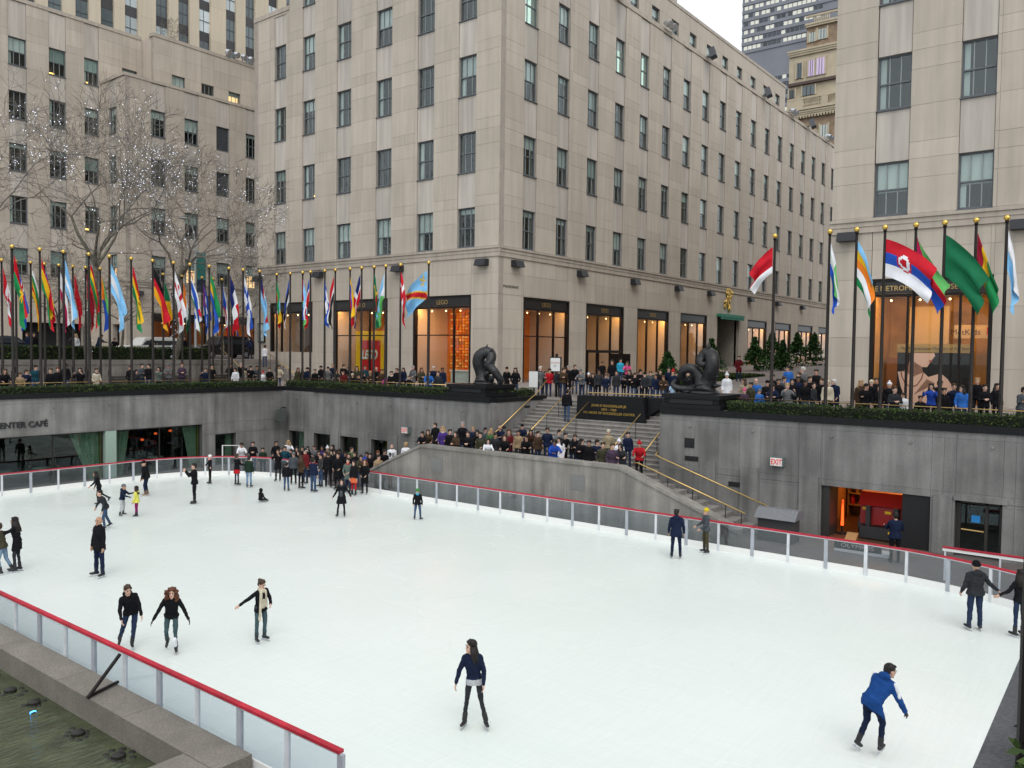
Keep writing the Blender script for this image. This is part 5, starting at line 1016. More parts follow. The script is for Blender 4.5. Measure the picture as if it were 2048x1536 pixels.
# ================================================================ PEOPLE
SK_TONES = [(.50, .30, .22), (.58, .37, .28), (.42, .24, .16), (.20, .11, .07)]
def cloth(c, nm): return M('cloth_' + nm, c, .85, nz=(9, .16), bump=(30, .3), spec=.06)
CC = dict(black=(.010, .010, .012), charcoal=(.028, .030, .034), navy=(.012, .018, .042), grey=(.13, .135, .14), slate=(.06, .07, .08), teal=(.012, .05, .07), sage=(.10, .13, .115), tan=(.28, .20, .12), cream=(.52, .47, .36), brown=(.055, .035, .022), olive=(.05, .048, .03), maroon=(.12, .015, .018), red=(.38, .015, .022), blue=(.03, .13, .42), royal=(.02, .06, .32), purple=(.07, .04, .20), plum=(.06, .04, .065), magenta=(.42, .03, .22), pink=(.6, .08, .22), white=(.68, .69, .72), beige=(.36, .30, .21), khaki=(.30, .25, .16), fur=(.045, .022, .015), green=(.05, .12, .05), darkgreen=(.015, .03, .02), cyan=(.03, .32, .48), skyblue=(.32, .46, .62), jeans=(.045, .075, .14), dkjeans=(.022, .034, .07), ltjeans=(.16, .24, .34), darkkhaki=(.06, .052, .03), yellow=(.62, .60, .12), purplepant=(.22, .015, .10), lgrey=(.42, .43, .45), tealpant=(.05, .085, .095), bluejk=(.013, .055, .20))
def ct(n): return cloth(CC[n], n)
SKIN = [M('skin_%d' % i, c, .55, nz=(20, .06), spec=.35) for i, c in enumerate(SK_TONES)]
LIP = M('lips', (.40, .12, .11), .5); EYE = M('eye', (.02, .015, .012), .3); SHOE = M('shoe', (.018, .017, .018), .5); BLADE = M('blade', (.6, .62, .65), .25, metal=.9)
HAIRC = dict(dark=(.012, .009, .008), brown=(.05, .028, .016), auburn=(.10, .035, .016), blond=(.36, .24, .11), grey=(.30, .29, .28), white=(.55, .54, .52))
def hm(n): return M('hair_' + n, HAIRC[n], .5, nz=(30, .3), bump=(40, .4), spec=.3)
SLOT = [SKIN[0], ct('black'), ct('dkjeans'), SHOE, ct('white'), EYE, LIP]
V3 = Vector
def loft(n, rings, m, k=14):
    """rings: (centre, half-axis vector a, half-axis vector b)"""
    base = len(n.v); mi = n.mat(m)
    for c, a, b in rings:
        for j in range(k): t = 6.28318 * j / k; n.v.append(tuple(c + a * math.cos(t) + b * math.sin(t)))
    for i in range(len(rings) - 1):
        for j in range(k): q = base + i * k; n.f.append((q + j, q + (j + 1) % k, q + k + (j + 1) % k, q + k + j)); n.mi.append(mi)
    n.f.append(tuple(base + j for j in reversed(range(k)))); n.mi.append(mi); q = base + (len(rings) - 1) * k; n.f.append(tuple(q + j for j in range(k))); n.mi.append(mi)
def cap(n, a, b, ra, rb, m, k=10):
    a, b = V3(a), V3(b); d = (b - a); L = d.length; d = d / L if L > 1e-6 else V3((0, 0, 1)); P = []; R_ = []
    for t in (-.98, -.75, -.4, 0): P.append(a + d * ra * t); R_.append(ra * math.sqrt(max(.02, 1 - t * t)))
    for t in (0, .4, .75, .98): P.append(b + d * rb * t); R_.append(rb * math.sqrt(max(.02, 1 - t * t)))
    n.tube(P, R_, m, k)
def hand(n, w, d, palm, m, curl=.5, sgn=1):
    """palm, four unequal bent fingers and a thumb from the side of the palm; d = forearm direction, palm = palm normal"""
    d = V3(d).normalized(); pn = V3(palm); pn = (pn - d * pn.dot(d)).normalized(); s = d.cross(pn) * sgn; w = V3(w)
    rot = Matrix((s, pn, d)).transposed()
    n.ball(w + d * .05, (.042, .019, .052), m, 10, 6, rot)
    for i, L in enumerate((.066, .074, .069, .054)):
        b0 = w + d * .088 + s * (.030 - .020 * i); d2 = (d * math.cos(curl) + pn * math.sin(curl)); b1 = b0 + d2 * L * .55; d3 = (d * math.cos(curl * 2.1) + pn * math.sin(curl * 2.1)); b2 = b1 + d3 * L * .5
        cap(n, b0, b1, .0105, .0095, m, 6); cap(n, b1, b2, .0095, .008, m, 6)
    t0 = w + d * .03 + s * .032; t1 = t0 + (d * .6 + s * .75 + pn * .2).normalized() * .036; t2 = t1 + (d * .9 + s * .25 + pn * .4).normalized() * .032
    cap(n, t0, t1, .013, .011, m, 6); cap(n, t1, t2, .011, .009, m, 6)
def remesh(n, vox, name):
    src = n.mesh(name); ob = bpy.data.objects.new('tmp', src)
    r = ob.modifiers.new('r', 'REMESH'); r.mode = 'VOXEL'; r.voxel_size = vox; s = ob.modifiers.new('s', 'SMOOTH'); s.factor = .5; s.iterations = 2
    me = evalmesh(ob)
    tree_ = BVHTree.FromPolygons([V3(v) for v in n.v], n.f); out = MB(); out.mats = list(n.mats)
    out.v = [tuple(v.co) for v in me.vertices]; out.f = [tuple(p.vertices) for p in me.polygons]
    mi = []
    for p in me.polygons: q = tree_.find_nearest(p.center); mi.append(n.mi[q[2]] if q[2] is not None else 1)
    # clothing creases
    cl = [False] * len(out.v)
    for p, k in zip(out.f, mi):
        if k in (1, 2): 
            for v in p: cl[v] = True
    for i, v in enumerate(out.v):
        if cl[i]:
            q = V3(v); a = noise.noise(q * 11) * .012 + noise.noise(V3((q.x * 9, q.y * 9, q.z * 28))) * .006 + noise.noise(V3((q.x * 26, q.y * 26, q.z * 9))) * .004; nn = me.vertices[i].normal; out.v[i] = tuple(q + nn * a)
    out.mi = mi; bpy.data.objects.remove(ob); bpy.data.meshes.remove(me); bpy.data.meshes.remove(src); return out
DOWN = (0, 0, -1)
def person_mesh(S, vox=.02):
    """S: pose and clothing. Returns (body MB, dict of joints). Faces +X, left is +Y, 1.70 m tall when upright."""
    n = MB(); n.mats = list(SLOT); g = S.get; lean, side = rad(g('lean', 0)), rad(g('side', 0)); bulk = g('bulk', 1.); hem = g('hem', .10); fl = g('flare', 0.)
    up = V3((math.sin(lean), math.sin(side), math.cos(lean))).normalized(); fw = V3((1, 0, 0)); fw = (fw - up * fw.dot(up)).normalized(); lf = up.cross(fw); sk, tp, lg, sh, ac = SLOT[:5]
    hipw = g('hip', .092); legs = g('legs', (((.02, .03, -1), (0, .02, -1)), ((.02, -.03, -1), (0, -.02, -1)))); toe = g('toe', (12, -12)); lw = g('legw', 1.)
    blades = []; feet = []
    for i, sgn in enumerate((1, -1)):
        h = V3((0, sgn * hipw, -.02)); th, shn = V3(legs[i][0]).normalized(), V3(legs[i][1]).normalized(); kn = h + th * .42; an = kn + shn * .41
        cap(n, h, kn, .088 * lw, .064 * lw, lg); cap(n, kn, an + shn * .0, .062 * lw, .052 * lw if g('wide') else .046 * lw, lg)
        t = rad(toe[i]); fd = V3((math.cos(t), math.sin(t), 0)); pit = g('pitch', (0, 0))[i]; fd = (fd * math.cos(rad(pit)) - V3((0, 0, 1)) * math.sin(rad(pit))); nu = V3((0, 0, 1)) - fd * fd.z; nu.normalize()
        sole = an - nu * .045; cap(n, sole - fd * .045, sole + fd * .03, .042, .044, sh, 8); cap(n, sole + fd * .03, sole + fd * .155, .044, .034, sh, 8); cap(n, an + nu * .01, an - shn * (.13 if g('skate') else .05), .053, .056 if g('skate') else .05, sh if g('skate') else lg, 9)
        feet.append((sole, fd, nu))
    # torso
    tb = bulk; R_ = [(-.09, .105, .150), (0, .118, .168), (.12, .108, .150), (.26, .122, .165), (.38, .122, .180), (.455, .088, .172), (.50, .060, .085)]
    loft(n, [(up * z + fw * (.012 if z > .2 else 0), fw * a * (tb if z > -.05 else 1), lf * b * tb) for z, a, b in R_], tp)
    if hem > .02:
        th = (V3(legs[0][0]).normalized() + V3(legs[1][0]).normalized()) * .5; wv = V3((th.x, th.y, -1)); rr2 = []
        for q in (0, .35, .7, 1.): rr2.append((V3((0, 0, .02)) + V3((wv.x * hem * q * .7, wv.y * hem * q * .7, -hem * q)), fw * (.125 * tb + (fl + .02) * q), lf * (.172 * tb + (fl + .02) * q)))
        loft(n, rr2, tp)
    if g('skirt'):
        loft(n, [(V3((0, 0, -.02)), V3((.12, 0, 0)), V3((0, .17, 0))), (V3((0, 0, -g('skirt'))), V3((.16, 0, 0)), V3((0, .21, 0)))], ac)
    if g('shirt'): loft(n, [(V3((0, 0, .0)), fw * .122 * tb, lf * .174 * tb), (V3((0, 0, -.115)), fw * .126 * tb, lf * .178 * tb)], ac); 
    if g('open'): loft(n, [(up * .46 + fw * .075 * tb, fw * .03, lf * .045), (up * .2 + fw * .105 * tb, fw * .035, lf * .07), (up * -.04 + fw * .10 * tb, fw * .035, lf * .075)], ac)
    # arms
    arms = g('arms', (((.05, .20, -1), (.15, .08, -1)), ((.05, -.20, -1), (.15, -.08, -1)))); aw = g('armw', 1.); hands = []
    for i, sgn in enumerate((1, -1)):
        s = up * .415 + lf * sgn * (.160 * min(tb, 1.1)); cap(n, up * .475 + lf * sgn * .05, s + up * .012, .052, .060 * aw, tp); u_, f_ = V3(arms[i][0]).normalized(), V3(arms[i][1]).normalized(); el = s + u_ * .275; wr = el + f_ * .235
        cap(n, s, el, .062 * aw, .050 * aw, tp); cap(n, el, wr, .049 * aw, .038 * aw, tp); cap(n, wr - f_ * .01, wr + f_ * .025, .027, .026, sh if g('gloves') else sk, 8)
        hand(n, wr + f_ * .02, f_, g('palm', ((0, -1, 0), (0, 1, 0)))[i] if abs(f_.y) < .85 else (1, 0, 0), sh if g('gloves') else sk, g('curl', .45), sgn); hands.append(wr)
        if g('stripe'): cap(n, s + lf * sgn * (.062 * aw - .022) + up * .045 - fw * .03, s + u_ * .20 + lf * sgn * (.055 * aw - .016) - fw * .03, .034, .030, ac, 8)
    # neck and head
    hy, hp = rad(g('hyaw', 0)), rad(g('hpitch', 0)); hf = V3((math.cos(hy) * math.cos(hp), math.sin(hy) * math.cos(hp), math.sin(hp))); hu = V3((0, 0, 1)) + up * .25; hu = (hu - hf * hu.dot(hf)).normalized(); hl = hu.cross(hf); HS = g('head', 1.09)
    nb = up * .49; hc = nb + (up * .6 + V3((0, 0, .4))).normalized() * (.152 if HS < 1.12 else .168) + hf * .015; rot = Matrix((hf, hl, hu)).transposed(); q = HS
    cap(n, nb - up * .03, hc - hu * .06, .056, .050, sk); n.ball(hc + hu * .022 * q - hf * .008 * q, (.094 * q, .074 * q, .100 * q), sk, 14, 10, rot); n.ball(hc + hf * .018 * q - hu * .04 * q, (.074 * q, .058 * q, .080 * q), sk, 12, 9, rot)
    cap(n, hc + hf * .085 * q + hu * .004, hc + hf * .100 * q - hu * .024 * q, .009 * q, .014 * q, sk, 7); cap(n, hc + hf * .07 * q - hu * .098 * q, hc + hf * .076 * q - hu * .095 * q, .022 * q, .02 * q, sk, 7)
    for sgn in (1, -1): n.ball(hc + hl * sgn * .076 * q - hu * .008 * q, (.018 * q, .010 * q, .030 * q), sk, 7, 5, rot)
    if g('collar'): loft(n, [(up * .44, fw * .09, lf * .12), (up * .52 + fw * .01, fw * .088, lf * .09), (up * .545 + fw * .01, fw * .085, lf * .085)], g('collar') == 2 and ac or tp)
    if g('hood'): n.ball(up * .49 - fw * .085, (.085, .125, .085), tp, 12, 8)
    if g('scarf'):
        loft(n, [(up * .455, fw * .10, lf * .11), (up * .50, fw * .105, lf * .105), (up * .54, fw * .085, lf * .085)], ac)
        if g('scarf') == 2:
            for sgn in (1, -1): cap(n, up * .47 + fw * .10 + lf * sgn * .07, V3((.12, sgn * .10, -.35 if sgn < 0 else .0)), .035, .035, ac, 8)
    for a, b, ra, rb, k in g('extra', ()): cap(n, a, b, ra, rb, SLOT[k], 8)
    out = remesh(n, vox, 'person')
    for sgn in (1, -1):
        out.ball(hc + hf * .083 * q + hl * sgn * .031 * q + hu * .012 * q, (.012 * q, .014 * q, .009 * q), EYE, 8, 5, rot); b0 = hc + hf * .089 * q + hl * sgn * .031 * q + hu * .034 * q; out.tube([b0 - hl * .018, b0 + hl * .018], .005, EYE, 5)
    out.ball(hc + hf * .086 * q - hu * .058 * q, (.010 * q, .024 * q, .008 * q), LIP, 8, 5, rot)
    blades = MB()
    zmin = min(v[2] for v in out.v)
    if g('skate'):
        for sole, fd, nu in feet:
            c = sole - nu * .085; R3 = Matrix((fd, nu.cross(fd), nu)).transposed().to_4x4(); mt = Matrix.Translation(c) @ R3
            blades.box((-.12, -.004, -.012), (.19, .004, .016), BLADE, mt); blades.box((-.06, -.012, .01), (-.02, .012, .05), BLADE, mt); blades.box((.08, -.012, .01), (.13, .012, .05), BLADE, mt)
        zmin = min(v[2] for v in blades.v)
    sh_ = V3((-(feet[0][0].x + feet[1][0].x) / 2 * g('recentre', 1), -(feet[0][0].y + feet[1][0].y) / 2, -zmin))
    for o in (out, blades): o.v = [tuple(V3(v) + sh_) for v in o.v]
    return out, blades, dict(hc=hc + sh_, rot=rot, q=q, hf=hf, hl=hl, hu=hu, up=up, fw=fw, lf=lf, nb=nb + sh_)
def hair_mesh(kind, J, m, m2=None):
    n = MB(); hc, rot, q, hf, hl, hu = J['hc'], J['rot'], J['q'], J['hf'], J['hl'], J['hu']
    if kind == 'bald':
        n.ball(hc - hf * .045 * q - hu * .012 * q, (.062 * q, .080 * q, .055 * q), m, 12, 8, rot); return n, 'hair'
    if kind in ('beanie', 'pompom', 'band'):
        n.ball(hc + hu * .052 * q - hf * .012 * q, (.105 * q, .088 * q, .092 * q), m, 14, 9, rot); n.tube([hc + hu * .030 * q - hf * .012 * q, hc + hu * .062 * q - hf * .016 * q], .0985 * q, m2 or m, 16)
        if kind == 'pompom': n.ball(hc + hu * .165 * q - hf * .02, .034 * q, m, 9, 6)
        return n, 'hat'
    if kind == 'cap':
        n.ball(hc + hu * .045 * q - hf * .01 * q, (.102 * q, .084 * q, .085 * q), m, 14, 9, rot); R3 = rot.to_4x4(); n.box((.06, -.06, -.006), (.165, .06, .006), m, Matrix.Translation(hc + hu * .055 * q) @ R3); return n, 'cap'
    if kind == 'hood':
        n.ball(hc + hu * .02 * q - hf * .032 * q, (.112 * q, .100 * q, .122 * q), m, 14, 10, rot); n.ball(hc - hu * .09 * q - hf * .05, (.10, .105, .08), m, 10, 7, rot); return n, 'hood'
    n.ball(hc + hu * .042 * q - hf * .020 * q, (.098 * q, .083 * q, .092 * q), m, 14, 10, rot); n.ball(hc - hf * .046 * q + hu * .0 * q, (.066 * q, .080 * q, .082 * q), m, 12, 8, rot)
    n.ball(hc + hf * .040 * q + hu * .094 * q, (.048 * q, .060 * q, .024 * q), m, 10, 6, rot)
    rnd = random.Random(int(hc.x * 1e4) + 5)
    for k in range(14):
        a = rnd.uniform(-1.9, 1.9); c = hc + hu * rnd.uniform(.02, .11) * q + (hl * math.sin(a) - hf * math.cos(a)) * .074 * q; n.ball(c, .022 * q, m, 6, 4)
    if kind in ('long', 'curly'):
        L = .36 if kind == 'long' else .26; out_ = .05 if kind == 'long' else .10
        for k in range(13):
            a = -1.75 + k * 3.5 / 12; d = (hl * math.sin(a) - hf * math.cos(a)); p0 = hc + d * .070 * q + hu * .02; p1 = hc + d * (.085 + out_ * .5) - hu * L * .45 - hf * .015; p2 = J['nb'] + d * (.10 + out_ * .6) - V3((0, 0, L * .5 * rnd.uniform(.7, 1.1))) - hf * .04
            n.tube([p0, p1, p2], [.040, .042, .016], m, 7)
        if kind == 'curly':
            for k in range(26): a = rnd.uniform(-2.3, 2.3); d = (hl * math.sin(a) - hf * math.cos(a)); n.ball(hc + d * rnd.uniform(.09, .15) - hu * rnd.uniform(-.08, .22), rnd.uniform(.028, .045), m, 7, 5)
    if kind == 'bun': n.ball(hc - hf * .10 * q + hu * .07 * q, .045 * q, m, 9, 7)
    return n, 'hair'
def zmax(*mbs): return max(v[2] for b in mbs for v in b.v)
def place_unique(key, x, y, z, h, yaw, S, mats, hair, hairm, label, hm2=None, vox=.0135, ground=.02, group=None):
    body, bl, J = person_mesh(S, vox); body.mats = [mats.get(i, SLOT[i]) for i in range(7)] + body.mats[7:]
    hn, nm = hair_mesh(hair, J, hairm, hm2); s = h / zmax(body, hn)
    o = body.build('person', smooth=True, fix=False); o.location = (x, y, z + ground); o.rotation_euler = (0, 0, rad(yaw)); o.scale = (s, s, s); tag(o, label, 'person', group)
    c = hn.build(nm, o, smooth=True, loc=(0, 0, 0))
    if bl.f:
        for a, b in ((0, 24), (24, 48)):
            q = MB(); q.mats = bl.mats; q.v = bl.v[a:b]; q.f = [tuple(i - a for i in f) for f in bl.f[a * 18 // 24:b * 18 // 24]]; q.mi = [0] * len(q.f); q.build('skate_blade', o, loc=(0, 0, 0))
    return o
SKATERS=[
 ('sweatshirt', 11.46, 9.65, 0, 1.67, 209.7),
 ('bluejacket', 15.04, 3.63, 0, 1.61, -24),
 ('greyjacket', 23.74, 3.28, 0, 1.82, 32.7),
 ('holdhand', 23.87, 2.32, 0, 1.73, 47.7),
 ('navyman', 25.45, 12.53, 0, 1.71, 27.7),
 ('yellowhat', 26.79, 12.04, 0, 1.63, 132.7),
 ('greenhat', 24.23, 23.64, 0, 1.32, 27.7),
 ('opencoat', 22.56, 26.46, 0, 1.61, 215.7),
 ('sitting', 22.44, 31.74, 0, 0.66, 7.7),
 ('hoodieboy', 9.37, 18.49, 0, 1.58, 247.7),
 ('curly', 9.92, 17.49, 0, 1.58, 232.7),
 ('scarf', 11.62, 16.51, 0, 1.55, 267.7),
 ('bald', 11.84, 24.96, 0, 1.85, 185.7),
 ('longhair', 10.49, 27.4, 0, 1.73, 137.7),
 ('edge', 10.17, 27.36, 0, 1.6, 137.7),
 ('greyjean', 15.13, 31.31, 0, 1.57, 172.7),
 ('kick', 17.41, 36.47, 0, 1.51, 147.7),
 ('greyhatkid', 16.75, 33.37, 0, 1.35, 307.7),
 ('yellowgirl', 17.04, 32.72, 0, 1.3, 137.7),
 ('bigblack', 19.78, 37.03, 0, 1.69, 142.7),
 ('camera', 20.09, 33.45, 0, 1.88, 147.7),
 ('whitehat', 23.66, 37.95, 0, 1.54, 162.7),
 ('jeansback', 24.35, 35.57, 0, 1.61, 27.7),
 ('redskirt', 24.3, 36.54, 0, 1.63, 7.7),
 ('icecam', 26.49, 36.11, 0, 1.72, 215.7),
 ('icechild', 24.91, 33.28, 0, 1.45, 37.7),
 ('icebrown', 25.76, 33.25, 0, 1.72, 7.7),
 ('icenavy', 25.57, 32.04, 0, 1.72, 7.7),
 ('iceleather', 26.81, 33.01, 0, 1.72, 172.7),
 ('iceblack', 26.9, 32.53, 0, 1.88, 37.7),
 ('icecoat', 26.9, 31.8, 0, 1.87, 212.7),
 ('icescarf', 26.59, 30.69, 0, 1.72, 209.7),
 ('iceorange', 26.3, 29.92, 0, 1.72, 187.7),
 ('icelong', 26.9, 29.82, 0, 1.72, 209.7),
 ('icehat', 26.38, 34.66, 0, 1.72, 47.7),
 ('icetall', 26.9, 34.36, 0, 1.88, 187.7),
]
N =[
  (16.77, 45.15, 4.2, 1.67, -97, 'black', 'brown_long'),
  (17.5, 45.15, 4.2, 1.49, -137, 'tan', 'brown'),
  (17.88, 45.51, 4.2, 1.63, -90, 'navy', 'brown'),
  (20.4, 50.56, 4.2, 1.73, -128, 'teal', 'dark'),
  (18.98, 45.17, 4.2, 1.68, -134, 'black', 'brown'),
  (19.95, 46.58, 4.2, 1.7, -119, 'black', 'auburn'),
  (22.1, 50.59, 4.2, 1.84, -105, 'black', 'dark'),
  (20.48, 45.18, 4.2, 1.7, -131, 'black', 'dark_long'),
  (21.34, 45.18, 4.2, 1.67, -94, 'cream', 'brown'),
  (25.4, 49.32, 4.2, 1.7, -119, 'black', 'dark'),
  (23.5, 45.15, 4.2, 1.59, -124, 'charcoal', 'dark_long'),
  (26.76, 50.59, 4.2, 1.8, -81, 'slate', 'dark'),
  (26.97, 50.12, 4.2, 1.8, -123, 'black', 'dark'),
  (25.53, 46.3, 4.2, 1.7, -160, 'sage', 'dark_long'),
  (28.54, 50.58, 4.2, 1.79, -120, 'grey', 'greycap'),
  (29.49, 50.58, 4.2, 1.82, -113, 'plum', 'auburn'),
  (27.87, 45.17, 4.2, 1.62, -122, 'navy', 'brown'),
  (31.71, 50.6, 4.2, 1.71, -115, 'black', 'dark'),
  (33.09, 50.58, 4.2, 1.78, -123, 'black', 'dark'),
  (29.94, 45.17, 4.2, 1.63, -140, 'white', 'dark'),
  (33.97, 50.59, 4.2, 1.88, -97, 'black', 'grey'),
  (32.64, 47.57, 4.2, 1.7, -119, 'black', 'dark'),
  (33.15, 47.58, 4.2, 1.7, -111, 'slate', 'dark'),
  (31.95, 45.15, 4.2, 1.46, -87, 'white', 'redhat'),
  (32.46, 45.17, 4.2, 1.62, -131, 'black', 'brown'),
  (35.68, 48.61, 4.2, 1.7, -112, 'cream', 'dark'),
]
E1 =[
  (33.96, 44.17, 4.2, 1.63, -113, 'olive', 'auburn_long'),
  (33.96, 43.14, 4.2, 1.68, -144, 'navy', 'darkcap'),
  (36.22, 44.57, 4.243, 1.7, -151, 'black', 'darkcap'),
  (35.82, 43.4, 4.2, 1.7, -142, 'grey', 'darkcap'),
  (36.96, 44.26, 4.382, 1.7, -136, 'navy', 'blond'),
  (36.9, 43.15, 4.371, 1.7, -122, 'black', 'brown'),
  (33.96, 39.61, 4.2, 1.51, -123, 'maroon', 'auburn'),
  (36.33, 41.83, 4.263, 1.7, -133, 'black', 'dark'),
  (33.96, 38.82, 4.2, 1.4, -155, 'black', 'creamhat'),
  (36.4, 41.18, 4.277, 1.7, -147, 'olive', 'dark_long'),
  (33.96, 38.27, 4.2, 1.32, -105, 'black', 'dark'),
  (36.63, 40.65, 4.32, 1.7, -137, 'teal', 'brown'),
  (33.96, 37.15, 4.2, 1.6, -146, 'brown', 'blond'),
  (36.28, 39.13, 4.254, 1.7, -147, 'black', 'bald'),
  (33.96, 35.88, 4.2, 1.33, -129, 'magenta', 'brown'),
  (36.16, 37.18, 4.231, 1.7, -122, 'black', 'dark'),
  (36.66, 37.11, 4.325, 1.64, -164, 'navy', 'dark_long'),
  (33.96, 33.92, 4.2, 1.38, -136, 'black', 'brown'),
  (37.03, 36.64, 4.397, 1.7, -168, 'grey', 'grey'),
  (36.52, 35.4, 4.3, 1.7, -112, 'olive', 'auburn_long'),
  (34.26, 32.65, 4.2, 1.7, -129, 'blue', 'brown'),
  (37.05, 34.88, 4.4, 1.7, -130, 'navy', 'white'),
  (36.69, 33.8, 4.331, 1.7, -128, 'navy', 'dark'),
  (33.96, 42.43, 4.2, 1.57, -148, 'black', 'dark'),
  (33.96, 40.37, 4.2, 1.62, -129, 'charcoal', 'brown'),
  (34.46, 38.42, 4.2, 1.47, -117, 'black', 'dark_long'),
  (34.26, 36.51, 4.2, 1.7, -135, 'brown', 'brown'),
  (33.96, 35.38, 4.2, 1.61, -142, 'black', 'dark'),
  (33.96, 31.62, 4.2, 1.7, -156, 'charcoal', 'brown'),
  (33.96, 43.65, 4.2, 1.41, -119, 'black', 'dark'),
]
PR =[
  (37.36, 29.35, 4.459, 1.72, -140, 'black', 'darkcap'),
  (37.16, 28.56, 4.419, 1.72, -162, 'black', 'dark_long'),
  (37.74, 27.22, 4.531, 1.72, -114, 'grey', 'white'),
  (37.71, 26.61, 4.525, 1.62, -150, 'red', 'dark'),
  (37.71, 25.66, 4.525, 1.7, -121, 'brown', 'brown'),
  (38.22, 25.64, 4.622, 1.69, -153, 'black', 'grey'),
  (38.72, 25.53, 4.716, 1.65, -150, 'black', 'brown'),
  (37.71, 24.4, 4.525, 1.65, -169, 'grey', 'greycap'),
  (38.16, 24.66, 4.61, 1.3, -161, 'navy', 'dark_long'),
  (38.66, 24.58, 4.704, 1.26, -161, 'black', 'whitehat'),
  (37.71, 23.35, 4.525, 1.61, -141, 'charcoal', 'dark'),
  (43.58, 26.7, 5.049, 1.46, -133, 'black', 'dark'),
  (39.96, 23.83, 4.952, 1.72, -144, 'black', 'dark'),
  (44.67, 26.06, 5.077, 1.63, -147, 'cyan', 'dark'),
  (43.59, 24.9, 5.05, 1.52, -163, 'pink', 'brown_long'),
  (37.71, 21.17, 4.525, 1.51, -149, 'black', 'brown'),
  (38.22, 21.14, 4.622, 1.59, -127, 'black', 'dark'),
  (37.71, 20.53, 4.525, 1.55, -148, 'charcoal', 'darkcap'),
  (37.71, 19.89, 4.525, 1.46, -144, 'navy', 'dark'),
  (38.22, 19.91, 4.622, 1.59, -155, 'black', 'brown'),
  (38.67, 19.68, 4.707, 1.66, -186, 'navy', 'dark'),
  (38.06, 19.11, 4.59, 1.72, -178, 'navy', 'redhat'),
  (39.15, 19.86, 4.798, 1.07, -163, 'black', 'brown_long'),
  (37.71, 18.95, 4.525, 1.08, -149, 'skyblue', 'blond'),
  (37.71, 18.11, 4.525, 1.66, -170, 'black', 'auburn'),
  (38.17, 17.93, 4.613, 1.67, -174, 'black', 'dark'),
  (52.29, 21.46, 5.267, 1.72, -157, 'maroon', 'brown'),
  (37.9, 23.81, 4.562, 1.37, -151, 'black', 'dark_long'),
  (37.71, 22.87, 4.525, 1.38, -146, 'navy', 'brown'),
  (37.71, 22.23, 4.525, 1.59, -148, 'charcoal', 'dark'),
  (38.17, 22.04, 4.613, 1.21, -164, 'black', 'darkcap'),
  (38.02, 21.56, 4.585, 1.62, -166, 'black', 'brown_long'),
  (38.72, 21.22, 4.716, 1.12, -135, 'black', 'dark'),
  (38.22, 20.48, 4.622, 1.5, -150, 'slate', 'brown'),
  (38.72, 20.62, 4.716, 1.03, -155, 'black', 'dark_long'),
  (37.71, 19.47, 4.525, 1.42, -151, 'brown', 'auburn'),
  (38.55, 19.19, 4.684, 1.39, -150, 'black', 'dark'),
  (38.25, 27.27, 4.628, 1.33, -119, 'black', 'dark_long'),
  (37.86, 26.13, 4.553, 1.55, -134, 'charcoal', 'dark'),
]
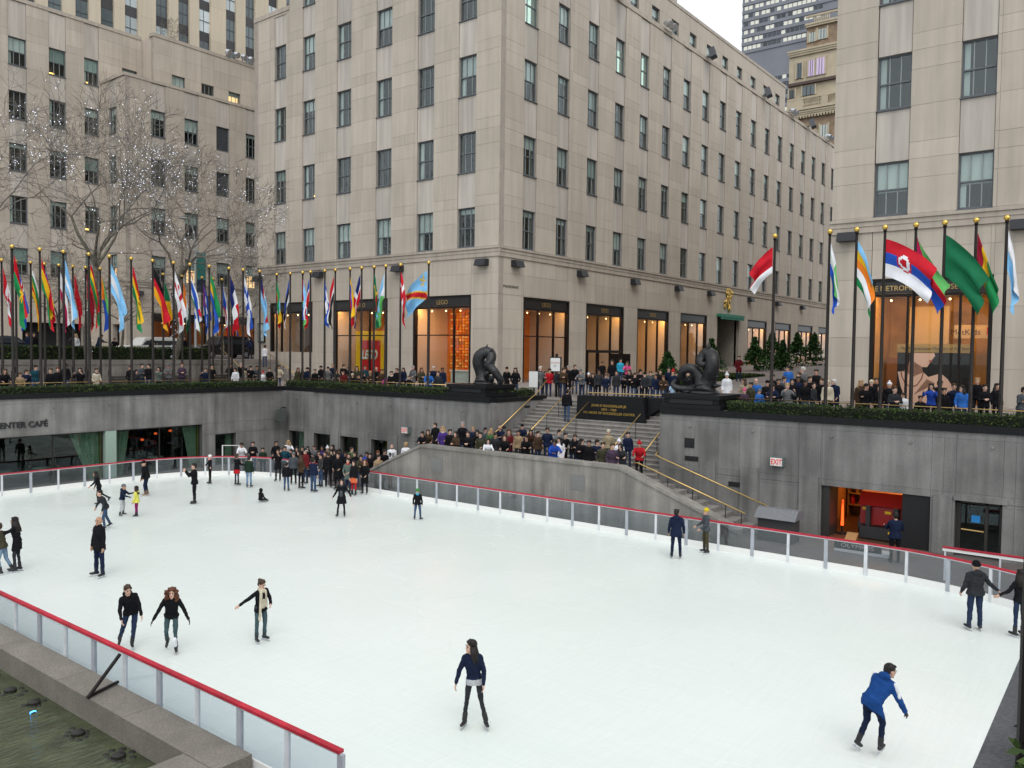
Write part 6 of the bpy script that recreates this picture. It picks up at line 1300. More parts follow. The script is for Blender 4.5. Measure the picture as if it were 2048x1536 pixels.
E2 =[
  (37.64, 16.03, 4.511, 1.7, -160, 'white', 'whitehat'),
  (36.32, 14.59, 4.26, 1.7, -161, 'beige', 'brown_long'),
  (33.96, 13.66, 4.2, 1.44, -173, 'plum', 'pinkhat'),
  (36.28, 14.04, 4.254, 1.7, -166, 'blue', 'bald'),
  (33.96, 12.98, 4.2, 1.4, -143, 'blue', 'greycap'),
  (37.35, 13.69, 4.456, 1.7, -154, 'black', 'dark'),
  (36.42, 13.07, 4.28, 1.7, -153, 'black', 'dark'),
  (33.96, 11.81, 4.2, 1.69, -146, 'grey', 'blond'),
  (37.06, 12.4, 4.402, 1.7, -157, 'navy', 'dark'),
  (39.2, 12.91, 4.807, 1.7, -196, 'grey', 'white'),
  (37.94, 12.67, 4.568, 1.7, -156, 'black', 'brown'),
  (39.3, 13.64, 4.827, 1.71, -177, 'blue', 'dark'),
  (37.11, 11.9, 4.411, 1.7, -124, 'black', 'brown'),
  (38.68, 12.12, 4.71, 1.7, -173, 'black', 'dark'),
  (36.04, 13.44, 4.209, 1.7, -147, 'black', 'darkcap'),
  (33.96, 12.38, 4.2, 1.65, -172, 'navy', 'dark'),
  (36.97, 13.07, 4.385, 1.7, -152, 'slate', 'brown'),
  (36.51, 12.48, 4.297, 1.7, -167, 'black', 'dark_long'),
  (36.28, 11.83, 4.254, 1.7, -142, 'black', 'dark'),
  (35.58, 11.23, 4.2, 1.7, -100, 'charcoal', 'dark'),
  (36.78, 11.29, 4.348, 1.7, -176, 'black', 'brown'),
  (34.46, 13.57, 4.2, 1.65, -189, 'olive', 'dark'),
  (34.41, 8.3, 4.2, 1.7, -200, 'black', 'dark'),
  (33.96, 7.65, 4.2, 1.69, -147, 'charcoal', 'brown'),
  (33.96, 5.95, 4.2, 1.7, -154, 'black', 'dark'),
  (36.56, 6.05, 4.305, 1.7, -164, 'navy', 'brown'),
  (36.54, 4.97, 4.303, 1.7, -156, 'black', 'dark'),
  (36.45, 10.92, 4.286, 1.71, -158, 'cream', 'creamhat'),
  (36.93, 10.76, 4.377, 1.64, -169, 'navy', 'white'),
  (36.61, 9.6, 4.317, 1.7, -155, 'brown', 'blond_long'),
  (36.06, 9.29, 4.211, 1.7, -159, 'black', 'dark'),
  (37.0, 9.27, 4.391, 1.65, -188, 'black', 'creamhat'),
  (37.5, 9.2, 4.485, 1.63, -168, 'black', 'brown'),
  (36.78, 8.5, 4.348, 1.7, -162, 'black', 'whitehat'),
  (34.39, 7.4, 4.2, 1.44, -147, 'white', 'dark'),
  (33.96, 6.74, 4.2, 1.37, -164, 'black', 'dark'),
  (36.44, 6.84, 4.283, 1.7, -183, 'royal', 'dark_long'),
  (37.03, 6.7, 4.397, 1.7, -153, 'black', 'dark'),
  (36.2, 5.7, 4.237, 1.71, -170, 'blue', 'dark_long'),
  (37.71, 5.41, 4.525, 1.7, 168, 'black', 'blond'),
  (36.88, 4.61, 4.368, 1.68, -138, 'black', 'dark_long'),
  (36.3, 3.7, 4.257, 1.7, -145, 'slate', 'dark'),
]
LA =[
  (28.86, 27.84, 1.55, 1.58, -144, 'black', 'dark'),
  (29.36, 27.97, 1.55, 1.62, -139, 'brown', 'brown_long'),
  (31.65, 29.58, 1.55, 1.7, -148, 'black', 'brown'),
  (30.4, 27.94, 1.55, 1.7, -146, 'purple', 'blond_long'),
  (31.7, 27.76, 1.55, 1.86, -150, 'black', 'grey'),
  (31.7, 27.05, 1.55, 1.75, -138, 'navy', 'blond'),
  (29.38, 24.61, 1.55, 1.7, -161, 'olive', 'dark'),
  (31.48, 26.11, 1.55, 1.7, -142, 'slate', 'dark'),
  (31.29, 25.57, 1.55, 1.7, -154, 'green', 'blond_long'),
  (28.86, 23.75, 1.55, 1.52, -129, 'white', 'dark_long'),
  (32.01, 25.45, 1.721, 1.62, -162, 'navy', 'bald'),
  (31.53, 24.59, 1.55, 1.7, -146, 'maroon', 'auburn_long'),
  (31.46, 23.95, 1.55, 1.7, -157, 'tan', 'dark'),
  (32.33, 24.37, 1.891, 1.59, -151, 'navy', 'darkcap'),
  (32.01, 23.61, 1.721, 1.56, -145, 'fur', 'dark_long'),
  (32.02, 22.64, 1.721, 1.7, -137, 'navy', 'dark'),
  (29.43, 20.47, 1.55, 1.7, -130, 'royal', 'dark'),
  (32.01, 21.98, 1.721, 1.67, -153, 'grey', 'dark'),
  (30.18, 20.61, 1.55, 1.7, -123, 'white', 'dark_long'),
  (31.7, 21.45, 1.55, 1.76, -123, 'black', 'dark'),
  (31.7, 20.92, 1.55, 1.73, -126, 'black', 'brown'),
  (30.02, 19.0, 1.55, 1.7, -156, 'black', 'dark'),
  (29.76, 18.14, 1.55, 1.7, -145, 'olive', 'brown'),
  (32.33, 19.42, 1.891, 1.65, -148, 'khaki', 'creamhat'),
  (31.7, 18.49, 1.55, 1.72, -142, 'white', 'whitehat'),
  (30.12, 17.5, 1.55, 1.7, -147, 'charcoal', 'greyhood'),
  (32.33, 18.4, 1.891, 1.59, -139, 'navy', 'dark'),
  (31.7, 17.46, 1.55, 1.73, -154, 'red', 'redhat'),
  (29.48, 26.62, 1.55, 1.7, -127, 'black', 'dark'),
  (28.92, 25.74, 1.55, 1.7, -183, 'brown', 'dark_long'),
  (29.32, 25.34, 1.55, 1.7, -154, 'black', 'brown'),
  (30.39, 25.71, 1.55, 1.7, -126, 'black', 'dark_long'),
  (29.86, 24.13, 1.55, 1.7, -165, 'charcoal', 'dark'),
  (29.46, 23.21, 1.55, 1.7, -147, 'black', 'brown_long'),
  (30.15, 22.52, 1.55, 1.7, -137, 'black', 'dark'),
  (31.59, 22.88, 1.55, 1.72, -110, 'brown', 'dark'),
  (30.44, 19.74, 1.55, 1.7, -132, 'black', 'dark_long'),
  (30.58, 19.0, 1.55, 1.7, -135, 'navy', 'dark'),
  (29.62, 17.59, 1.55, 1.71, -134, 'plum', 'brown'),
]
CO =[
  (27.33, 40.65, 0.0, 1.7, -121, 'white', 'dark'),
  (27.93, 40.42, 0.0, 1.7, -127, 'black', 'brown'),
  (27.49, 38.85, 0.0, 1.52, -138, 'darkgreen', 'dark'),
  (29.0, 39.72, 0.0, 1.7, -108, 'black', 'dark'),
  (29.96, 39.88, 0.0, 1.7, -121, 'white', 'blond_long'),
  (27.92, 37.43, 0.0, 1.68, -134, 'teal', 'dark'),
  (28.38, 37.07, 0.0, 1.7, -114, 'black', 'dark'),
  (28.42, 36.56, 0.0, 1.71, -141, 'black', 'dark_long'),
  (28.9, 36.74, 0.0, 1.65, -148, 'black', 'dark_long'),
  (29.42, 36.82, 0.0, 1.69, -124, 'grey', 'brown'),
  (29.37, 36.07, 0.0, 1.7, -135, 'purple', 'dark'),
  (29.86, 36.2, 0.0, 1.68, -123, 'cream', 'whitehat'),
  (30.36, 36.28, 0.0, 1.66, -131, 'black', 'dark_long'),
  (28.71, 34.06, 0.0, 1.7, -151, 'black', 'dark_long'),
  (28.46, 33.04, 0.0, 1.7, -157, 'black', 'dark'),
  (30.02, 34.36, 0.0, 1.7, -116, 'green', 'brown'),
  (28.83, 32.65, 0.0, 1.7, -134, 'black', 'dark'),
  (29.32, 32.47, 0.0, 1.7, -110, 'royal', 'dark'),
  (30.03, 32.35, 0.0, 1.7, -134, 'black', 'auburn'),
  (28.78, 30.89, 0.0, 1.7, -115, 'tan', 'dark'),
  (30.58, 32.43, 0.0, 1.7, -132, 'black', 'dark'),
  (28.02, 37.93, 0.0, 1.52, -124, 'black', 'brown'),
  (28.48, 37.57, 0.0, 1.46, -132, 'charcoal', 'dark'),
  (28.0, 36.24, 0.0, 1.52, -136, 'black', 'dark_long'),
  (28.0, 34.68, 0.0, 1.68, -156, 'black', 'dark'),
  (28.0, 34.15, 0.0, 1.67, -152, 'brown', 'dark'),
  (29.28, 34.45, 0.0, 1.7, -139, 'navy', 'dark'),
  (28.17, 32.44, 0.0, 1.7, -147, 'black', 'brown_long'),
  (28.28, 31.72, 0.0, 1.7, -116, 'olive', 'dark'),
  (28.9, 31.66, 0.0, 1.7, -140, 'black', 'dark_long'),
]
BK = ct('black'); NV = ct('navy'); JN = ct('jeans'); DJ = ct('dkjeans'); WHT = ct('white')
ARM0 = (((.05, .20, -1), (.2, .05, -1)), ((.05, -.20, -1), (.2, -.05, -1)))
def sk(key, S, mats, hair, hairm, label, **k):
    for r in SKATERS:
        if r[0] == key: S = dict(S); S['skate'] = S.get('skate', 1); return place_unique(*r, S, mats, hair, hairm, label, **k)
sk('sweatshirt', dict(lean=5, side=-4, hem=.0, bulk=.95, legs=(((.06, .16, -1), (-.05, .24, -1)), ((.04, -.12, -1), (.03, -.10, -1))), legw=.80, toe=(25, -12), arms=(((.05, .32, -1), (.22, .02, -1)), ((.12, -.42, -1), (.1, -.22, -1))), hyaw=-58, shirt=1, hip=.085), {1: ct('navy'), 2: ct('charcoal'), 3: SHOE, 4: ct('lgrey'), 0: SKIN[1]}, 'long', hm('dark'), 'long-haired skater in navy sweatshirt and slim dark trousers, alone in the foreground', vox=.0125)
sk('bluejacket', dict(lean=40, side=-6, hem=.24, bulk=1.22, flare=.03, armw=1.25, legs=(((.10, .10, -1), (-.38, .16, -1)), ((.42, -.05, -1), (-.18, -.06, -1))), toe=(5, 15), pitch=(35, 0), arms=(((.15, .35, -1), (.5, .15, -1)), ((.30, -.42, -1), (.45, -.12, -.8))), hood=1, stripe=1, gloves=1, hpitch=-14, hyaw=-28, recentre=.6), {1: ct('bluejk'), 2: ct('navy'), 3: SHOE, 4: WHT, 0: SKIN[0]}, 'short', hm('dark'), 'bent skater in blue hooded jacket with white shoulder stripes, lower right', vox=.0125)
sk('greyjacket', dict(hem=.10, bulk=1.22, armw=1.15, legw=1.08, wide=1, arms=(((.0, .30, -1), (.55, .1, -.8)), ((.05, -.62, -.8), (.10, -.72, -.55))), legs=(((.0, .06, -1), (-.02, .05, -1)), ((.04, -.06, -1), (-.03, -.05, -1))), hood=1), {1: ct('charcoal'), 2: DJ}, 'beanie', BK, 'broad skater in dark grey jacket and jeans seen from behind, holding a hand')
sk('holdhand', dict(hem=.06, bulk=.98, arms=(((.05, .70, -.75), (.1, .85, -.35)), ((.05, -.3, -1), (.2, -.1, -1))), legw=.85), {1: BK, 2: DJ}, 'long', hm('dark'), 'skater in black at the right edge, holding the hand of the grey-jacketed skater')
sk('navyman', dict(hem=.22, bulk=1.15, armw=1.12, legs=(((.02, .07, -1), (-.03, .06, -1)), ((.03, -.09, -1), (-.02, -.06, -1))), wide=1, arms=(((.1, .25, -1), (.3, .1, -1)), ((.08, -.30, -1), (.3, -.1, -1))), hood=1, hyaw=-30), {1: NV, 2: ct('navy'), 0: SKIN[2]}, 'short', hm('dark'), 'skater in long navy jacket and dark trousers with his back turned, near the right barrier')
sk('yellowhat', dict(hem=.12, bulk=1.05, arms=(((.35, .2, -1), (.8, -.1, -.6)), ((.4, -.2, -1), (.9, .05, -.5))), legs=(((.0, .07, -1), (-.08, .05, -1)), ((.06, -.07, -1), (-.05, -.05, -1))), legw=1.05, hyaw=10), {1: ct('slate'), 2: ct('darkkhaki')}, 'beanie', M('yellow_knit', (.55, .42, .02), .9, bump=(50, .4)), 'young skater in yellow knit hat facing the navy-jacketed man')
sk('greenhat', dict(head=1.18, hem=.12, bulk=1.1, armw=1.1, arms=(((.05, .3, -1), (.25, .1, -1)), ((.02, -.25, -1), (.2, -.05, -1))), legs=(((.02, .12, -1), (-.03, .08, -1)), ((.0, -.14, -1), (-.04, -.08, -1))), legw=1.05, toe=(30, -35), scarf=1), {1: BK, 2: JN, 4: ct('cyan')}, 'beanie', M('green_knit', (.03, .20, .04), .9, bump=(50, .4)), 'child skater in green knit hat, black jacket and jeans')
sk('opencoat', dict(hem=.38, flare=.06, bulk=.98, open=1, legw=.78, arms=(((.05, .75, -1), (.25, .62, -1)), ((.1, -.40, -1), (.1, -.5, -.9))), legs=(((.02, .05, -1), (-.02, .06, -1)), ((.06, -.12, -1), (.0, -.10, -1))), scarf=1, hyaw=8), {1: BK, 2: BK, 4: ct('slate'), 0: SKIN[1]}, 'long', hm('dark'), 'smiling skater in open black coat and slim black trousers before the corner crowd')
sk('sitting', dict(head=1.24, hem=.02, bulk=1.15, armw=1.1, lean=6, legs=(((1, .35, -.05), (.2, -.9, -.1)), ((1, -.35, -.05), (.2, .9, -.1))), arms=(((.3, .2, -1), (.8, -.1, -.5)), ((.3, -.2, -1), (.8, .1, -.5))), recentre=.4), {1: BK, 2: ct('charcoal')}, 'hood', BK, 'small child in black sitting on the ice')
sk('hoodieboy', dict(lean=24, side=-10, hem=.08, bulk=1.05, hood=1, legs=(((.28, -.10, -1), (-.10, -.10, -1)), ((-.05, -.22, -1), (-.62, -.20, -1))), toe=(0, -20), pitch=(0, 40), legw=.95, arms=(((.25, .30, -1), (.35, .15, -.9)), ((.15, -.15, -1), (.65, .10, -.8))), hpitch=-12, hyaw=15, extra=(((.13, .05, .30), (.15, -.02, .14), .022, .02, 4), ((.135, -.03, .28), (.14, .04, .22), .016, .016, 4)), recentre=.7), {1: ct('black'), 2: DJ, 4: M('print_yellow', (.55, .33, .02), .7), 0: SKIN[1]}, 'short', hm('brown'), 'boy skater in black hooded top with yellow print, beside the near barrier')
sk('curly', dict(lean=20, side=4, hem=.05, bulk=1.0, collar=1, gloves=1, legw=.85, legs=(((.18, .02, -1), (-.08, .02, -1)), ((.12, -.06, -1), (-.75, -.04, -.75))), pitch=(0, 45), arms=(((.2, .55, -.9), (.45, .42, -.8)), ((.15, -.55, -.9), (.4, -.45, -.8))), hpitch=-8, recentre=.5, extra=(((.12, .09, -.62), (.08, .09, -.76), .056, .058, 4),)), {1: BK, 2: ct('tealpant'), 4: WHT, 0: SKIN[1]}, 'curly', hm('auburn'), 'curly-haired skater in black jacket with arms held out and one leg back')
sk('scarf', dict(lean=12, side=-6, hem=.14, bulk=1.0, open=1, scarf=2, legw=.95, wide=1, legs=(((.12, .03, -1), (-.12, .03, -1)), ((.05, -.08, -1), (.02, -.05, -1))), arms=(((.15, .35, -.9), (.75, -.45, -.3)), ((-.15, -.85, -.45), (-.05, -.92, -.38))), hpitch=-22, hyaw=12), {1: BK, 2: ct('tealpant'), 4: ct('cream'), 0: SKIN[1]}, 'bun', hm('brown'), 'skater with long cream scarf and one arm stretched out to the left')
sk('bald', dict(hem=.22, bulk=1.16, armw=1.12, wide=1, legw=1.05, collar=1, legs=(((.0, .08, -1), (-.02, .06, -1)), ((.03, -.08, -1), (-.02, -.06, -1))), toe=(18, -22), arms=(((.0, .22, -1), (.15, .05, -1)), ((.1, -.2, -1), (.22, -.02, -1))), hyaw=20), {1: BK, 2: NV, 0: SKIN[2]}, 'bald', SKIN[2], 'bald skater standing in black jacket and dark jeans')
sk('longhair', dict(hem=.30, bulk=1.0, lean=6, legw=.85, legs=(((.12, .04, -1), (-.05, .03, -1)), ((.05, -.05, -1), (-.10, -.04, -1))), arms=(((.85, .25, -.45), (.95, .15, -.05)), ((.75, -.25, -.5), (.95, -.1, -.1)))), {1: BK, 2: ct('charcoal'), 0: SKIN[0]}, 'long', hm('dark'), 'long-haired skater in black coat reaching forward at the left edge')
sk('edge', dict(hem=.10, lean=12, bulk=1.05, legs=(((.25, .05, -1), (-.2, .05, -1)), ((-.1, -.08, -1), (-.5, -.05, -1))), arms=(((.8, .3, -.4), (.9, .2, 0)), ((.7, -.3, -.5), (.9, -.1, -.1)))), {1: ct('olive'), 2: ct('ltjeans')}, 'short', hm('brown'), 'skater in light jeans cut by the left edge, behind the long-haired skater')
sk('greyjean', dict(lean=24, side=5, hem=.10, bulk=1.08, open=1, legw=.98, wide=1, legs=(((.35, .08, -1), (-.10, .05, -1)), ((-.15, -.15, -1), (-.52, -.22, -1))), toe=(5, -25), pitch=(0, 30), arms=(((.05, .40, -1), (.3, .1, -.9)), ((.1, -.5, -.9), (.3, -.3, -.8))), recentre=.5), {1: ct('charcoal'), 2: JN, 4: WHT, 0: SKIN[1]}, 'short', hm('dark'), 'skater in dark jacket and blue jeans leaning forward behind the bald skater')
sk('kick', dict(lean=14, hem=.12, bulk=.98, legw=.85, legs=(((.15, .02, -1), (-.1, .03, -1)), ((-.25, -.10, -1), (-.85, -.15, -.6))), pitch=(0, 60), arms=(((.3, .55, -.75), (.6, .55, -.5)), ((.15, -.3, -1), (.35, -.1, -.9))), recentre=.5), {1: BK, 2: BK}, 'long', hm('dark'), 'skater in black kicking one white skate back near the left barrier')
sk('greyhatkid', dict(head=1.24, hem=.06, bulk=1.15, armw=1.15, lean=8, legs=(((.10, .14, -1), (-.2, .08, -1)), ((.05, -.12, -1), (-.15, -.08, -1))), toe=(25, -25), arms=(((.6, .25, -.6), (.9, -.1, .2)), ((.6, -.25, -.8), (.95, .0, -.2))), hood=1, gloves=1), {1: NV, 2: ct('lgrey'), 4: WHT}, 'beanie', ct('grey'), 'child in grey hat and pale trousers reaching towards the girl in yellow')
sk('yellowgirl', dict(head=1.24, hem=.16, flare=.03, bulk=1.12, armw=1.1, legw=.9, hood=1, arms=(((.15, .2, -1), (.4, .0, -.9)), ((.15, -.2, -1), (.4, .0, -.9)))), {1: ct('yellow'), 2: ct('purplepant')}, 'long', hm('dark'), 'little girl skater in yellow jacket and purple trousers')
sk('bigblack', dict(lean=12, hem=.14, bulk=1.22, armw=1.15, legs=(((.22, .08, -1), (-.12, .05, -1)), ((.15, -.08, -1), (-.18, -.05, -1))), wide=1, arms=(((.2, .2, -1), (.3, .0, -1)), ((.2, -.2, -1), (.3, 0, -1))), hpitch=-10), {1: BK, 2: NV, 3: M('tan_boot', (.30, .20, .12), .7)}, 'cap', BK, 'heavy skater in black with tan skates in front of the café windows')
sk('camera', dict(hem=.14, bulk=1.1, arms=(((.75, .35, -.55), (.6, -.25, .75)), ((.75, -.35, -.55), (.6, .25, .75))), legs=(((.04, .06, -1), (-.03, .05, -1)), ((.0, -.06, -1), (-.02, -.05, -1))), curl=1.0), {1: BK, 2: BK, 0: SKIN[1]}, 'short', hm('dark'), 'tall skater in black aiming a camera')
sk('whitehat', dict(hem=.05, bulk=.95, legw=.85, scarf=1, arms=(((.15, .75, -.7), (.3, .8, -.45)), ((.15, -.75, -.7), (.3, -.75, -.5)))), {1: BK, 2: BK, 4: M('pink_knit', (.6, .22, .25), .9)}, 'beanie', WHT, 'slim skater in white hat with arms spread near the far barrier')
sk('jeansback', dict(hem=.14, bulk=1.12, armw=1.05, wide=1, arms=ARM0), {1: ct('darkgreen'), 2: ct('ltjeans')}, 'short', hm('dark'), 'skater in dark jacket and pale jeans seen from behind at the far barrier')
sk('redskirt', dict(hem=.08, bulk=1.0, skirt=.30, legw=.8, arms=(((.5, .3, -.7), (.8, -.1, .1)), ((.4, -.3, -.8), (.8, 0, 0)))), {1: BK, 2: DJ, 4: ct('red')}, 'short', hm('brown'), 'skater with a short red skirt beside the pale jeans at the far barrier')
g_ = 'skaters crowding the far corner of the ice'
sk('icecam', dict(hem=.3, arms=(((.75, .35, -.55), (.6, -.25, .75)), ((.75, -.35, -.55), (.6, .25, .75))), curl=1.), {1: BK, 2: ct('charcoal')}, 'short', hm('dark'), 'skater in black raising a camera, leftmost of the corner crowd', group=g_, vox=.018)
sk('icechild', dict(hem=.1, head=1.12, bulk=1.1, arms=ARM0), {1: BK, 2: JN}, 'short', hm('dark'), 'shorter skater in black jacket and jeans with back turned in the corner crowd', group=g_, vox=.018)
sk('icebrown', dict(hem=.12, legw=.85, arms=(((.3, .3, -1), (.8, .0, -.3)), ((.3, -.3, -1), (.8, 0, -.3)))), {1: ct('brown'), 2: BK}, 'long', hm('brown'), 'brown-haired skater in dark brown jacket in the corner crowd', group=g_, vox=.018)
sk('icenavy', dict(hem=.1, bulk=1.22, wide=1, legw=1.1, arms=ARM0), {1: NV, 2: JN, 0: SKIN[2]}, 'short', hm('dark'), 'broad skater in navy jacket and blue jeans in the middle of the corner crowd', group=g_, vox=.018)
sk('iceleather', dict(hem=.05, bulk=1.1, arms=(((.2, .3, -1), (.7, .0, -.6)), ((.2, -.3, -1), (.7, 0, -.6)))), {1: M('leather_black', (.015, .015, .017), .35, spec=.5), 2: JN}, 'short', hm('dark'), 'skater in shiny black leather jacket and jeans in the corner crowd', group=g_, vox=.018)
sk('iceblack', dict(hem=.12, bulk=1.1, arms=ARM0), {1: BK, 2: BK}, 'short', hm('brown'), 'tall skater all in black beside the leather jacket in the corner crowd', group=g_, vox=.018)
sk('icecoat', dict(hem=.42, arms=(((.2, .3, -1), (.6, -.2, -.3)), ((.2, -.3, -1), (.6, .2, -.3)))), {1: BK, 2: BK}, 'short', hm('dark'), 'skater in long black coat left of the red scarf in the corner crowd', group=g_, vox=.018)
sk('icescarf', dict(hem=.3, scarf=1, legw=.85, arms=(((.2, .3, -1), (.6, -.3, -.2)), ((.2, -.3, -1), (.5, .3, -.4)))), {1: ct('sage'), 2: DJ, 4: ct('red'), 0: SKIN[1]}, 'short', hm('dark'), 'skater in grey-green coat with bright red scarf in the corner crowd', group=g_, vox=.018)
sk('iceorange', dict(hem=.1, skirt=.34, legw=.8, arms=ARM0), {1: BK, 2: ct('red'), 4: M('orange_cloth', (.55, .10, .03), .8), 0: SKIN[1]}, 'long', hm('dark'), 'skater in black top and short orange-red skirt in the corner crowd', group=g_, vox=.018)
sk('icelong', dict(hem=.45, scarf=1, legw=.85, arms=(((.2, .3, -1), (.5, -.3, -.5)), ((.2, -.3, -1), (.5, .3, -.5)))), {1: BK, 2: BK, 4: ct('tan'), 0: SKIN[1]}, 'curly', hm('auburn'), 'smiling skater in long black coat with tan scarf, rightmost of the corner crowd', group=g_, vox=.018)
sk('icehat', dict(hem=.12, bulk=1.1, arms=ARM0), {1: ct('slate'), 2: BK}, 'beanie', ct('grey'), 'skater in grey knit hat with back turned in the corner crowd', group=g_, vox=.018)
sk('icetall', dict(hem=.12, arms=ARM0), {1: ct('maroon'), 2: DJ, 0: SKIN[1]}, 'band', BK, 'skater in dark red jacket and black hat in the corner crowd', hm2=WHT, group=g_, vox=.018)
# ---------------------------------------------------------------- onlookers
VAR = [dict(hem=.12, bulk=1.08, arms=ARM0), dict(hem=.14, bulk=1.14, arms=(((-.1, .35, -1), (.5, -.12, -.8)), ((-.1, -.35, -1), (.5, .12, -.8)))), dict(hem=.10, lean=14, bulk=1.1, arms=(((.5, .3, -.8), (.85, -.25, -.15)), ((.5, -.3, -.8), (.85, .25, -.15))), hpitch=-6),
       dict(hem=.12, bulk=1.08, arms=(((.75, .35, -.5), (.6, -.25, .75)), ((.75, -.35, -.5), (.6, .25, .75))), curl=1.), dict(hem=.45, flare=.02, bulk=1.08, collar=1, arms=ARM0), dict(hem=.14, bulk=1.14, arms=(((.3, .3, -1), (.6, -.75, .1)), ((.3, -.3, -1), (.6, .75, .15)))),
       dict(hem=.3, bulk=1.02, scarf=1, legw=.88, arms=(((.15, .25, -1), (.75, -.25, -.2)), ((.1, -.25, -1), (.6, .15, -.6)))), dict(hem=.12, bulk=1.25, armw=1.15, hood=1, legw=1.08, arms=ARM0, hyaw=35), dict(hem=.12, bulk=1.05, hyaw=-45, arms=(((.05, .2, -1), (.3, 0, -.9)), ((.1, -.25, -1), (.5, .1, -.6)))), dict(hem=.12, bulk=1.05, arms=(((.2, .3, -1), (.6, -.1, -.4)), ((.25, -.85, .55), (.2, -.35, .9)))),
       dict(hem=.12, lean=5, side=4, bulk=1.12, hyaw=50, hpitch=-12, arms=(((-.1, .3, -1), (.4, -.1, -.9)), ((.3, -.2, -1), (.8, .2, .2)))), dict(hem=.4, side=-4, bulk=1.1, hyaw=-60, collar=1, arms=(((.1, .15, -1), (.35, -.3, -.8)), ((.05, -.2, -1), (.1, -.05, -1)))), dict(hem=.12, lean=20, bulk=1.16, hyaw=-25, hpitch=-16, hood=1, arms=(((.6, .25, -.6), (.9, -.35, .0)), ((.6, -.25, -.6), (.9, .35, 0)))),
       dict(hem=.1, bulk=1.18, armw=1.12, head=1.24, arms=(((.45, .3, -.8), (.85, -.2, -.2)), ((.45, -.3, -.8), (.85, .2, -.2))), hood=1)]
VARM = []
for S in VAR: b, bl, J = person_mesh({'head': 1.14, **S}, .022); VARM.append((b, b.mesh('person', True), J))
HAIRK = {'dark': ('short', 'dark', 'dark hair'), 'brown': ('short', 'brown', 'brown hair'), 'auburn': ('short', 'auburn', 'reddish hair'), 'blond': ('short', 'blond', 'fair hair'), 'grey': ('short', 'grey', 'grey hair'), 'white': ('short', 'white', 'white hair'), 'dark_long': ('long', 'dark', 'long dark hair'), 'brown_long': ('long', 'brown', 'long brown hair'), 'auburn_long': ('long', 'auburn', 'long reddish hair'), 'blond_long': ('long', 'blond', 'long fair hair'), 'bald': ('bald', None, 'bald head'), 'darkcap': ('cap', 'black', 'dark cap'), 'greycap': ('beanie', 'grey', 'grey knit hat'), 'redhat': ('pompom', 'red', 'red knit hat'), 'creamhat': ('beanie', 'cream', 'cream knit hat'), 'whitehat': ('pompom', 'white', 'white knit hat'), 'pinkhat': ('pompom', 'pink', 'pink knit hat'), 'greyhood': ('hood', 'charcoal', 'dark hood up')}
HM = {}
def hairobj(v, key, m, J):
    k = (v, HAIRK[key][0])
    if k not in HM:
        n, nm = hair_mesh(HAIRK[key][0], J, WHT); me = n.mesh(nm, True); HM[k] = (me, nm, zmax(n))
    return HM[k]
CW = dict(black='black', charcoal='charcoal', navy='navy', grey='grey', slate='slate grey', teal='dark teal', sage='grey-green', tan='tan', cream='cream', brown='brown', olive='olive', maroon='dark red', red='bright red', blue='bright blue', royal='royal blue', purple='purple', plum='plum', magenta='magenta', pink='pink', white='white', beige='beige', khaki='khaki', fur='brown fur', green='green', darkgreen='dark green', cyan='turquoise', skyblue='pale blue')
def crowd(L, where, group, vs, legsel=('black', 'dkjeans', 'jeans', 'charcoal', 'dkjeans'), seed=1, turn=0):
    rnd = random.Random(seed); R_ = cam.matrix_world.to_3x3(); 
    def scr(r): p = V3((r[0], r[1], r[2] - 7)); c = R_.transposed() @ p; return c.x / -c.z
    order = sorted(L, key=scr)
    for i, r in enumerate(order):
        x, y, z, h, yaw, top, hk = r; child = h < 1.38; v = 13 if child else rnd.choice(vs + (10, 11, 12)); body, me, J = VARM[v]
        hme, hn, hz = hairobj(v, hk, None, J); s = h / max(zmax(body), hz)
        o = bpy.data.objects.new('person', me); o.location = (x, y, z); o.rotation_euler = (0, 0, rad(yaw + turn)); o.scale = (s * rnd.uniform(.97, 1.05), s * rnd.uniform(.95, 1.06), s); link(o)
        tone = rnd.choice((0, 1, 1, 0, 2, 1, 0, 3)) if hk in ('dark', 'bald') else rnd.choice((0, 1, 1)); mm = {0: SKIN[tone], 1: ct(top), 2: ct(rnd.choice(legsel)), 3: SHOE, 4: ct(rnd.choice(('cream', 'red', 'grey', 'navy', 'tan')))}
        for k, m in mm.items(): o.material_slots[k].link = 'OBJECT'; o.material_slots[k].material = m
        hp = HAIRK[hk]; tag(o, f"{'child' if child else 'onlooker'} in {CW[top]} {'coat' if v in (4, 6, 11) else 'jacket'} with {hp[2]}, {ORD[i]} from left {where}", 'person', group)
        if True:
            hm_ = SKIN[tone] if hk == 'bald' else (ct(hp[1]) if hp[1] in CC and hp[0] in ('cap', 'beanie', 'pompom', 'hood') else hm(hp[1])); c = bpy.data.objects.new(hn, hme); link(c, o); c.material_slots[0].link = 'OBJECT'; c.material_slots[0].material = hm_
crowd(N, 'behind the left hedge', 'onlookers behind the left hedge', (0, 1, 2, 5, 6, 8, 3), seed=1)
crowd(E1, 'before the toy shop', 'onlookers before the toy shop', (0, 1, 2, 5, 6, 3, 8), seed=2)
crowd(PR, 'above the central stairs', 'people at the top of the stairs', (0, 1, 4, 6, 7, 8), seed=3)
crowd(E2, 'behind the right hedge', 'onlookers behind the right hedge', (0, 1, 2, 4, 5, 8, 3), seed=4)
crowd(LA, 'behind the stair parapet', 'onlookers leaning behind the stair parapet', (2, 2, 0, 5, 6, 1, 9), seed=5)
crowd(CO, 'in the rink corner', 'onlookers in the rink corner', (0, 1, 5, 6, 3, 7, 4), seed=6)
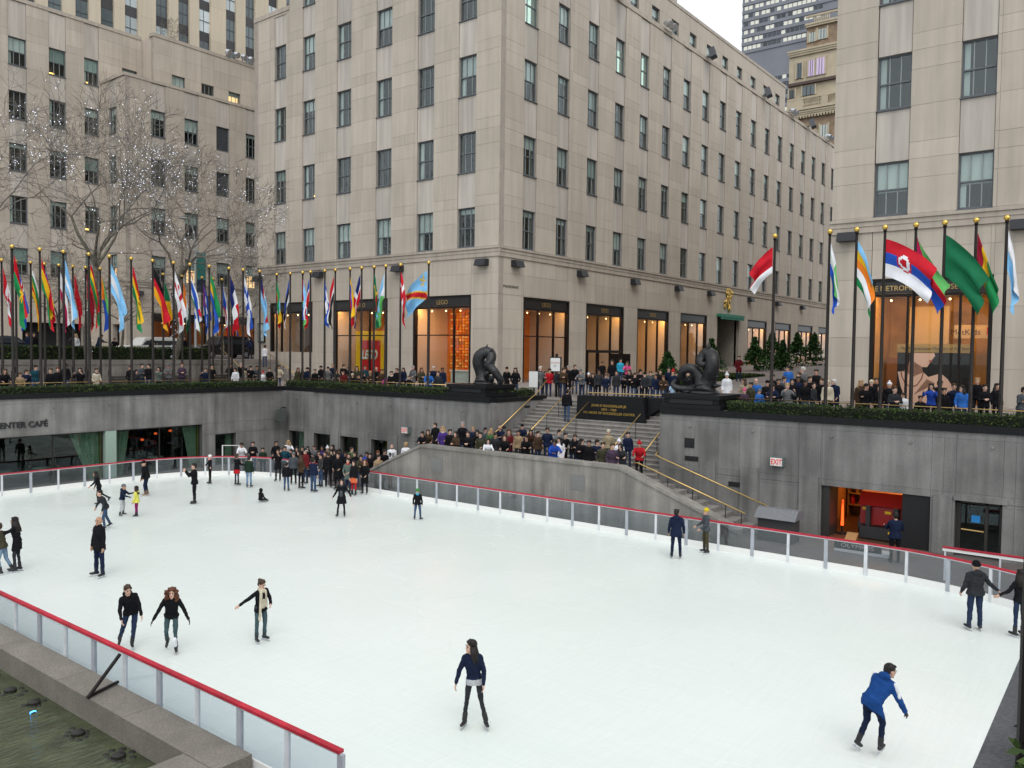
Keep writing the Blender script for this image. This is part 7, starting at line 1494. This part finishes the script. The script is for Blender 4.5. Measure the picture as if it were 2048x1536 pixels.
crowd([(26.26, 58.5, 6.2, 1.72, -90, 'white', 'blond_long'), (23.16, 58.5, 6.2, 1.71, 180, 'navy', 'auburn'), (23.76, 59, 6.2, 1.73, -90, 'black', 'dark'), (29.14, 59, 6.2, 1.5, -120, 'black', 'auburn'), (28.0, 59, 6.2, 1.74, 0, 'navy', 'darkcap'), (31.62, 58.4, 6.2, 1.68, -90, 'charcoal', 'dark'), (34.19, 58.2, 6.2, 1.74, 180, 'black', 'dark'), (38.42, 56.0, 6.19, 1.9, 60, 'navy', 'dark'), (38.1, 53.6, 5.652, 1.70, 75, 'white', 'brown')], 'on the street', 'passers-by on the street', (0, 1, 4, 8), seed=7)
# single people off the rows
def one(x, y, z, h, yaw, S, mats, hair, hairm, label): return place_unique('', x, y, z, h, yaw, S, mats, hair, hairm, label, vox=.018, ground=0)
one(35.3, 23.75, 3.427, 1.72, 15, dict(hem=.06, bulk=1.2, armw=1.15, legs=(((.25, .06, -1), (.0, .05, -1)), ((-.1, -.06, -1), (-.3, -.05, -1))), arms=ARM0, recentre=.3), {1: BK, 2: JN}, 'short', hm('dark'), 'person in black quilted jacket and jeans climbing the stairs left of the memorial')
j = one(31.8, 33.05, 0, 1.79, 40, dict(hem=.08, bulk=1.2, armw=1.1, arms=ARM0), {1: WHT, 2: DJ}, 'bald', SKIN[1], 'balding person in white sports shirt numbered 91 seen from behind')
n_ = text('91', .30, (0, 0, 0), 'W', BLACK, None, name='shirt_number', ext=.002, bold=.01); n_.parent = j; n_.matrix_local = Matrix(((0, 0, -1, -.155), (-1, 0, 0, 0), (0, 1, 0, 1.08), (0, 0, 0, 1)))
one(29.1, 29.24, .69, 1.75, 35, dict(hem=.08, arms=ARM0), {1: WHT, 2: DJ}, 'short', hm('blond'), 'fair-haired person in white top going down behind the parapet slope')
one(29.93, 6.59, 0, 1.75, 20, dict(hem=.14, bulk=1.15, arms=(((.5, .3, -.8), (.85, .1, .1)), ((.4, -.3, -.9), (.8, -.1, 0))), hpitch=-10), {1: NV, 2: BK}, 'short', hm('dark'), 'worker in dark clothes standing behind the barrier in front of the garage')
for i, (x, y, h, c) in enumerate(((16.3, 45.0, 1.2, 'maroon'), (19.1, 45.3, 1.66, 'black'), (24.0, 45.4, 1.25, 'black'), (25.9, 45.3, 1.25, 'charcoal'), (18.2, 46, 1.7, 'black'))):
    one(x, y, 0, h, -90 + 30 * (i - 2), dict(hem=.1, bulk=1.05, arms=ARM0), {1: ct(c), 2: BK}, 'short', hm(['auburn', 'dark', 'brown', 'dark', 'dark'][i]), f'dim figure inside the café glass, {ORD[i] if i < 4 else "rearmost"} of the guests')
